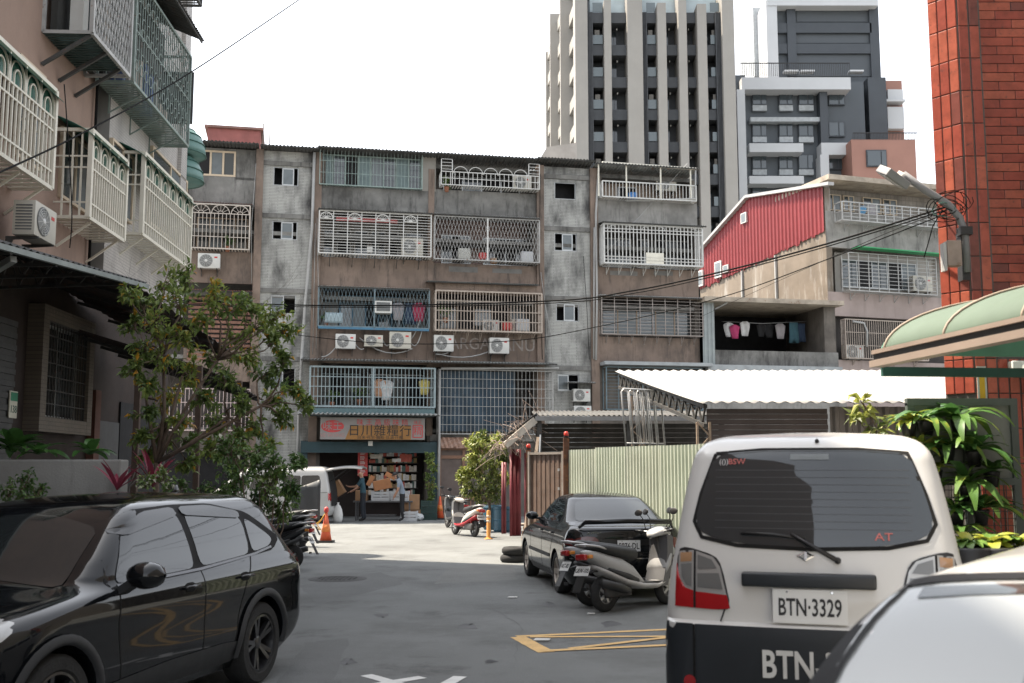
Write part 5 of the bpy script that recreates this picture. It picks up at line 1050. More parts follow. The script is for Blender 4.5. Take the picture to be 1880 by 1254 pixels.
for pl in 'LR':
    suv.decal('window_surround', pl, [(3.08, 1.01), (1.9, 1.03), (.64, 1.10), (.46, 1.2), (.88, 1.44), (1.4, 1.53), (1.95, 1.535), (2.5, 1.515), (2.88, 1.38)], mk('matte_black_trim', (.008, .008, .0085), .6, spec=.15), .003, 1, 8)
    for i, w in enumerate(win): suv.decal('side_window', pl, w, car_glass, .007, 2)
    for a, b, c, d in (((2.82, 1.375), (1.96, 1.52), (1.96, 1.455), (2.7, 1.345)), ((1.88, 1.52), (1.02, 1.455), (1.04, 1.395), (1.88, 1.455))): suv.decal('rain_visor', pl, [a, ((a[0] + b[0]) / 2, max(a[1], b[1]) - (.02 if a[1] < b[1] else 0)), b, c, d], smoke, .016, 1, 3)
    suv.line('shut_line', pl, [(2.98, 1.0), (3.0, .8), (2.95, .4)], .012, gap_m); suv.line('shut_line', pl, [(1.91, 1.05), (1.9, .7), (1.92, .4)], .012, gap_m); suv.line('shut_line', pl, [(1.05, 1.1), (1.25, .9), (1.38, .62), (1.42, .4)], .012, gap_m)
    suv.line('belt_moulding', pl, [(2.97, 1.03), (1.9, 1.045), (1.0, 1.09), (.66, 1.13)], .018, mk('satin_trim', (.12, .12, .125), .25, .05, 4, metal=.8), .005)
    suv.decal('sill_cladding', pl, [(3.2, .26), (3.2, .4), (2.4, .44), (1.6, .44), (1.34, .42), (1.34, .26)], clad_m, .006, 1, 4)
    for xc in (.95, 3.59):
        o = []
        for k in range(19): a = R(-8 + 196 * k / 18); o.append((xc + .455 * math.cos(a), .345 + .455 * math.sin(a)))
        i_ = [(xc + .39 * math.cos(R(-8 + 196 * k / 18)), .345 + .39 * math.sin(R(-8 + 196 * k / 18))) for k in range(19)]; m = MB()
        sgn = 1 if pl == 'L' else -1
        for p, q_ in zip(o, i_):
            A = suv.hit(pl, p, .012) or V((p[0], sgn * .905, p[1])); B = suv.hit(pl, (p[0] * .97 + q_[0] * .03, p[1] * .97 + q_[1] * .03), .03) or A; yy = max(abs(A.y), .875); m.v += [(p[0], sgn * (yy + .004), p[1]), (q_[0] * .6 + p[0] * .4, sgn * (yy + .022), q_[1] * .6 + p[1] * .4), (q_[0], sgn * (yy + .012), q_[1]), (q_[0], sgn * (yy - .06), q_[1])]
        for k in range(18):
            for j in range(3): m.f.append((k * 4 + j, k * 4 + j + 1, k * 4 + j + 5, k * 4 + j + 4))
        m.build('arch_cladding', clad_m, suv.t, True)
    for x in (2.12, 1.28):
        h = suv.hit(pl, (x, .93), 0); sg = 1 if pl == 'L' else -1; suv.decal('handle_cup', pl, [(x - .07, .895), (x + .07, .895), (x + .07, .965), (x - .07, .965)], gap_m, .003, 2, 3)
        q = MB(); q.tube([h + V((-.1, 0, .0)), h + V((-.08, sg * .035, .005)), h + V((.08, sg * .035, .005)), h + V((.1, 0, .0))], [.01, .014, .014, .01], 8); q.build('door_handle', paint_blk, suv.t, True)
    sg = 1 if pl == 'L' else -1; h = suv.hit(pl, (2.9, 1.0), 0); q = MB()
    for j in range(9):
        t = j / 8; rr = .115 * math.sqrt(max(.02, 1 - (2 * t - 1) ** 2)); 
        q.v += [(2.96 + .11 * math.cos(a) * (rr / .115) - .02 * t, sg * (abs(h.y) + .05 + .26 * t), 1.10 + .092 * math.sin(a) * (rr / .115)) for a in [2 * math.pi * k / 14 for k in range(14)]]
    for j in range(8):
        for k in range(14): q.f.append((j * 14 + k, j * 14 + (k + 1) % 14, (j + 1) * 14 + (k + 1) % 14, (j + 1) * 14 + k))
    mir = q.build('wing_mirror', paint_blk, suv.t, True); MB().seg((2.94, sg * (abs(h.y) - .02), .98), (2.96, sg * (abs(h.y) + .1), 1.05), .09, .05).build('mirror_stalk', clad_m, mir); MB().box(2.86, 2.865, min(sg * (abs(h.y) + .08), sg * (abs(h.y) + .25)), max(sg * (abs(h.y) + .08), sg * (abs(h.y) + .25)), 1.04, 1.14).build('mirror_glass', car_glass, mir)
    suv.decal('headlamp', pl, [(4.28, .72), (3.98, .84), (3.86, .93), (4.02, .93), (4.25, .86)], clear_lens, .006, 1, 4); suv.decal('tail_lamp', pl, [(.30, .97), (.06, .93), (.06, 1.02), (.2, 1.06)], red_lens, .008, 1, 4)
suv.decal('windscreen', 'T', [(3.28, -.64), (3.3, 0), (3.28, .64), (2.78, .57), (2.7, 0), (2.78, -.57)], mk_glass('windscreen_glass', (.018, .021, .022), .03), .004, 1, 8)
suv.decal('tail_glass', 'B', [(-.5, 1.12), (.5, 1.12), (.47, 1.36), (-.47, 1.36)], car_glass, .004, 1, 4); suv.line('bonnet_line', 'T', [(3.36, .78), (3.75, .74), (4.05, .58)], .012, gap_m); suv.line('bonnet_line', 'T', [(3.36, -.78), (3.75, -.74), (4.05, -.58)], .012, gap_m)
MB().lathe([(.05, 0), (.03, .03), (.01, .07)], 12, M.Translation((.85, 0, 1.6)) @ M.Diagonal((1.6, .5, 1, 1))).build('antenna_fin', paint_blk, suv.t, True); suv.decal('tail_lamp', 'B', [(.45, .93), (.72, .93), (.7, 1.03), (.45, 1.0)], red_lens, .008, 1, 3)
suv.t.scale = (1, 1, .968)
# ---- cream microvan seen from behind
aV = R(90 - 17)
Kv = dict(xr=[(.2, .12), (.35, .03), (.5, .0), (.9, .0), (.975, .005), (.985, .05), (1.1, .06), (1.3, .10), (1.5, .15), (1.75, .23), (1.86, .29), (1.92, .42), (1.955, .7)],
          xf=[(.2, 3.5), (.5, 3.6), (.9, 3.55), (1.2, 3.4), (1.6, 3.0), (1.8, 2.75), (1.9, 2.5), (1.955, 2.0)],
          hw=[(.2, .70), (.4, .755), (.7, .77), (1.0, .768), (1.2, .75), (1.35, .725), (1.6, .68), (1.8, .635), (1.86, .605), (1.91, .54), (1.94, .42), (1.955, .15)],
          rx_r=[(.2, .14), (.97, .16), (1.0, .14), (1.8, .12), (1.95, .1)], ry_r=[(.2, .13), (.97, .13), (1.0, .10), (1.5, .095), (1.8, .09), (1.95, .08)], rx_f=[(.2, .4), (1.95, .3)], ry_f=[(.2, .3), (1.95, .2)])
cream = mk('cream_van_paint', (.61, .605, .585), .35, .03, 1.5, coat=.6)
van = Car('cream_microvan', 'cream microvan with black lower half seen from behind', place((0, 0), (1.49, 5.42), aV), aV, car_body(**Kv, bow_r=.05, bow_f=.15, zs=zlist((.2, .9, 14), (.9, 1.0, 14), (1.0, 1.78, 24), (1.78, 1.955, 20))), cream, (.75, 2.75), .32, .25, .78, cat='van')
for x in (.75, 2.75):
    for sy in (1, -1): wheel_into(van.t, (x, sy * .66, .29), .29, .18, .19, tyre_m, mk('steel_rim', (.3, .3, .3), .4, .1, 4, metal=.5), 5, 'single', sy)
bump_m = mk('black_bumper', (.020, .024, .029), .42, .15, 3)
van.decal('lower_panel', 'B', [(-.60, .25), (.60, .25), (.60, .972), (-.60, .972)], bump_m, .005, 0, 10)
for sy in (1, -1):
    van.decal('bumper_corner', 'B', [(sy * .61, .25), (sy * .61, .974), (sy * .757, .974), (sy * .757, .25)], bump_m, .012, 0, 6); van.decal('bumper_side', 'L' if sy > 0 else 'R', [(.03, .25), (.03, .974), (.5, .97), (.5, .25)], bump_m, .006, 0, 4)
    van.line('shut_line', 'B', [(sy * .605, .3), (sy * .605, .97)], .012, gap_m, .014)
    van.line('shut_line', 'B', [(sy * .47, .985), (sy * .445, 1.05)], .008, gap_m, .003)
    silv = mk('lamp_silver', (.42, .42, .41), .22, .05, 5, metal=.4); lgr = mk_glass('lamp_grey', (.13, .133, .133), .12)
    def lp_(nm, pts, m, e, r=0, par=None): return van.decal(nm, 'B', [(sy * y_, z_) for y_, z_ in pts], m, e, r, 4, par)
    lamp = lp_('tail_lamp', [(.712, 1.05), (.702, 1.335), (.65, 1.35), (.50, 1.31), (.462, 1.26), (.412, 1.045), (.5, 1.04)], mk('lamp_rim', (.02, .02, .022), .4), .005, 1)
    lp_('silver_bezel', [(.700, 1.06), (.695, 1.325), (.612, 1.333), (.612, 1.06)], silv, .009, 0, lamp); lp_('silver_bezel', [(.600, 1.33), (.51, 1.302), (.472, 1.255), (.424, 1.06), (.600, 1.06)], silv, .009, 0, lamp)
    lp_('red_lens', [(.712, 1.05), (.706, 1.27), (.686, 1.19), (.655, 1.145), (.612, 1.132), (.612, 1.046)], red_lens, .012, 0, lamp); lp_('red_lens', [(.600, 1.128), (.600, 1.046), (.5, 1.042), (.418, 1.05), (.436, 1.115)], red_lens, .012, 0, lamp)
    lp_('amber_lens', [(.686, 1.318), (.622, 1.324), (.622, 1.278), (.684, 1.272)], mk_glass('pale_amber', (.34, .2, .11), .12), .013, 0, lamp); lp_('grey_lens', [(.682, 1.262), (.622, 1.268), (.622, 1.15), (.652, 1.158), (.675, 1.2)], lgr, .013, 0, lamp)
    lp_('grey_lens', [(.591, 1.312), (.517, 1.289), (.487, 1.245), (.591, 1.238)], lgr, .013, 0, lamp); lp_('grey_lens', [(.591, 1.218), (.477, 1.222), (.456, 1.142), (.591, 1.148)], lgr, .013, 0, lamp)
    van.line('shut_line', 'B', [(sy * .606, 1.05), (sy * .606, 1.33)], .007, gap_m, .014)
    van.decal('reflector', 'B', [(sy * .63 + .032 * math.cos(R(30 * k)), .69 + .032 * math.sin(R(30 * k))) for k in range(12)], red_lens, .017, 0, 2)
vw = van.decal('tail_glass', 'B', [(.505, 1.832), (.25, 1.85), (-.25, 1.85), (-.505, 1.832), (-.575, 1.62), (-.607, 1.48), (-.56, 1.41), (-.38, 1.372), (0, 1.36), (.38, 1.372), (.56, 1.41), (.607, 1.48), (.575, 1.62)], mk_glass('van_glass', (.022, .028, .032), .02), .005, 1, 10)
van.line('glass_seal', 'B', [(.50, 1.833), (.25, 1.853), (-.25, 1.853), (-.50, 1.833), (-.578, 1.62), (-.617, 1.48), (-.57, 1.4), (-.38, 1.362), (0, 1.35), (.38, 1.362), (.57, 1.4), (.612, 1.48), (.578, 1.62), (.50, 1.833)], .02, gap_m, .0045)
for k in range(9): van.line('heater_line', 'B', [(-.5, 1.45 + .037 * k), (.5, 1.45 + .037 * k)], .003, mk('heater_line', (.06, .065, .07), .4), .0062, vw)
van.decal('brake_lamp', 'B', [(-.1, 1.80), (.1, 1.80), (.1, 1.83), (-.1, 1.83)], mk('brake_lamp_grey', (.18, .2, .21), .4), .008, 0, 2, vw)
def on_van(y, z, eps):
    h = van.hit('B', (y, z), eps); a_, b_ = van.hit('B', (y, z - .03), 0), van.hit('B', (y, z + .03), 0); return M.Translation(h) @ M.Rotation(R(-90), 4, 'Z') @ M.Rotation(math.atan2(.06, b_.x - a_.x), 4, 'X')
text('BSW', .045, mk('decal_pink', (.6, .16, .14), .5), van.t, on_van(.385, 1.79, .011), 'window_sticker', .0008); text('AT', .055, mk('decal_pink', (.6, .16, .14), .5), van.t, on_van(-.36, 1.415, .011), 'window_sticker', .0008, 1.3); text('(())', .04, mk('decal_pale', (.6, .6, .6), .5), van.t, on_van(.455, 1.79, .011), 'window_sticker', .0008)
o = MB().bbox(-.335, .335, -.05, .02, -.035, .035, .012).build('garnish_bar', bump_m, van.t, True); o.matrix_local = M.Translation(van.hit('B', (.02, 1.2), .0)) @ M.Rotation(R(-90), 4, 'Z')
pl_w = mk('plate_white', (.66, .67, .66), .4, .04, 3); pl_k = mk('plate_black', (.02, .02, .022), .5)
def plate(car, par, y, z, w, h, s_, size, eps=.015, tilt=84, sx=.8, bold=.002):
    mt = M.Translation(car.hit('B', (y, z), eps)) @ M.Rotation(R(-90), 4, 'Z') @ M.Rotation(R(tilt), 4, 'X'); o = MB().bbox(-w / 2, w / 2, -h / 2, h / 2, -.003, .003, .002).build('number_plate', pl_w, par); o.matrix_local = mt
    text(s_, size, pl_k, o, M.Translation((0, -h * .05, .004)), 'plate_lettering', .0008, sx, bold)
    for x in (-.3, .3): MB().lathe([(.006, 0), (.006, .004)], 8, M.Translation((x * w, h * .42, .003))).build('plate_bolt', chrome, o)
    return o
plate(van, van.t, .015, 1.075, .37, .165, 'BTN·3329', .118, .02, 84, .64, .002)
text('BTN-3329', .185, mk('decal_white', (.62, .63, .62), .5), van.t, on_van(-.03, .79, .009), 'tailgate_lettering', .0008, .74, .004)
q = MB(); q.add([V((-.048, 0, 0)), V((0, .026, 0)), V((.048, 0, 0)), V((0, -.026, 0)), V((-.03, 0, .004)), V((0, .016, .004)), V((.03, 0, .004)), V((0, -.016, .004))], [(0, 1, 5, 4), (1, 2, 6, 5), (2, 3, 7, 6), (3, 0, 4, 7)]); q.box(-.006, .006, -.02, .02, .001, .005); o = q.build('emblem', chrome, van.t); o.matrix_local = on_van(.03, 1.317, .006)
a, b, c = van.hit('B', (-.13, 1.30), .03), van.hit('B', (.1, 1.425), .03), van.hit('B', (.36, 1.425), .022); d = van.hit('B', (.03, 1.405), .022)
wp = MB().tube([a, a.lerp(b, .5) + V((-.012, 0, 0)), b], [.013, .011, .008], 8).build('wiper_arm', black_p, van.t, True); MB().tube([c, c.lerp(d, .5) + V((0, 0, .006)), d], .008, 6).build('wiper_blade', black_p, wp, True); MB().lathe([(.017, 0), (.017, .025), (.012, .03)], 12, M.Translation(a + V((.02, 0, 0))) @ M.Rotation(R(-90), 4, 'Y')).build('wiper_pivot', black_p, wp, True)
MB().lathe([(.012, 0), (.01, .02)], 10, M.Translation(van.hit('B', (-.04, 1.895), 0)) @ M.Rotation(R(-70), 4, 'Y')).build('washer_jet', black_p, van.t, True)
for pl in 'LR':
    for w in ([(.35, 1.38), (1.3, 1.36), (1.28, 1.74), (.5, 1.76)], [(1.4, 1.36), (2.3, 1.34), (2.2, 1.72), (1.38, 1.74)], [(2.4, 1.33), (3.1, 1.3), (2.75, 1.7), (2.35, 1.72)]): van.decal('side_window', pl, w, car_glass, .004, 1, 4)
van.decal('windscreen', 'F', [(-.55, 1.25), (.55, 1.25), (.48, 1.72), (-.48, 1.72)], car_glass, .004, 1, 5)
van.t.scale = (1, .968, 1); van.t.location.x -= .015
# ---- black saloon
aD = math.atan2(.988, -.155)
Kd = dict(xr=[(.18, .15), (.3, .04), (.45, .0), (.6, .01), (.72, .05), (.85, .07), (.93, .10), (.965, .18), (.985, .35), (1.0, .52), (1.03, .62), (1.15, .86), (1.28, 1.15), (1.34, 1.32), (1.38, 1.6), (1.405, 1.9)],
          xf=[(.18, 4.2), (.35, 4.38), (.5, 4.4), (.65, 4.36), (.75, 4.2), (.82, 3.9), (.88, 3.5), (.92, 3.2), (.95, 3.06), (1.1, 2.78), (1.28, 2.42), (1.34, 2.25), (1.38, 2.1), (1.405, 2.0)],
          hw=[(.18, .76), (.3, .83), (.5, .85), (.7, .845), (.82, .825), (.9, .795), (.95, .765), (1.0, .735), (1.15, .66), (1.28, .585), (1.34, .53), (1.38, .4), (1.405, .12)],
          rx_r=[(.18, .3), (.7, .3), (.95, .28), (1.05, .22), (1.4, .15)], ry_r=[(.18, .3), (.7, .26), (.95, .2), (1.05, .14), (1.4, .1)], rx_f=[(.18, .6), (.8, .6), (.95, .4), (1.4, .2)], ry_f=[(.18, .4), (.8, .4), (.95, .25), (1.4, .1)])
sed_paint = mk('dusty_black_paint', (.010, .0115, .013), .2, .2, 2, coat=.7, spec=.15)
sed = Car('black_saloon', 'older black saloon parked in front of the green fence', place((.95, .83), (.63, 15.75), aD), aD, car_body(**Kd, bow_r=.1, bow_f=.22, zs=zlist((.18, .8, 18), (.8, 1.06, 26), (1.06, 1.3, 10), (1.3, 1.405, 14))), sed_paint, (.95, 3.5), .33, .25, .855)
for x in (.95, 3.5):
    for sy in (1, -1): wheel_into(sed.t, (x, sy * .735, .295), .295, .19, .2, tyre_m, mk('worn_alloy', (.35, .31, .27), .4, .15, 5, metal=.6), 5, 'single', sy)
for pl in 'LR':
    sed.decal('window_surround', pl, [(2.93, .965), (1.05, .975), (.96, 1.05), (1.3, 1.285), (1.62, 1.335), (2.25, 1.325), (2.55, 1.22)], mk('matte_black_trim', (.008, .008, .0085), .6, spec=.15), .003, 1, 7)
    for w in ([(2.85, .985), (2.02, .985), (2.0, 1.29), (2.22, 1.29), (2.5, 1.19)], [(1.97, .985), (1.12, .995), (1.05, 1.06), (1.3, 1.25), (1.6, 1.30), (1.96, 1.295)]): sed.decal('side_window', pl, w, car_glass, .007, 1, 5)
    for P in ([(2.95, .95), (2.98, .7), (2.9, .3)], [(2.0, .97), (2.0, .6), (1.98, .28)], [(1.08, .99), (1.15, .8), (1.3, .55), (1.33, .3)]): sed.line('shut_line', pl, P, .014, gap_m)
    sed.line('side_moulding', pl, [(3.1, .5), (1.35, .5)], .05, clad_m, .008); sed.decal('sill', pl, [(3.1, .2), (3.1, .3), (1.4, .3), (1.4, .2)], mk('dull_grey_sill', (.06, .06, .062), .5), .005, 0, 3)
    sg = 1 if pl == 'L' else -1; h = sed.hit(pl, (2.72, .97), 0); q = MB(); q.lathe([(.02, -.1), (.075, -.06), (.085, 0), (.075, .06), (.02, .1)], 14, M.Translation((2.75, sg * (abs(h.y) + .12), 1.02)) @ M.Rotation(R(90), 4, 'X') @ M.Diagonal((.8, .75, 1, 1))); q.seg((2.72, sg * (abs(h.y) - .03), .97), (2.74, sg * (abs(h.y) + .08), .99), .05, .04); q.build('wing_mirror', sed_paint, sed.t, True)
    for x in (2.15, 1.3): h = sed.hit(pl, (x, .84), .012); MB().bbox(h.x - .07, h.x + .07, h.y - .015, h.y + .015, h.z - .015, h.z + .015, .006).build('door_handle', sed_paint, sed.t, True)
    sed.decal('tail_lamp', 'B', [(sg * .40, .70), (sg * .42, .83), (sg * .6, .845), (sg * .74, .80), (sg * .76, .70), (sg * .6, .67)], mk_glass('dark_red_lens', (.11, .018, .018), .1), .008, 1, 5)
    sed.decal('tail_lamp', pl, [(.12, .70), (.14, .81), (.3, .80), (.32, .73)], mk_glass('dark_red_lens', (.11, .018, .018), .1), .008, 1, 3)
sed.decal('rear_screen', 'T', [(.66, -.6), (.62, 0), (.66, .6), (1.2, .5), (1.25, 0), (1.2, -.5)], mk_glass('sedan_glass', (.03, .035, .036), .03), .004, 1, 8)
sed.decal('windscreen', 'T', [(3.02, -.6), (3.02, .6), (2.36, .5), (2.36, -.5)], car_glass, .004, 1, 6)
sed.line('boot_line', 'B', [(-.66, .93), (-.62, .84), (-.42, .62), (.42, .62), (.62, .84), (.66, .93)], .012, gap_m, .003); sed.line('bumper_line', 'B', [(-.8, .58), (.8, .58)], .016, gap_m, .003); sed.line('bumper_trim', 'B', [(-.8, .545), (.8, .545)], .014, chrome, .004); sed.decal('lamp_band', 'B', [(-.38, .72), (.38, .72), (.38, .80), (-.38, .80)], mk('dark_band', (.012, .012, .013), .3), .004, 0, 3)
q = MB(); P = [(.16, -.66, .96), (.06, -.6, 1.035), (.04, 0, 1.05), (.06, .6, 1.035), (.16, .66, .96)]; q.tube(P, [.02, .035, .038, .035, .02], 10); q.build('boot_spoiler', sed_paint, sed.t, True)
text('△ MITSUBISHI', .045, chrome, sed.t, M.Translation(sed.hit('B', (.42, .885), .004)) @ M.Rotation(R(-90), 4, 'Z') @ M.Rotation(R(86), 4, 'X'), 'badge', .0008); plate(sed, sed.t, 0.0, .715, .32, .15, '5976·DL', .115, .03, 88, .72, .002)
# ---- white car nose-in at the lower right
aW = math.atan2(-.819, -.574); whp = mk('white_car_paint', (.68, .68, .67), .3, .02, 2, coat=.8)
Kw = dict(K_); Kw = {k: [(z * .935, v) for z, v in Kw[k]] for k in Kw}
wc = Car('white_hatchback', 'out of focus white car at the lower right corner', place((2.40, -.60), (1.07, 3.02), aW), aW, car_body(**Kw, bow_r=.1, bow_f=.25, zs=[z * .935 for z in zs_suv]), whp, (.95, 3.59), .36, .27, .92)
for x in (.95, 3.59):
    for sy in (1, -1): wheel_into(wc.t, (x, sy * .79, .31), .31, .2, .21, tyre_m, mk('steel_rim', (.3, .3, .3)), 5, 'single', sy)
wc.decal('windscreen', 'T', [(3.22, -.72), (3.24, 0), (3.22, .72), (2.45, .60), (2.40, 0), (2.45, -.60)], mk_glass('white_car_glass', (.40, .42, .42), .06), .005, 1, 9); wc.line('screen_seal', 'T', [(3.24, -.72), (2.8, -.675), (2.44, -.60), (2.37, -.3), (2.36, 0), (2.37, .3), (2.44, .60), (2.8, .675), (3.24, .72)], .085, mk('black_seal', (.010, .010, .011), .6, spec=.2), .009)  # pale glass colour holds the sky's reflection and a sunshade's white
wc.decal('tinted_band', 'T', [(2.49, -.52), (2.45, -.2), (2.44, 0), (2.45, .2), (2.49, .52), (2.56, .52), (2.53, 0), (2.56, -.52)], mk_glass('shade_band', (.05, .06, .06), .06), .0075, 0, 4)
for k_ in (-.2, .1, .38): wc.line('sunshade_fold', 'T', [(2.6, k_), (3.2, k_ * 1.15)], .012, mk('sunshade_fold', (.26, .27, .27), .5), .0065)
for pl in 'LR':
    for w in win: wc.decal('side_window', pl, [(x, z * .935) for x, z in w], car_glass, .004, 1)
q = MB(); n1, n2 = 14, 8
# ---- white people carrier with its tailgate up at the shop
aM = R(180)
Km = dict(xr=[(.25, .06), (.4, .0), (1.0, .03), (1.4, .1), (1.7, .18), (1.82, .3), (1.86, .5)], xf=[(.25, 4.3), (.6, 4.4), (.9, 4.25), (1.0, 4.0), (1.3, 3.6), (1.6, 3.2), (1.78, 2.9), (1.86, 2.4)], hw=[(.25, .78), (.5, .84), (1.0, .84), (1.15, .81), (1.6, .72), (1.75, .66), (1.82, .5), (1.86, .2)],
          rx_r=[(.25, .12), (1.86, .1)], ry_r=[(.25, .12), (1.86, .08)], rx_f=[(.25, .5), (1.86, .3)], ry_f=[(.25, .4), (1.86, .2)])
pc_p = mk('silver_white_paint', (.36, .36, .355), .3, .05, 2, coat=.7); pc = Car('white_people_carrier', 'white people carrier with raised tailgate at the shop front', (at(609, 900, 35.6).x, 36.4, 0), aM, car_body(**Km, zs=zlist((.25, 1.0, 14), (1.0, 1.7, 12), (1.7, 1.86, 12))), pc_p, (.8, 3.4), .35, .25, .85, cat='van')
for x in (.8, 3.4):
    for sy in (1, -1): wheel_into(pc.t, (x, sy * .72, .31), .31, .19, .2, tyre_m, mk('steel_rim', (.3, .3, .3)), 5, 'single', sy)
for pl in 'LR':
    for w in ([(.35, 1.12), (1.0, 1.1), (1.0, 1.55), (.42, 1.56)], [(1.03, 1.1), (1.62, 1.08), (1.6, 1.55), (1.03, 1.55)], [(1.85, 1.07), (2.7, 1.05), (2.6, 1.54), (1.83, 1.55)], [(2.8, 1.05), (3.6, 1.03), (3.25, 1.45), (2.75, 1.53)]): pc.decal('side_window', pl, w, car_glass, .004, 1, 4)
    pc.line('shut_line', pl, [(1.72, 1.6), (1.74, .5)], .014, gap_m); pc.line('shut_line', pl, [(2.75, 1.58), (2.78, .45)], .014, gap_m); pc.line('waist_line', pl, [(.1, 1.0), (4.0, .93)], .012, gap_m)
    sg = 1 if pl == 'L' else -1; pc.decal('tail_lamp', 'B', [(sg * .66, .72), (sg * .79, .72), (sg * .78, 1.0), (sg * .66, 1.0)], red_lens, .008, 1, 3); pc.decal('tail_lamp', pl, [(.03, .72), (.1, .72), (.12, 1.0), (.05, 1.0)], red_lens, .008, 1, 3)
pc.decal('load_opening', 'B', [(-.66, .55), (.66, .55), (.64, 1.3), (.58, 1.68), (-.58, 1.68), (-.64, 1.3)], black_gap, .006, 1, 6)
q = MB(); q.grid([(.2 - 1.15 * t, y * (1 - .08 * t), 1.80 + .12 * math.sin(t * 2.2) - .05 * t - .12 * abs(y) ** 2) for t in [i / 10 for i in range(11)] for y in [-.7 + 1.4 * j / 8 for j in range(9)]], 9, 11); q.build('tailgate', pc_p, pc.t, True, solid=.05)
for sy in (-.55, .55): MB().tube([(.1, sy, 1.35), (-.5, sy, 1.8)], .012, 6).build('gas_strut', black_p, pc.t, True)
# ---------------------------------------------------------------- road paint and manhole
def painted(name, lines, w, m, lab, z=.004):
    o = thing(name, lab, 'road marking', on_ground(*lines[0][0]))
    for i, (a, b) in enumerate(lines):
        A, B = on_ground(*a) - o.location, on_ground(*b) - o.location; d = (B - A).normalized(); nn = V((-d.y, d.x, 0)) * (w[i] if isinstance(w, (list, tuple)) else w) / 2; zz = V((0, 0, z + .0012 * i)); k = max(2, int((B - A).length / .1)); q = MB()
        q.grid([A.lerp(B, j / k) + sgn * nn * (1 + random.uniform(-.06, .06)) + zz for sgn in (-1, 1) for j in range(k + 1)], k + 1, 2); q.build('painted_line', m, o)
yel = mk('yellow_road_paint', (.55, .36, .15), .8, .2, 6, fine=.2, bscale=90, rust=.15, rcol=(.12, .10, .08)); whr = mk('white_road_paint', (.62, .62, .6), .8, .12, 6, rust=.12, rcol=(.15, .15, .15))
painted('yellow_box_marking', [((951, 1170), (1003, 1198)), ((948, 1169), (1300, 1153)), ((973, 1170), (1300, 1169)), ((995, 1196), (1300, 1182)), ((1046, 1192), (1300, 1163))], [.17, .1, .09, .1, .09], yel, 'yellow painted no-parking box with crossing lines beside the van')
painted('white_character_marking', [((672, 1240), (752, 1262)), ((690, 1258), (776, 1244)), ((845, 1243), (800, 1268))], .12, whr, 'white strokes of a painted character at the bottom of the lane')
mh = thing('manhole_cover', 'round dark manhole cover in the lane by the black car', 'manhole', on_ground(620, 1063)); iron_c = mk('cast_iron_cover', (.05, .05, .05), .7, .3, 10)
MB().lathe([(.47, .0), (.47, .006), (.43, .008)], 40).build('rim', mk('cover_collar', (.085, .085, .085), .85, .2, 8), mh); MB().lathe([(.40, .0), (.40, .011), (.39, .012)], 40).build('lid', iron_c, mh); q = MB()
for i in range(-5, 6):
    for j in range(-5, 6):
        if i * i + j * j < 25: q.box(i * .07 - .022, i * .07 + .022, j * .07 - .022, j * .07 + .022, .010, .018)
q.build('lid_studs', iron_c, mh)['kind'] = 'stuff'
lit = mk('litter_paper', (.6, .6, .58), .8)
for i, (u, v, s_) in enumerate(((941, 1098, .07), (995, 1176, .09), (1085, 1128, .05))): o = MB().prism([(-s_, -s_ * .6), (s_ * .8, -s_ * .7), (s_, s_ * .5), (-s_ * .7, s_ * .8)], 'z', .006, .016).build('paper_scrap', lit, None, loc=on_ground(u, v)); tag(o, ('small white paper scrap near the saloon rear wheel', 'white paper scrap inside the yellow box', 'tiny white scrap near the grey scooter wheel')[i], 'litter', 'paper scraps')
# ---------------------------------------------------------------- outdoor cooling units
def make_ac(face, lab):
    t = thing('air_conditioner', lab, 'air conditioner', (0, 0, 0), 0, 'outdoor cooling units'); W_, H_, D_ = .84, .58, .3
    MB().bbox(-W_ / 2, W_ / 2, 0, D_, 0, H_, .018).build('case', face, t, True, angle=40)
    c = M.Translation((-.11, -.003, H_ / 2)) @ M.Rotation(R(90), 4, 'X'); MB().lathe([(.245, 0), (.245, .006), (.22, .008)], 30, c).build('fan_surround', ac_grille, t, True, angle=30); q = MB()
    for r in (.06, .1, .14, .18, .22): q.tube([c @ V((r * math.cos(R(15 * k)), r * math.sin(R(15 * k)), .014)) for k in range(25)], .0045, 4, False)
    for k in range(12): a = R(30 * k); q.seg(c @ V((.04 * math.cos(a), .04 * math.sin(a), .013)), c @ V((.24 * math.cos(a + .25), .24 * math.sin(a + .25), .013)), .006)
    q.build('fan_guard', ac_lite, t); MB().lathe([(.05, .0), (.05, .018), (.03, .022)], 18, c).build('fan_hub', ac_lite, t, True); MB().box(.2, .32, -.004, -.001, .4, .46).build('badge', random.choice([red_p, mk('grey_badge', (.25, .27, .3), .4), red_p]), t)
    q = MB()
    for k in range(9): q.box(-W_ / 2 - .004, -W_ / 2 - .001, .04, D_ - .04, .08 + .05 * k, .105 + .05 * k)
    q.build('side_louvre', ac_grille, t)['kind'] = 'stuff'
    for x in (-.3, .3): MB().prism([(-.02, -.004), (D_ + .12, -.004), (D_ + .12, -.27), (D_ + .09, -.27), (D_ + .02, -.06), (-.02, -.035)], 'x', x - .014, x + .014).build('bracket', iron, t)
    return t
acs = {}
def ac(fr, u0, v0, u1, v1, y, lab, face=ac_white):
    x0, x1, z0, z1 = fr.rect(u0, v0, u1, v1, y)
    if face.name not in acs: acs[face.name] = t = make_ac(face, lab)
    else: t = copy_tree(acs[face.name]); t['label'] = lab
    t.location = fr.world((x0 + x1) / 2, y, z0); t.rotation_euler = (0, 0, fr.a); t.scale = ((x1 - x0) / .84, 1, (z1 - z0) / .58); return t
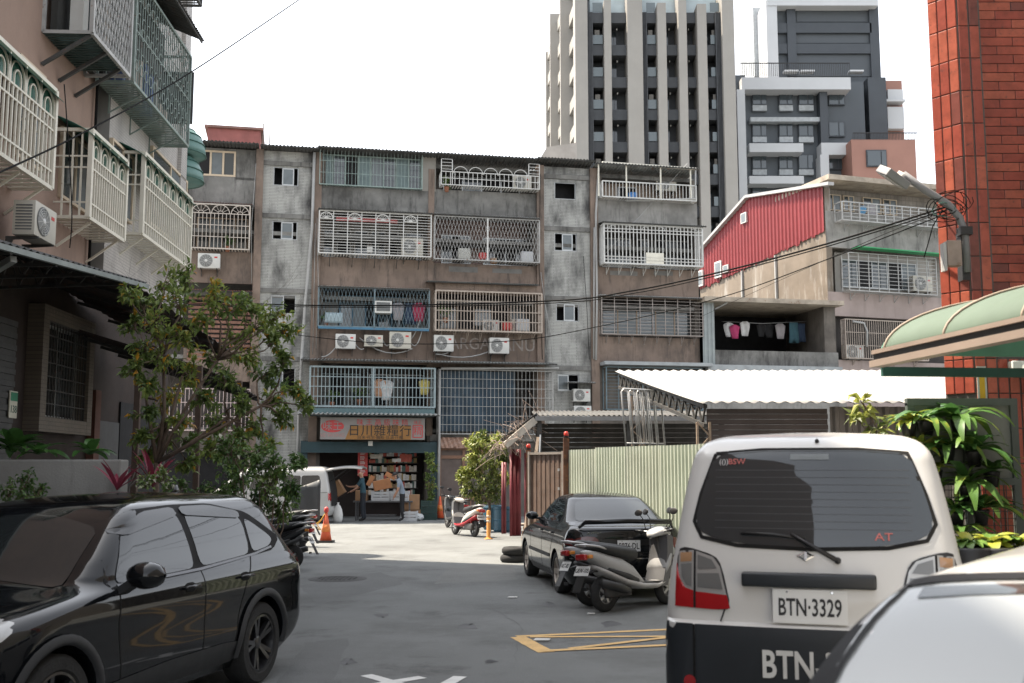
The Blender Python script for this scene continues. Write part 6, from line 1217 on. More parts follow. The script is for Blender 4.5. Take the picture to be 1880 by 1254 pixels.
for a in ((FA, 363, 465, 404, 492, -.45, 'cooling unit under the beige fan cage at the block left end'), (FA, 737, 437, 777, 469, -.4, 'cooling unit inside the white fan-arched cage', ac_cream), (FA, 616, 613, 653, 640, -.5, 'leftmost of three cooling units below the blue diamond cage'),
          (FA, 669, 615, 703, 636, -.5, 'smaller middle one of three cooling units below the blue diamond cage', ac_cream), (FA, 715, 609, 755, 640, -.5, 'large rightmost cooling unit below the blue diamond cage', ac_cream), (FA, 797, 615, 833, 645, -.5, 'left cooling unit below the tan cage beside faded graffiti'), (FA, 899, 620, 935, 649, -.5, 'right cooling unit below the tan cage between faded graffiti'),
          (FA, 1053, 714, 1084, 737, -.5, 'upper cooling unit on the right stair tower under a tin hood'), (FA, 1054, 745, 1086, 766, -.5, 'lower cooling unit on the right stair tower, half hidden by the shed'), (FA, 943, 323, 976, 348, -.3, 'cooling unit behind the arched top-floor railing', ac_cream), (FA, 1205, 326, 1242, 350, .4, 'cooling unit on the sunlit top terrace', ac_cream),
          (FA, 886, 587, 917, 609, -.25, 'cooling unit standing inside the tan cage, left one'), (FA, 940, 586, 972, 609, -.2, 'cooling unit standing inside the tan cage, right one', ac_cream), (FR, 1677, 507, 1712, 535, -.15, 'cooling unit in the cage below the green awning', ac_cream), (FR, 1553, 633, 1586, 659, -.2, 'cooling unit behind bars at the lowest floor of the red clad house')): ac(*a)
ac(FL, 64, 378, 104, 442, -.62, 'large cooling unit hung under the nearest cream cage', ac_cream)
eave(blk, X(1043, 702, -.7), X(1094, 702, -.7), Z(1068, 702, -.7) + .05, .75, .04, mk('pale_tin2', (.36, .37, .37)), 'tin_hood', pitch=.1)
for (ua, va, ub, vb, sag) in ((653, 632, 668, 640, .1), (703, 625, 716, 630, .15), (755, 630, 775, 606, .3), (660, 620, 757, 640, .35), (616, 638, 590, 655, .1), (833, 640, 800, 650, .1), (800, 648, 899, 645, .2), (755, 622, 778, 560, .2)):
    a, c = FA.pix(ua, va, -.3), FA.pix(ub, vb, -.3); pipe(blk, [(a[0] + (c[0] - a[0]) * k / 6, -.28 - .05 * math.sin(k * .5), a[1] + (c[1] - a[1]) * k / 6 - sag * 4 * (k / 6) * (1 - k / 6)) for k in range(7)], .022, pipe_m, 'refrigerant_pipe', 6)
# ---------------------------------------------------------------- grocery at the foot of the block
gx0, gx1 = X(552, 880, -.3), X(800, 880, -.3); zh = Z(690, 810, -.6)
MB().box(gx0, gx1, -.62, -.55, zh - .42, zh - .03).build('shop_header', mk('dark_teal_board', (.02, .05, .06), .6, .2, 2), blk)
eave(blk, X(546, 765, -1.5), X(806, 768, -1.5), Z(676, 758, -1.5) + .1, 1.75, .16, mk('grey_awning_tin', (.26, .27, .26), .6, .25, 2, streak=.4), 'shop_awning', pitch=.16, amp=.025)
for x in (gx0 + .1, gx1 - .1): MB().box(x - .12, x + .12, -.5, .1, 0, zh).build('shop_pier', mk('dark_teal_pier', (.02, .045, .055), .6, .2, 2), blk)
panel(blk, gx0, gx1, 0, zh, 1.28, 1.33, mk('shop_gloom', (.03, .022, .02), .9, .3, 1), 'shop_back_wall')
sx0, sx1, sz0, sz1 = FA.rect(588, 771, 780, 807, -1.25)
sg_ = thing('shop_sign', 'orange and white grocery signboard with black characters above the shop', 'sign', FA.world(sx0, -1.25, sz0), FA.a); Ws, Hs = sx1 - sx0, sz1 - sz0
MB().box(0, Ws, 0, .12, 0, Hs + .08).build('board', mk('sign_white', (.24, .225, .215), .5, .08, 2), sg_)  # sign white and orange darkened in colour for the awning's shade
MB().prism([(Ws * .235, 0.002), (Ws * .999, .002), (Ws * .999, Hs * .72), (Ws * .29, Hs * .72)], 'y', -.004, -.001).build('orange_field', mk('sign_orange', (.28, .13, .03), .5, .1, 2), sg_)
MB().box(Ws * .865, Ws, -.007, -.005, 0.003, Hs + .07).build('white_field', mk('sign_white', (.5, .47, .45)), sg_)
RX90 = M.Rotation(R(90), 4, 'X')
def st(s_, size, m, x, z, sx=1., bold=0., y=-.01, sp=1.): text(s_, size, m, sg_, M.Translation((Ws * x, y, Hs * z)) @ RX90, 'lettering', .003, sx, bold, 'CENTER', sp)
ink = mk('sign_ink', (.02, .018, .016), .6); sred = mk('sign_red', (.45, .05, .05), .5)
st('日川雜糧行', .44, ink, .565, .43, 1.0, .0, -.008, 1.08); st('白米·花生·麵粉·豆油·什糧', .135, ink, .57, .1, 1.1, .0, -.008); st('味王高級味精', .25, sred, .59, .86, 1.0, .0, -.006, 1.55)
MB().lathe([(.5, 0), (.5, .006)], 36, M.Translation((Ws * .115, -.003, Hs * .66)) @ RX90 @ M.Diagonal((Ws * .215, Hs * .62, 1, 1))).build('red_oval', sred, sg_); st('味王', .36, mk('sign_white', (.5, .47, .45)), .115, .65, 1., .0, -.012); st('VE WONG', .19, mk('sign_pale_red', (.38, .2, .19), .6), .115, .2, .95, .0, -.004)
q = MB(); fx0, fx1, fz0, fz1 = Ws * .885, Ws * .975, Hs * .12, Hs * .74
for a, b in (((fx0, fz0), (fx1, fz0)), ((fx1, fz0), (fx1, fz1)), ((fx1, fz1), (fx0, fz1)), ((fx0, fz1), (fx0, fz0))): q.seg((a[0], -.009, a[1]), (b[0], -.009, b[1]), .03)
q.build('seal_outline', sred, sg_); st('精', .34, sred, .93, .43, .9, .0, -.01); st('味王', .15, sred, .93, .88, 1., .0, -.01)
# shelves and goods, counter, cartons
Yt = 38.3
def shop_pt(u, v, y=.6): p = FA.pix(u, v, y); return p[0], p[1]
sh = thing('shop_shelving', 'dark shelving packed with groceries at the back of the shop', 'shelf', FA.o, FA.a); a0, _ = shop_pt(676, 850); a1, _ = shop_pt(768, 850); shm = mk('dark_shelf', (.06, .045, .04), .8); 
for v in (838, 850, 866, 882, 896, 908): z = shop_pt(720, v)[1]; MB().box(a0, a1, .6, 1.2, z - .03, z).build('shelf_board', shm, sh)
gc = [mk('goods_%d' % i, c, .5, .25, 9) for i, c in enumerate(((.5, .45, .38), (.42, .08, .05), (.2, .12, .06), (.55, .5, .45), (.3, .22, .08), (.06, .12, .1), (.6, .58, .55)))]
gq = [MB() for _ in gc]
for v, hh in ((850, .2), (866, .26), (882, .26), (896, .24), (908, .2), (838, .16)):
    z = shop_pt(720, v)[1]; x = a0 + .03
    while x < a1 - .12: w = random.uniform(.05, .14); h = hh * random.uniform(.6, 1.05); random.choice(gq).box(x, x + w - .008, .62, .62 + random.uniform(.15, .4), z + .002, z + h); x += w
for g_, m in zip(gq, gc): g_.build('packed_goods', m, sh)['kind'] = 'stuff'
for i, (u0, v0, u1, v1, y, m, nm) in enumerate(((657, 829, 675, 874, .3, red_p, 'red_banner'), (680, 834, 702, 842, .2, gc[0], 'packet_row'), (720, 842, 736, 848, .2, gc[6], 'white_packet'), (734, 834, 756, 848, .25, gc[1], 'red_packet'))):
    x0, x1, z0, z1 = FA.rect(u0, v0, u1, v1, y); MB().box(x0, x1, y, y + .06, z0, z1).build(nm, m, sh)
q = MB(); bx_, bz_ = shop_pt(666, 850, .3)
for k in range(5):
    for j in range(3): q.box(bx_ - .1, bx_ + random.uniform(.04, .1), .292, .298, bz_ - .38 + k * .17 + j * .045, bz_ - .36 + k * .17 + j * .045)
q.build('banner_print', gc[6], sh)['kind'] = 'stuff'
sc_ = thing('notice_card', 'small lit white card hanging at the shop header', 'card', FA.world(*[FA.pix(679, 815, -.75)[0], -.75, FA.pix(679, 815, -.75)[1]]), FA.a); MB().box(-.06, .1, 0, .01, -.07, .1).build('card', mk('card_white', (.7, .7, .66), .5), sc_)
carton = mk('brown_carton', (.30, .175, .095), .85, .12, 4); carton2 = mk('orange_carton', (.36, .16, .07), .8, .12, 4); plas_w = mk('white_plastic', (.48, .49, .5), .45, .08, 4); steel_t = mk('table_steel', (.10, .10, .105), .5, .2, 4)
def gpos(u, Y, z=0): p = at(u, 900, Y); return V((p.x, Y, z))
tb = thing('trestle_table', 'dark low table in front of the shop holding crates', 'table', gpos(706, 38.0)); MB().box(-1.05, 1.0, -.3, .3, .62, .67).build('table_top', steel_t, tb)
for x in (-.95, .9):
    for y in (-.25, .25): MB().box(x - .025, x + .025, y - .025, y + .025, 0, .62).build('leg', steel_t, tb)
MB().box(-.8, .4, -.25, .25, .16, .2).build('lower_shelf', steel_t, tb)
def box_thing(name, lab, cat, loc, rz, w, d, h, m, flaps=False, grp=None, rx=0, crate=False):
    t = thing(name, lab, cat, loc, rz, grp); t.rotation_euler = (0, rx, rz)
    if crate:
        q = MB(); q.box(-w / 2, w / 2, -d / 2, d / 2, 0, .03)
        for k in range(3):
            z0_, z1_ = .04 + k * (h - .04) / 3, .04 + (k + .72) * (h - .04) / 3; q.box(-w / 2, w / 2, -d / 2, -d / 2 + .02, z0_, z1_); q.box(-w / 2, w / 2, d / 2 - .02, d / 2, z0_, z1_); q.box(-w / 2, -w / 2 + .02, -d / 2 + .021, d / 2 - .021, z0_, z1_); q.box(w / 2 - .02, w / 2, -d / 2 + .021, d / 2 - .021, z0_, z1_)
        for x in (-w / 2 + .01, w / 2 - .01, 0):
            for y in (-d / 2 + .008, d / 2 - .008): q.box(x - .018, x + .018, y - .013, y + .013, 0.031, h)
        q.build('crate_body', m, t)
    else:
        MB().bbox(-w / 2, w / 2, -d / 2, d / 2, 0, h, .008).build('carton_body', m, t)
        MB().box(-w / 2 - .002, w / 2 + .002, -.03, .03, h - .12, h + .002).build('tape', mk('packing_tape', (.42, .30, .18), .4), t)
        if flaps: MB().seg((-w / 2, 0, h), (-w / 2 - .12, 0, h + .1), d, .008, (0, 1, 0)).build('flap', m, t); MB().seg((w / 2, 0, h), (w / 2 + .1, 0, h + .12), d, .008, (0, 1, 0)).build('flap', m, t)
    return t
bT = gpos(706, 38.0).x
for a in (('plastic_crate', 'white crate on the shop table, left of two', 'crate', (bT - .12, 37.95, .672), .05, .62, .42, .33, plas_w, False, 'white crates', 0, True), ('plastic_crate', 'white crate on the shop table beside the man in the pale shirt', 'crate', (bT + .56, 37.95, .672), -.03, .62, .42, .34, plas_w, False, 'white crates', 0, True),
          ('carton', 'upright brown carton at the left end of the shop table', 'carton', (bT - .78, 37.95, .672), 0, .4, .4, .36, carton, False, 'cartons'), ('carton', 'opened orange carton tilted on the white crates', 'carton', (bT - .05, 37.95, 1.06), .2, .6, .38, .34, carton2, True, 'cartons', -.22),
          ('carton', 'large brown carton stacked right of the men', 'carton', (gpos(754, 38.1).x, 38.1, .36), .1, .62, .42, .52, carton, False, 'cartons'), ('plastic_crate', 'low white crate on the ground below the cartons', 'crate', (gpos(752, 37.5).x, 37.5, 0), 0, .55, .4, .34, plas_w, False, 'white crates', 0, True),
          ('carton', 'brown carton on the ground under the large one', 'carton', (gpos(757, 38.15).x, 38.15, 0), .05, .6, .42, .355, carton, False, 'cartons')): box_thing(*a)
for k in range(3): box_thing('stacking_crate', ('bottom', 'middle', 'top')[k] + ' dark green crate of the stack by the shop pier', 'crate', (gpos(788, 38.2).x, 38.2, .23 * k), .02 * k, .55, .4, .22, mk('dark_green_plastic', (.02, .05, .045), .5), False, 'dark green crates', 0, True)
sk = thing('white_sack', 'tall white sack standing behind the people carrier', 'sack', gpos(621, 36.3)); MB().lathe([(.12, 0), (.16, .1), (.17, .25), (.14, .42), (.09, .54), (.03, .6), (.045, .66)], 16, M.Diagonal((1, .8, 1, 1))).build('sack_body', mk('woven_sack', (.62, .62, .61), .7, .08, 9, .3, 40), sk, True)
sk = thing('plastic_bag', 'crumpled clear bag on the ground by the low crate', 'bag', gpos(769, 37.5)); q = MB(); bmb = bmesh.new(); bmesh.ops.create_icosphere(bmb, subdivisions=3, radius=.17)
for vv in bmb.verts: vv.co *= 1 + random.uniform(-.16, .16); vv.co.z = vv.co.z * .75 + .13; vv.co.z = max(vv.co.z, .003)
q.bm(bmb).build('bag_body', mk('clear_plastic', (.45, .47, .48), .3), sk)
# right of the shop: crumpled valance, wooden doors
x0, x1, z0, z1 = FA.rect(806, 803, 868, 823, -.3); q = MB(); q.grid([(x0 + (x1 - x0) * i / 24, -.3 + .05 * math.sin(i * 1.9 + j) + .04 * math.sin(i * .7 - j * 2), z0 + (z1 - z0) * j / 6) for j in range(7) for i in range(25)], 25, 7); q.build('crumpled_valance', mk('copper_vinyl', (.42, .26, .2), .3, .2, 3), blk, True)
x0, x1, z0, z1 = FA.rect(804, 826, 880, 948, .1); q = MB()
for z in (0.02, .62, 2.15, z1 - z0): q.box(x0, x1, .0, .1, z, z + .12)
for x in (x0, x0 + .9, x0 + 1.6): q.box(x, x + .1, -.002, .098, .02, z1)
dr = q.build('folding_door', mk('brown_door_frame', (.26, .14, .09), .6, .15, 4), blk); MB().box(x0, x1, .06, .09, .02, z1).build('door_panel', mk('dull_brown_panel', (.15, .115, .10), .7, .2, 3), dr)
q = MB()
for i in range(14): q.box(x0 + i * .12, x0 + i * .12 + .05, .03, .059, .15, .62)
q.build('lower_slats', mk('brown_door_frame', (.26, .14, .09)), dr)
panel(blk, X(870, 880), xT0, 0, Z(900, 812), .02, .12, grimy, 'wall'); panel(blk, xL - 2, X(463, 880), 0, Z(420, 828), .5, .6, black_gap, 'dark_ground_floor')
# ---------------------------------------------------------------- two men
def person(lab, loc, rz, joints, radii, edges, shirt, trousers, skin, hair, cap=False, waist=.92, sleeve=1.12):
    t = thing('person', lab, 'person', loc, rz); me = bpy.data.meshes.new('body'); names = list(joints); me.from_pydata([joints[k] for k in names], [(names.index(a), names.index(b)) for a, b in edges], [])
    o = bpy.data.objects.new('body', me); C.objects.link(o); md = o.modifiers.new('skin', 'SKIN'); sv = me.skin_vertices[0].data
    for i, k in enumerate(names): r = radii[k]; sv[i].radius = r if isinstance(r, tuple) else (r, r); sv[i].use_root = (k == 'pelvis')
    ss = o.modifiers.new('s', 'SUBSURF'); ss.levels = 2; ss.render_levels = 2
    m2 = bpy.data.meshes.new_from_object(o.evaluated_get(bpy.context.evaluated_depsgraph_get())); bpy.data.objects.remove(o)
    bm = bmesh.new(); bm.from_mesh(m2)
    hd = V(joints['head']); nk = V(joints['neck']); mts = [shirt, trousers, skin, hair, mk('dark_shoe', (.02, .02, .02), .6)]
    hnd = [V(joints[k]) for k in ('elbow_l', 'wrist_l', 'hand_l', 'elbow_r', 'wrist_r', 'hand_r')]
    for f in bm.faces:
        c = f.calc_center_median(); f.smooth = True
        if (c - hd).length < .155 and c.z > nk.z - .02: f.material_index = 2 if not (c.z > hd.z + .055 or (c - hd).x < -.045) else 3
        elif c.z < .1: f.material_index = 4
        elif any((c - h).length < (.12 if i % 3 else .07) for i, h in enumerate(hnd)) or min(((c - hnd[j].lerp(hnd[j + 1], s_)).length for j in (0, 3) for s_ in (.15, .35, .6, .85))) < .062: f.material_index = 2
        elif c.z < waist: f.material_index = 1
        else: f.material_index = 0
    # face: brow, nose, mouth and ears pushed out of the head
    bm.to_mesh(m2); bm.free()
    for m in mts: m2.materials.append(m)
    if len(m2.materials) > 5:
        while len(m2.materials) > 5: m2.materials.pop(index=0)
    ob = bpy.data.objects.new('body', m2); C.objects.link(ob); ob.parent = t
    fc = MB(); fc.lathe([(.012, -.02), (.016, 0), (.006, .025)], 8, M.Translation(hd + V((.095, 0, -.01)))); fc.build('nose', skin, t, True)
    for sy in (-1, 1): MB().lathe([(.004, -.028), (.02, -.012), (.022, .01), (.006, .03)], 8, M.Translation(hd + V((-.0, sy * .082, 0)))).build('ear', skin, t, True); MB().lathe([(.008, 0), (.006, .006)], 8, M.Translation(hd + V((.088, sy * .032, .018))) @ M.Rotation(R(90), 4, 'Y')).build('eye', black_p, t)
    MB().box(.0, .006, -.022, .022, -.003, .003).build('mouth', mk('lip', (.25, .09, .07), .6), t).location = hd + V((.088, 0, -.052))
    for sd in 'lr':
        w, h = V(joints['wrist_' + sd]), V(joints['hand_' + sd]); d = (h - w).normalized(); side = V((0, 1, 0)) if abs(d.y) < .8 else V((1, 0, 0)); side = (side - d * side.dot(d)).normalized(); nn = d.cross(side); sg = 1 if sd == 'l' else -1; q = MB()
        for k in range(4): b0 = h + side * (.027 - .018 * k) + d * .02; ln = (.06, .07, .065, .05)[k]; q.tube([b0, b0 + d * ln * .5 + nn * .006 * sg, b0 + d * ln * .95 + nn * .024 * sg], [.009, .0085, .006], 6)
        b0 = h + side * .03 - d * .03; q.tube([b0, b0 + side * .025 + d * .025, b0 + side * .03 + d * .06], [.011, .01, .007], 6); q.build('fingers', skin, t, True)
    if cap:
        MB().lathe([(.108, 0), (.11, .03), (.095, .075), (.05, .105), (.01, .112)], 18, M.Translation(hd + V((-.008, 0, .03))) @ M.Rotation(R(14), 4, 'Y')).build('cap', hair, t, True); o = MB().bbox(0, .08, -.075, .075, -.006, .006, .004).build('cap_peak', hair, t, True); o.location = hd + V((.075, 0, .025)); o.rotation_euler = (0, R(22), 0)
    return t
E_ = [('pelvis', 'spine'), ('spine', 'chest'), ('chest', 'neck'), ('neck', 'head'), ('head', 'crown'), ('chest', 'sh_l'), ('sh_l', 'elbow_l'), ('elbow_l', 'wrist_l'), ('wrist_l', 'hand_l'), ('chest', 'sh_r'), ('sh_r', 'elbow_r'), ('elbow_r', 'wrist_r'), ('wrist_r', 'hand_r'), ('pelvis', 'hip_l'), ('hip_l', 'knee_l'), ('knee_l', 'ank_l'), ('ank_l', 'toe_l'), ('pelvis', 'hip_r'), ('hip_r', 'knee_r'), ('knee_r', 'ank_r'), ('ank_r', 'toe_r')]
RAD = dict(pelvis=(.135, .115), spine=(.135, .105), chest=(.15, .115), neck=.055, head=(.085, .1), crown=(.055, .065), sh_l=.072, sh_r=.072, elbow_l=.047, elbow_r=.047, wrist_l=.033, wrist_r=.033, hand_l=(.036, .02), hand_r=(.036, .02), hip_l=.095, hip_r=.095, knee_l=.065, knee_r=.065, ank_l=.05, ank_r=.05, toe_l=(.045, .035), toe_r=(.045, .035))
skin_m = mk('skin', (.38, .21, .14), .55, .1, 6); hair_m = mk('black_hair', (.012, .011, .011), .6); 
base = dict(pelvis=(0, 0, .92), hip_l=(0, .09, .88), hip_r=(0, -.09, .88), knee_l=(.03, .1, .48), knee_r=(.0, -.1, .48), ank_l=(-.03, .11, .09), ank_r=(-.06, -.11, .09), toe_l=(.12, .13, .035), toe_r=(.1, -.13, .035))
j1 = dict(base, spine=(.01, 0, 1.1), chest=(.03, 0, 1.33), neck=(.06, 0, 1.47), head=(.10, 0, 1.59), crown=(.10, 0, 1.66), sh_l=(.04, .18, 1.38), elbow_l=(.2, .25, 1.17), wrist_l=(.42, .2, 1.16), hand_l=(.5, .17, 1.18), sh_r=(.04, -.18, 1.38), elbow_r=(.2, -.25, 1.14), wrist_r=(.43, -.2, 1.0), hand_r=(.5, -.17, .98))
P1 = gpos(667, 37.3); person('bald man in a teal shirt lifting a carton out of the van', P1, R(178), j1, RAD, E_, mk('teal_shirt', (.03, .075, .10), .85, .12, 6), mk('navy_trousers', (.018, .022, .03), .85), skin_m, skin_m, False, .95)
cb = box_thing('carton', 'big brown carton held tilted by the man in teal', 'carton', P1 + V((-.86, 0, .82)), R(0), .62, .46, .5, carton, False, 'cartons', R(-32))
j2 = dict(base, spine=(.03, 0, 1.1), chest=(.10, 0, 1.32), neck=(.17, 0, 1.44), head=(.25, 0, 1.53), crown=(.27, 0, 1.60), sh_l=(.11, .18, 1.36), elbow_l=(.14, .22, 1.08), wrist_l=(.24, .18, .87), hand_l=(.27, .17, .79), sh_r=(.11, -.18, 1.36), elbow_r=(.16, -.22, 1.08), wrist_r=(.27, -.16, .88), hand_r=(.31, -.15, .80))
person('man in a pale grey and blue shirt and black cap looking down at the crates', gpos(739, 37.3), R(183), j2, RAD, E_, mk('grey_blue_shirt', (.20, .24, .29), .85, .1, 6), mk('black_trousers', (.012, .012, .014), .85), skin_m, hair_m, True, .93)
# ---------------------------------------------------------------- cones, bollard, drums
def cone(loc, lab, h=.72):
    t = thing('traffic_cone', lab, 'traffic cone', loc, 0, 'traffic cones'); orange = mk('cone_orange', (.62, .10, .035), .5, .12, 5)
    MB().box(-.19, .19, -.19, .19, 0, .05).build('base', mk('cone_base', (.03, .03, .03), .7), t); MB().lathe([(.145, .05), (.085, h * .5), (.03, h), (.02, h + .005)], 20).build('body', orange, t, True); MB().lathe([(.112, h * .36), (.078, h * .62)], 20, M.Diagonal((1.03, 1.03, 1, 1))).build('sleeve', mk('cone_sleeve', (.62, .55, .5) if h > .75 else (.66, .2, .05), .4), t, True); return t
c1 = cone(on_ground(598, 996), 'orange cone with red cap and yellow rope by the left scooters'); MB().lathe([(.05, .72), (.06, .76), (.055, .82), (.02, .85)], 14).build('red_cap', red_p, c1, True); q = MB()
for k in range(3): q.tube([(0, 0, .73), (-.08 - .03 * k, -.05, .6 - .05 * k), (-.2 - .05 * k, -.06, .42), (-.1 - .03 * k, -.1, .3)], .012, 5)
q.build('yellow_rope', mk('yellow_rope', (.65, .36, .05), .7), c1, True)
cone(gpos(808, 38.6), 'orange and white cone standing by the shop doorway', .8)
bo = thing('flexible_bollard', 'orange flexible bollard with reflective bands beside the red scooter', 'bollard', on_ground(897, 990)); MB().lathe([(.11, 0), (.11, .02), (.06, .04), (.05, .06), (.05, .7), (.035, .725)], 18).build('post', mk('bollard_orange', (.60, .25, .05), .5, .1, 5), bo, True, angle=40)
for z in (.42, .54): MB().lathe([(.052, z), (.052, z + .06)], 18).build('reflective_band', mk('band_pale', (.62, .45, .3), .4), bo, True)
blue_d = mk('blue_drum', (.025, .085, .13), .5, .2, 4)
for u, v, lab in ((924, 976, 'blue plastic drum planter right of the red scooter'), (905, 972, 'blue plastic drum half hidden behind the red scooter')):
    t = thing('plastic_drum', lab, 'drum', on_ground(u, v), 0, 'blue drums'); MB().lathe([(.26, 0), (.29, .05), (.29, .3), (.305, .32), (.29, .34), (.29, .62), (.305, .64), (.285, .7), (.25, .7), (.25, .66)], 24).build('drum_body', blue_d, t, True, angle=30)
dl = thing('platform_trolley', 'low wooden trolley on small wheels beside the planks', 'trolley', on_ground(975, 975), R(-25)); MB().box(-.35, .35, -.25, .25, .15, .2).build('deck', wood, dl)
for x in (-.28, .28):
    for y in (-.2, .2): MB().lathe([(.065, -.02), (.065, .02)], 14, M.Translation((x, y, .065)) @ M.Rotation(R(90), 4, 'X')).build('caster', rusty, dl)
ty = thing('old_tyre_pair', 'two black tyres stacked ahead of the saloon front wheel', 'tyre', on_ground(941, 1032)); 
for k in range(2): MB().lathe([(.12, .0), (.2, .0), (.235, .04), (.235, .1), (.2, .14), (.12, .14), (.12, 0.001)], 24, M.Translation((.03 * k, 0, .145 * k))).build('tyre', tyre_m, ty, True)
# ---------------------------------------------------------------- scooters
def loft_x(secs, n=14):
    m = MB()
    for x, z, hw, hh in secs: m.v += [(x, hw * (abs(math.cos(a)) ** .8) * (1 if math.cos(a) > 0 else -1), z + hh * (abs(math.sin(a)) ** .8) * (1 if math.sin(a) > 0 else -1)) for a in [2 * math.pi * k / n for k in range(n)]]
    for j in range(len(secs) - 1):
        for k in range(n): m.f.append((j * n + k, j * n + (k + 1) % n, (j + 1) * n + (k + 1) % n, (j + 1) * n + k))
    m.f.append(tuple(reversed(range(n)))); m.f.append(tuple((len(secs) - 1) * n + k for k in range(n))); return m
seat_m = mk('scooter_seat', (.02, .021, .022), .6, .15, 8); eng_m = mk('engine_grey', (.06, .058, .055), .6, .3, 8, rust=.3)
dgr_p = mk('charcoal_plastic', (.03, .031, .033), .55, .1, 4)
def scooter(lab, loc, rz, body, trim, plate_s, lean=R(5), grp='parked scooters', rail=True):
    t = thing('scooter', lab, 'scooter', loc, rz, grp); t.rotation_euler = (lean, 0, rz); t.scale = (.93, .93, .92)
    for x in (-.62, .64):
        o = MB().lathe([(.13, -.045), (.2, -.05), (.235, -.02), (.235, .02), (.2, .05), (.13, .045)], 26, caps=False).build('wheel', tyre_m, t, True, loc=(x, 0, .235), rot=(R(90), 0, 0)); MB().lathe([(.135, -.04), (.135, .04), (.12, .043), (.11, .0), (.12, -.043)], 20, caps=False).build('rim', mk('wheel_grey', (.16, .155, .15), .5, .2, 6), o); q = MB()
        for k in range(5): a = R(72 * k); q.seg((0, 0, .034), (.12 * math.cos(a), .12 * math.sin(a), .034), .035, .02); q.seg((0, 0, -.034), (.12 * math.cos(a), .12 * math.sin(a), -.034), .035, .02)
        q.build('spokes', alu, o)
    loft_x([(-1.0, .80, .03, .02), (-.92, .78, .085, .05), (-.78, .73, .13, .085), (-.58, .64, .16, .12), (-.35, .55, .175, .16), (-.14, .46, .165, .14), (.0, .37, .15, .07), (.05, .34, .14, .04)]).build('rear_cowl', body, t, True)
    loft_x([(-.82, .60, .10, .03), (-.6, .50, .165, .05), (-.3, .38, .182, .05), (.0, .31, .19, .05), (.3, .29, .19, .045), (.45, .33, .17, .04)]).build('lower_cowl', trim, t, True)
    loft_x([(-.62, .56, .166, .03), (-.45, .50, .18, .06), (-.25, .44, .181, .07), (-.08, .38, .168, .05)]).build('side_panel', dgr_p, t, True); MB().tube([(-.6, .1, .3), (-.5, .11, .62)], .022, 8).build('shock_absorber', mk('shock_red', (.3, .03, .03), .5), t, True); MB().bbox(-.02, .42, -.16, .16, .335, .35, .006).build('footboard', black_p, t)
    MB().prism([(.36, .27), (.47, .28), (.56, .45), (.64, .72), (.66, .92), (.6, .98), (.54, .95), (.52, .72), (.44, .46)], 'y', -.17, .17).build('leg_shield', mk('inner_shield_grey', (.12, .12, .122), .55, .1, 4), t, True, angle=35)
    loft_x([(.46, .5, .19, .1), (.56, .62, .195, .12), (.64, .74, .16, .1), (.74, .72, .08, .06)]).build('front_cowl', body, t, True)
    loft_x([(.36, .97, .05, .03), (.44, 1.0, .13, .05), (.54, 1.02, .16, .06), (.64, .99, .12, .055), (.7, .96, .06, .03)]).build('handlebar_cowl', body, t, True)
    MB().lathe([(.07, 0), (.075, .02), (.03, .035)], 16, M.Translation((.70, 0, .80)) @ M.Rotation(R(80), 4, 'Y')).build('headlamp', clear_lens, t, True); q = MB(); q.tube([(.46, -.34, 1.04), (.5, -.2, 1.03), (.52, 0, 1.0), (.5, .2, 1.03), (.46, .34, 1.04)], .013, 8); hb = q.build('handlebar', alu, t, True)
    for sy in (-1, 1):
        MB().tube([(.5, sy * .22, 1.032), (.455, sy * .35, 1.042)], .02, 8).build('grip', black_p, hb, True); MB().tube([(.52, sy * .2, 1.03), (.56, sy * .28, 1.2), (.53, sy * .31, 1.27)], .007, 6).build('mirror_stem', black_p, hb, True)
        MB().lathe([(.01, -.02), (.055, -.012), (.06, 0), (.052, .004)], 16, M.Translation((.52, sy * .33, 1.30)) @ M.Rotation(R(-78), 4, 'Y') @ M.Diagonal((.8, 1.25, 1, 1))).build('mirror', black_p, hb, True)
        MB().bbox(-.98, -.9, sy * .1 - .025, sy * .1 + .025, .72, .77, .01).build('indicator', amber_lens, t, True)
    loft_x([(-.86, .86, .05, .02), (-.78, .865, .14, .05), (-.55, .815, .165, .075), (-.3, .77, .165, .085), (-.05, .735, .135, .085), (.03, .72, .06, .03)]).build('seat', seat_m, t, True)
    loft_x([(.45, .41, .05, .02), (.5, .46, .065, .03), (.64, .505, .07, .02), (.8, .46, .06, .025), (.88, .38, .045, .02)]).build('front_mudguard', body, t, True)
    MB().tube([(.64, .0, .235), (.56, .0, .55), (.5, 0, .98)], .028, 8).build('fork', eng_m, t, True); MB().bbox(-.66, -.16, -.1, .13, .18, .38, .04).build('engine', eng_m, t, True); MB().tube([(-.2, -.1, .25), (-.36, -.18, .27), (-.5, -.2, .31), (-.86, -.21, .40)], [.02, .05, .062, .055], 12).build('exhaust', mk('dull_black_exhaust', (.025, .025, .025), .5, .2, 6), t, True)
    loft_x([(-.9, .53, .05, .02), (-.78, .56, .07, .02), (-.6, .5, .07, .02)]).build('rear_mudguard', black_p, t, True); MB().bbox(-1.03, -.97, -.09, .09, .70, .78, .015).build('tail_lamp', red_lens, t, True)
    if rail: q = MB(); q.tube([(-.55, .13, .80), (-.8, .14, .87), (-1.0, .1, .90), (-1.05, 0, .90), (-1.0, -.1, .90), (-.8, -.14, .87), (-.55, -.13, .80)], .015, 8); q.build('grab_rail', mk('satin_rail', (.45, .45, .45), .3, metal=.6), t, True)
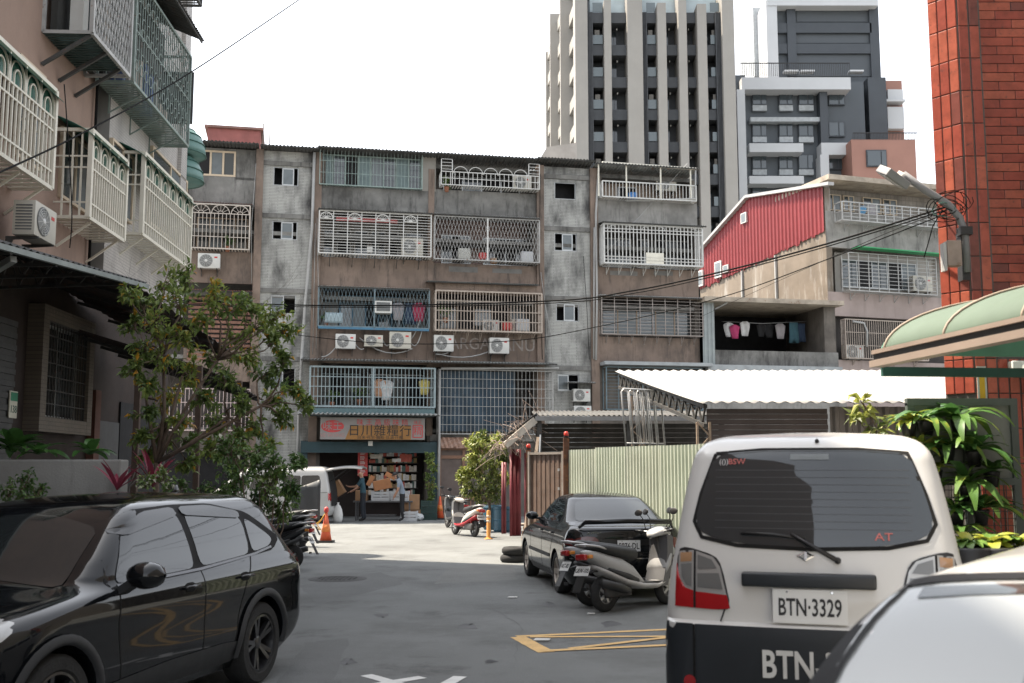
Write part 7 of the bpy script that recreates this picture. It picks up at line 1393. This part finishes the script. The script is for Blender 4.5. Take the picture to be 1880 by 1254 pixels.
    pt = M.Translation((-1.0, 0, .56)) @ M.Rotation(R(-90), 4, 'Z') @ M.Rotation(R(62), 4, 'X'); MB().box(-1.0, -.985, -.06, .06, .3, .34).build('flap_tip', black_p, t); fl_ = MB().bbox(-.075, .075, -.3, .09, -.012, -.005, .003).build('mud_flap', black_p, t); fl_.matrix_local = pt
    o = MB().bbox(-.13, .13, -.07, .07, -.003, .003, .002).build('number_plate', pl_w, t); o.matrix_local = pt; text(plate_s, .085, pl_k, o, M.Translation((0, 0, .004)), 'plate_lettering', .0006, .72, .0015); MB().tube([(-.1, .12, .25), (-.18, .3, .01)], .012, 6).build('side_stand', iron, t, True); return t
sil = mk('dusty_silver_plastic', (.38, .38, .375), .45, .12, 4); sil2 = mk('faded_grey_plastic', (.42, .41, .395), .55, .15, 4); blk_s = mk('black_scooter', (.014, .015, .016), .25, .1, 3, coat=.6); dgr = mk('dark_grey_plastic', (.05, .052, .055), .5, .1, 4)
def rear_at(u, v, rz): p = on_ground(u, v); return (p.x + .62 * math.cos(rz), p.y + .62 * math.sin(rz), 0)
a = R(41); scooter('silver grey scooter with worn cowl nearest the van', rear_at(1106, 1124, a), a, sil, sil2, 'GBW-105', R(-4)); a = R(24); scooter('grey scooter parked close behind the silver one', rear_at(1080, 1113, a), a, mk('light_grey_plastic', (.26, .27, .28), .45, .12, 4), dgr, 'NKT-882', R(-4))
a = R(172); scooter('black scooter at the left with its tail beyond the black car', rear_at(538, 1046, a), a, blk_s, dgr, 'MBK-318', R(4)); a = R(168); scooter('black scooter behind the first one at the left', rear_at(545, 1022, a), a, blk_s, blk_s, 'AJE-507', R(4)); a = R(175); scooter('far black scooter of the left row near the cone', rear_at(552, 1004, a), a, dgr, blk_s, 'PGX-226', R(4))
a = R(118); scooter('red and white scooter beside the orange bollard', rear_at(872, 986, a), a, mk('cream_red_plastic', (.55, .52, .47), .35, .1, 3), mk('red_scooter', (.42, .03, .04), .35, .1, 3), 'MA8-071', R(4)); a = R(112); scooter('black scooter behind the red and white one', rear_at(846, 972, a), a, blk_s, dgr, 'LQT-640', R(4), rail=False)
bp = thing('windshield_board', 'dark curved panel leaning on the left scooters', 'panel', on_ground(560, 992)); q = MB(); q.grid([(-.35 + .7 * i / 8, .1 * math.sin(i * .4), .5 + (.75 + .25 * i / 8) * j / 6) for j in range(7) for i in range(9)], 9, 7); q.build('board', mk('dark_vinyl', (.05, .055, .06), .5), bp, True, solid=.02); MB().seg((0, .1, 0), (0, .1, .6), .03).build('stand', iron, bp)
# ---------------------------------------------------------------- washing
def shirt(fr, u, v0, v1, y, m, lab, kind='shirt', w=None, grp='washing'):
    x, zt = fr.pix(u, v0, y); zb = fr.pix(u, v1, y)[1]; h = zt - zb; w = w or h * .75
    if kind == 'shirt': P = [(-.18, 1), (.18, 1), (.5, .86), (.42, .62), (.30, .70), (.30, 0), (-.30, 0), (-.30, .70), (-.42, .62), (-.5, .86)]
    elif kind == 'trousers': P = [(-.3, 1), (.3, 1), (.36, 0), (.06, 0), (0, .62), (-.06, 0), (-.36, 0)]
    else: P = [(-.45, 1), (.45, 1), (.47, 0), (-.47, .03)]
    bm = bmesh.new(); f = bm.faces.new([bm.verts.new((p[0] * w, 0, p[1] * h)) for p in P]); bmesh.ops.triangulate(bm, faces=[f]); bmesh.ops.subdivide_edges(bm, edges=bm.edges[:], cuts=3, use_grid_fill=True)
    ph = random.uniform(0, 6)
    for q in bm.verts: q.co.y += .03 * math.sin(q.co.x * 22 + ph + q.co.z * 3) + .02 * math.sin(q.co.z * 9 + ph)
    o = MB().bm(bm).build({'shirt': 'hanging_shirt', 'trousers': 'hanging_trousers', 'towel': 'hanging_towel'}[kind], m, None, True, loc=fr.world(x, y, zb), rot=(0, 0, fr.a), solid=.012); tag(o, lab, 'clothing', grp); return o
cl = lambda n, c: mk('cloth_' + n, c, .9, .1, 6)
shirt(FA, 1338, 592, 619, .9, cl('white', (.6, .6, .6)), 'white shirt at the left end of the drying loft line'); shirt(FA, 1349, 596, 622, .8, cl('pink', (.5, .06, .17)), 'pink shirt on the drying loft line'); shirt(FA, 1367, 590, 617, .8, cl('white', (.6, .6, .6)), 'white printed shirt right of the pink one'); shirt(FA, 1432, 594, 622, .9, cl('grey', (.33, .31, .32)), 'grey shirt alone in the middle of the drying loft'); shirt(FA, 1457, 592, 630, .9, cl('teal', (.05, .12, .15)), 'dark teal trousers at the right end of the drying loft line', 'trousers'); shirt(FA, 1470, 594, 628, 1.0, cl('navy', (.03, .05, .09)), 'navy trousers beside the dark teal ones', 'trousers'); shirt(FA, 1397, 594, 618, 1.1, cl('black', (.02, .02, .022)), 'black shirt between the white and grey shirts'); shirt(FA, 1412, 594, 620, 1.1, cl('black', (.02, .02, .022)), 'black shirt next to the grey one')
MB().tube([(X(1325, 590, .9), .9, Z(1325, 590, .9)), (X(1400, 593, .9), .9, Z(1400, 594, .9)), (X(1480, 590, .9), .9, Z(1480, 590, .9))], .012, 5).build('washing_line', alu, ds, True)
shirt(FA, 731, 556, 588, -.35, cl('grey', (.33, .31, .32)), 'grey shirt in the blue diamond cage'); shirt(FA, 754, 557, 596, -.3, cl('navy', (.03, .05, .09)), 'navy trousers in the blue diamond cage', 'trousers'); shirt(FA, 769, 556, 590, -.35, cl('crimson', (.32, .03, .07)), 'crimson top at the right of the blue diamond cage'); shirt(FA, 613, 574, 593, -.4, cl('paleblue', (.4, .5, .54)), 'pale blue towel in the blue diamond cage', 'towel', .7)
shirt(FA, 697, 696, 730, -.6, cl('peach', (.48, .27, .17)), 'peach shirt in the pale blue cage'); shirt(FA, 709, 698, 735, -.6, cl('white', (.6, .6, .6)), 'white shirt in the pale blue cage'); shirt(FA, 779, 697, 725, -.6, cl('yellow', (.5, .42, .12)), 'yellow top at the right of the pale blue cage'); shirt(FR, 1583, 378, 398, .2, cl('blue', (.12, .28, .45)), 'blue shirt on the balcony of the red clad house'); shirt(FR, 1602, 376, 404, .3, cl('grey', (.33, .31, .32)), 'grey towel on the balcony of the red clad house', 'towel')
for u, v0, v1, m, lab, y in ((968, 461, 482, plas_w, 'white bundle of rolls in the diamond cage', -.2), (853, 455, 476, cl('cream', (.5, .5, .46)), 'pale board leaning in the diamond cage', 0), (907, 473, 483, carton, 'small carton in the diamond cage', -.25), (887, 463, 476, red_p, 'red container in the diamond cage', -.1), (960, 585, 608, plas_w, 'white bag in the tan cage', -.45), (932, 590, 606, red_p, 'red bucket in the tan cage', -.45), (1163, 352, 366, mk('blue_plastic', (.05, .2, .5), .5), 'blue basin on the sunlit top terrace', -.2)):
    x0, x1, z0, z1 = FA.rect(u - (v1 - v0) * .55, v0, u + (v1 - v0) * .55, v1, y); o = MB().bbox((x0 - x1) / 2, (x1 - x0) / 2, 0, .25, 0, z1 - z0, min(.06, (z1 - z0) * .2)).build('stored_item', m, None, True, loc=FA.world((x0 + x1) / 2, y, z0), rot=(0, 0, FA.a)); tag(o, lab, 'container', 'things kept on balconies')
# ---------------------------------------------------------------- overhead cables
def cable(pts, r, lab, m=cable_m):
    P = [at(*p) for p in pts]; Q = []
    for i in range(len(P) - 1):
        p0, p1, p2, p3 = P[max(i - 1, 0)], P[i], P[i + 1], P[min(i + 2, len(P) - 1)]
        for k in range(8): t = k / 8; Q.append(.5 * ((2 * p1) + (p2 - p0) * t + (2 * p0 - 5 * p1 + 4 * p2 - p3) * t * t + (3 * p1 - p0 - 3 * p2 + p3) * t ** 3))
    Q.append(P[-1]); o = MB().tube([q - Q[0] for q in Q], r, 6).build('overhead_cable', m, None, True, loc=Q[0]); tag(o, lab, 'cable', 'overhead cables')
cable([(240, 548, 17), (600, 561, 16), (1000, 553, 14), (1160, 534, 13), (1320, 500, 12), (1520, 447, 10.6), (1742, 378, 9.15)], .0095, 'thick black cable sagging across the block to the street lamp'); cable([(250, 552, 17), (600, 564, 16.1), (1000, 557, 14.1), (1160, 539, 13.1), (1320, 505, 12.1), (1520, 452, 10.7), (1742, 384, 9.15)], .006, 'thinner black cable running just below the thick one')
cable([(470, 606, 17), (700, 630, 16), (935, 626, 15), (1096, 600, 14), (1320, 547, 12.5), (1530, 472, 10.8), (1738, 392, 9.15)], .0055, 'thin lower cable crossing the graffiti wall'); cable([(-40, 334, 11), (150, 245, 14), (350, 133, 18), (560, -8, 24)], .012, 'thin cable rising across the top left corner to the sky'); cable([(1290, 580, 40), (1420, 520, 30), (1600, 440, 16), (1735, 388, 9.15)], .0055, 'thin cable climbing over the pale side wall'); cable([(118, 155, 13.5), (128, 300, 13.3), (132, 400, 13.4), (128, 455, 13.5)], .008, 'loose black wire hanging in front of the cream cages')
# ---------------------------------------------------------------- vegetation
def leaf_quad(m, p, d, n, L, W, rnd, fold=.25, droop=.2):
    """one leaf: four faces folded along the midrib"""
    s = d.cross(n).normalized(); n = s.cross(d).normalized(); a = p; b = p + d * L * .5 + n * L * .06; c = p + d * L - n * L * droop
    e1, e2 = b + s * W / 2 + n * W * fold, b - s * W / 2 + n * W * fold; o = len(m.v); m.v += [tuple(q) for q in (a, b, c, e1, e2)]; m.f += [(o, o + 1, o + 3), (o + 3, o + 1, o + 2), (o, o + 4, o + 1), (o + 4, o + 2, o + 1)]; m.rnd += [rnd] * 4
def rv(s=1.): return V((random.gauss(0, s), random.gauss(0, s), random.gauss(0, s)))
def plant(name, lab, cat, base, clumps, stem_m, leaf_m, L, W, per, stems=(), fork=None, r_base=.05, odd=.03, up=.3, group=None, depth=1., limbs=()):
    """woody plant: stems to each clump, twigs through the clump, leaves along the twigs. clumps: (point, radius)"""
    base = V(base); t = thing(name, lab, cat, base, 0, group); st = MB(); lf = MB(); lf.rnd = []; fork = V(fork) - base if fork else V((0, 0, .2))
    st.tube([V((0, 0, -.02)), fork * .5 + V((.02, .01, 0)), fork], [r_base, r_base * .85, r_base * .75], 8)
    nodes = [V(q) - base for q in limbs]
    for q in nodes: m0 = fork.lerp(q, .5) + rv(.06); st.tube([fork, m0, q], [r_base * .6, r_base * .45, r_base * .32], 7)
    root = fork
    for c, r in clumps:
        c = V(c) - base; fork = min(nodes, key=lambda q: (q - c).length) if nodes else root; mid = fork.lerp(c, .5) + V((random.uniform(-.12, .12), random.uniform(-.12, .12), random.uniform(-.05, .12))); st.tube([fork, fork.lerp(mid, .5) + rv(.03), mid, mid.lerp(c, .6) + rv(.03), c], [r_base * .34, r_base * .28, r_base * .22, r_base * .15, .004], 6)
        nt_ = max(3, int(per / 14)); tone = random.gauss(0, .12)
        for k in range(nt_):
            d = rv(); d.y *= depth; d.normalize(); e = c + d * r * random.uniform(.55, 1.1); e.z += r * .1; m0 = c.lerp(e, .5) + rv(r * .08); st.tube([mid.lerp(c, .8), m0, e], [.008, .005, .002], 4, False)
            for q in range(int(per / nt_)):
                f = random.uniform(.25, 1.05); p = (c.lerp(m0, f * 2) if f < .5 else m0.lerp(e, f * 2 - 1)) + rv(r * .10); ld = (d * .6 + rv(.7) + V((0, 0, random.uniform(-.5, up)))).normalized(); nn = (V((0, 0, 1)) + rv(.45)).normalized(); s_ = random.uniform(.65, 1.2)
                x = min(.9, max(0., .42 + tone + random.gauss(0, .17)))
                if random.random() < odd: x = random.uniform(.95, 1.)
                leaf_quad(lf, p, ld, nn, L * s_, W * s_, x, random.uniform(.1, .35), random.uniform(.0, .35))
    st.build('stems', stem_m, t, True); o = lf.build('foliage', leaf_m, t); o['kind'] = 'stuff'; return t
bark = mk('grey_brown_bark', (.14, .10, .075), .9, .3, 8, .4, 50)
green1 = mk_leaf('tree_leaf', [(0, (.06, .10, .03)), (.4, (.15, .22, .055)), (.8, (.30, .36, .09)), (.95, (.6, .3, .03))], .45, .38)
green2 = mk_leaf('shrub_leaf', [(0, (.04, .085, .028)), (.45, (.095, .175, .045)), (.85, (.18, .25, .06)), (.95, (.5, .5, .4))])
green3 = mk_leaf('sunlit_bush_leaf', [(0, (.06, .09, .022)), (.45, (.18, .22, .045)), (.85, (.38, .4, .09)), (.95, (.5, .48, .16))])
fern_m = mk_leaf('fern_leaf', [(0, (.035, .10, .03)), (.5, (.08, .19, .045)), (.9, (.16, .28, .06)), (1, (.42, .42, .06))], .35, .25)
def cl_(lst, Y, dy=.5): return [(at(u, v, Y + random.uniform(-dy, dy)), r / F_PX * Y) for u, v, r in lst]
tree_c = [(262, 560, 34), (300, 520, 34), (345, 512, 30), (330, 560, 38), (290, 600, 34), (385, 545, 36), (420, 575, 36), (375, 590, 34), (455, 560, 30), (470, 600, 34), (505, 585, 26), (528, 606, 24), (430, 620, 30), (335, 625, 30), (500, 632, 22), (395, 655, 30), (450, 660, 30), (300, 660, 30), (262, 640, 24), (350, 690, 30), (415, 700, 30), (480, 690, 26), (520, 668, 20), (265, 705, 24), (310, 735, 26), (380, 735, 24), (505, 735, 24), (545, 715, 18), (564, 745, 15), (440, 745, 22), (270, 760, 20), (245, 600, 20), (240, 540, 18), (250, 680, 20), (330, 775, 20), (400, 780, 20), (350, 815, 18), (470, 785, 20), (440, 810, 20), (520, 770, 16), (300, 800, 22), (255, 800, 18), (390, 830, 20), (270, 840, 18), (345, 850, 20), (490, 820, 20)]
T1 = at(282, 900, 13.5); plant('street_tree', 'leafy tree with thin crooked stems and a few orange leaves at left', 'tree', (T1.x, 13.5, 0), cl_(tree_c, 13.5, .55), bark, green1, .105, .046, 130, fork=at(288, 850, 13.5), r_base=.05, limbs=[at(300, 770, 13.6), at(355, 745, 13.3), at(268, 730, 13.5), at(420, 765, 13.4), at(335, 690, 13.7), at(480, 745, 13.3), at(300, 650, 13.4), at(400, 660, 13.6)], odd=.025, up=.1)
for u0, v0, u1, v1 in ((300, 830, 520, 770), (285, 820, 200, 700), (300, 800, 330, 560)): pass
sb = [(420, 828, 34), (465, 838, 36), (510, 862, 32), (440, 872, 36), (490, 890, 36), (425, 910, 30), (535, 902, 22), (470, 925, 34), (515, 935, 28), (545, 850, 16)]
S1 = at(470, 960, 12.6); plant('roadside_shrub', 'dense green shrub between the black car and the scooters', 'shrub', (S1.x, 12.6, 0), cl_(sb, 12.6, .35), bark, green2, .075, .04, 260, fork=(S1.x + .05, 12.6, .55), r_base=.04, odd=.05)
for args in (('flowering_shrub', 'low shrub with pale flowers behind the roof of the black car', [(270, 885, 18), (300, 880, 20), (330, 895, 18), (310, 905, 18)], 12.0, green2, .05, .035, .12), ('corner_shrub', 'small glossy shrub at the far left before the concrete wall', [(15, 900, 24), (45, 890, 26), (70, 905, 20), (30, 920, 24), (60, 925, 18)], 11.6, green2, .06, .03, .03), ('small_shrub', 'low green shrub right of the pale flowers', [(370, 905, 24), (400, 900, 24), (380, 925, 22)], 12.3, green2, .06, .035, .02)):
    n_, lab, cc_, Y, lm, L, W, od = args; b = at(cc_[0][0], 960, Y); plant(n_, lab, 'shrub', (b.x, Y, 0), cl_(cc_, Y, .15), bark, lm, L, W, 130, fork=(b.x + .05, Y, .8), r_base=.025, odd=od)
bc = [(885, 806, 14), (915, 812, 14), (880, 815, 18), (905, 820, 20), (870, 840, 20), (900, 850, 24), (925, 845, 14), (868, 868, 20), (895, 880, 24), (880, 905, 24), (910, 905, 20), (858, 900, 14), (850, 875, 10), (925, 880, 16), (862, 812, 10)]
B1 = at(898, 950, 30.6); plant('sunlit_bush', 'tall yellow green bush in sunlight behind the red scooter', 'bush', (B1.x, 31.0, 0), cl_(bc, 31.0, .3), bark, green3, .15, .065, 260, fork=(B1.x, 31.0, .8), r_base=.05, odd=.06)
iv = [(790, 845, 9), (793, 860, 10), (790, 875, 11), (793, 890, 11), (790, 905, 11), (792, 920, 10), (789, 835, 7)]
I1 = at(791, 950, 38.4); plant('climbing_plant', 'dark climbing plant on the pier right of the shop', 'climber', (I1.x, 38.4, 0), cl_(iv, 38.4, .1), bark, green1, .10, .07, 120, fork=(I1.x, 38.4, .5), r_base=.03, odd=0)
Sp = at(1600, 800, 9.9); plant('sapling', 'sunlit sapling with large leaves rising behind the van roof', 'sapling', (Sp.x, 9.9, 0), cl_([(1585, 742, 16), (1600, 765, 15), (1575, 768, 12), (1620, 785, 14), (1605, 790, 14)], 9.9, .08), bark, green3, .15, .055, 16, fork=(Sp.x, 9.9, 1.9), r_base=.02, odd=.0)
for i, (u, v, Y, r, lab, fr) in enumerate(((818, 572, -.3, 12, 'potted plant inside the tan cage', FA), (610, 725, -.6, 13, 'potted plant at the left in the pale blue cage', FA), (660, 718, -.5, 15, 'bigger potted plant in the middle of the pale blue cage', FA), (520, 705, -.1, 10, 'small plant in the lowest stair window', FA), (600, 580, -.3, 9, 'dark plant in the blue diamond cage', FA), (418, 445, -.3, 8, 'potted plant behind the beige fan cage', FA), (820, 335, -.3, 9, 'dark plant behind the arched top-floor railing', FA))):
    x, z = fr.pix(u, v, Y); c = fr.world(x, Y, z); t = plant('balcony_plant', lab, 'potted plant', c - V((0, 0, r / 52 * 1.1)), [(c + rv(.05), r / 52) for _ in range(3)], bark, green2, .11, .05, 60, fork=c - V((0, 0, .1)), r_base=.012, odd=0, group='balcony plants'); MB().lathe([(.07, -.18), (.1, 0), (.1, .02), (.085, .02), (.085, -.02)], 14).build('pot', mk('terracotta', (.28, .12, .07), .8), t, True)
# broad-leaved rosettes: each leaf its own piece
def leaf_mesh(L, W, arch, x, m, n=7, ruffle=.0):
    q = MB(); q.rnd = []
    for i in range(n + 1):
        t = i / n; w = W * math.sin(math.pi * min(.97, .08 + .92 * t)) ** .75 / 2; px = L * math.sin(arch * t) / arch; pz = L * (1 - math.cos(arch * t)) / arch * -1; wv = ruffle * math.sin(i * 2.2); q.v += [(px, -w, pz + w * .35 + wv), (px, 0, pz), (px, w, pz + w * .35 - wv)]
    for i in range(n):
        for k in range(2): q.f.append((i * 3 + k, i * 3 + k + 1, i * 3 + k + 4, i * 3 + k + 3)); q.rnd.append(min(1, max(0, x + random.gauss(0, .05))))
    return q.mesh('leaf', m, True)
LM = [leaf_mesh(.34 + .04 * i, .075, 1.1 + .25 * i, .25 + .2 * i, fern_m, ruffle=.005) for i in range(4)]; LY = [leaf_mesh(.24, .06, 1.3, 1., fern_m, ruffle=.004), leaf_mesh(.26, .06, 1.0, .92, fern_m)]
def rosette(loc, lab, s=1., n=11, meshes=LM, pot=True, name='fern', cat='fern', grp='ferns on the rack', elev=(15, 62)):
    t = thing(name, lab, cat, loc, random.uniform(0, 6), grp); off = random.uniform(0, 6)
    for k in range(n): e = R(random.uniform(*elev)); inst(random.choice(meshes), 'leaf', t, (0, 0, .0), (random.uniform(-.2, .2), -e, off + 2.4 * k), (s * random.uniform(.8, 1.15),) * 3)
    if pot: MB().lathe([(.045, -.13), (.065, -.02), (.07, .0), (.06, .0), (.055, -.03)], 14).build('pot', black_p, t, True)
for u, v, Y, s, mm, lab in ((1668, 775, 8.85, .8, LY, 'yellow green fern at the top left of the rack'), (1700, 772, 8.9, .85, LM, 'green fern in the top row of the rack, second from left'), (1760, 770, 8.85, .95, LM, 'large green fern at the top right of the rack'), (1690, 822, 8.85, .8, LY, 'yellowish fern in the second row of the rack'), (1738, 822, 8.85, .85, LM, 'dark fern in the middle of the second row'), (1788, 828, 8.8, 1.0, LM, 'broad fern at the right end of the second row'),
        (1715, 862, 8.85, .75, LY, 'withered yellow fern left in the third row'), (1775, 890, 8.8, .95, LM, 'wide fern in the third row by the tiles'), (1800, 935, 8.75, .9, LM, 'fern low at the right of the rack'), (1755, 940, 8.8, .9, LM, 'drooping fern low in the middle of the rack'), (1765, 985, 8.75, .85, LM, 'lowest fern of the rack, above the white car'), (1820, 865, 8.85, .7, LM, 'small fern tucked against the tiled wall')):
    rosette(at(u, v, Y), lab, s * 1.15, 17, mm)
LR = [leaf_mesh(.5, .07, .5, .5, mk_leaf('cordyline_leaf', [(0, (.16, .02, .04)), (.5, (.24, .03, .06)), (1, (.35, .06, .1))], .4, .2))]
rosette(at(280, 895, 12.8), 'red cordyline with strap leaves behind the car roof', 1.0, 12, LR, False, 'cordyline', 'cordyline', 'cordylines', (30, 80)); rosette(at(215, 900, 12.0), 'second red cordyline nearer the concrete wall', .8, 9, LR, False, 'cordyline', 'cordyline', 'cordylines', (30, 80))
LB = [leaf_mesh(.42, .16, 1.1, .35, fern_m), leaf_mesh(.36, .13, 1.3, .5, fern_m)]
rosette(at(25, 830, 12.9), 'big leaved plant on the concrete wall at the far left', 1.1, 14, LB, False, 'potted_shrub', 'plant', 'plants on the wall', (20, 75)); rosette(at(165, 835, 13.0), 'dark leafy plant on the concrete wall near the tree', .9, 11, LB, False, 'potted_shrub', 'plant', 'plants on the wall', (20, 80)); rosette(at(70, 835, 12.9), 'second leafy plant on the concrete wall at the left', .9, 10, LB, False, 'potted_shrub', 'plant', 'plants on the wall', (15, 60))
LV = [leaf_mesh(.15, .07, 1.2, .97, fern_m), leaf_mesh(.13, .06, 1.2, .85, fern_m)]
for i, u in enumerate((1775, 1820, 1868)): p = at(u, 1000, 6.0); rosette(p, ('pale variegated plant just left behind the white car roof', 'middle pale variegated plant behind the white car roof', 'rightmost pale variegated plant behind the white car roof')[i], 1.1, 16, LV, False, 'variegated_plant', 'plant', 'variegated plants', (-5, 60)); o = thing('plant_stand', ('dark stand under the left variegated plant', 'dark stand under the middle variegated plant', 'dark stand under the right variegated plant')[i], 'stand', (p.x, p.y, 0), 0, 'plant stands'); MB().lathe([(.16, 0), (.12, .1), (.1, p.z - .2), (.17, p.z - .02), (.15, p.z - .01)], 16).build('stand_body', black_p, o, True)
# bare twigs of a dry shrub at the left house and dark junk under its canopy
q = MB(); tw = thing('dry_sapling', 'bare grey sapling without leaves in front of the dark canopy', 'sapling', (at(240, 900, 14.6).x, 14.6, 0))
def twig(p, d, L, r, k):
    e = p + d * L; q.tube([p, p.lerp(e, .5) + rv(.02), e], [r, r * .8, r * .6], 5, False)
    if k: [twig(e, (d + rv(.42)).normalized(), L * random.uniform(.6, .85), r * .6, k - 1) for _ in range(3 if k > 2 else 2)]
twig(V((0, 0, 0)), V((-.02, 0, 1)), 1.5, .014, 5); q.build('branches', mk('pale_twig', (.12, .10, .09), .9), tw, True)
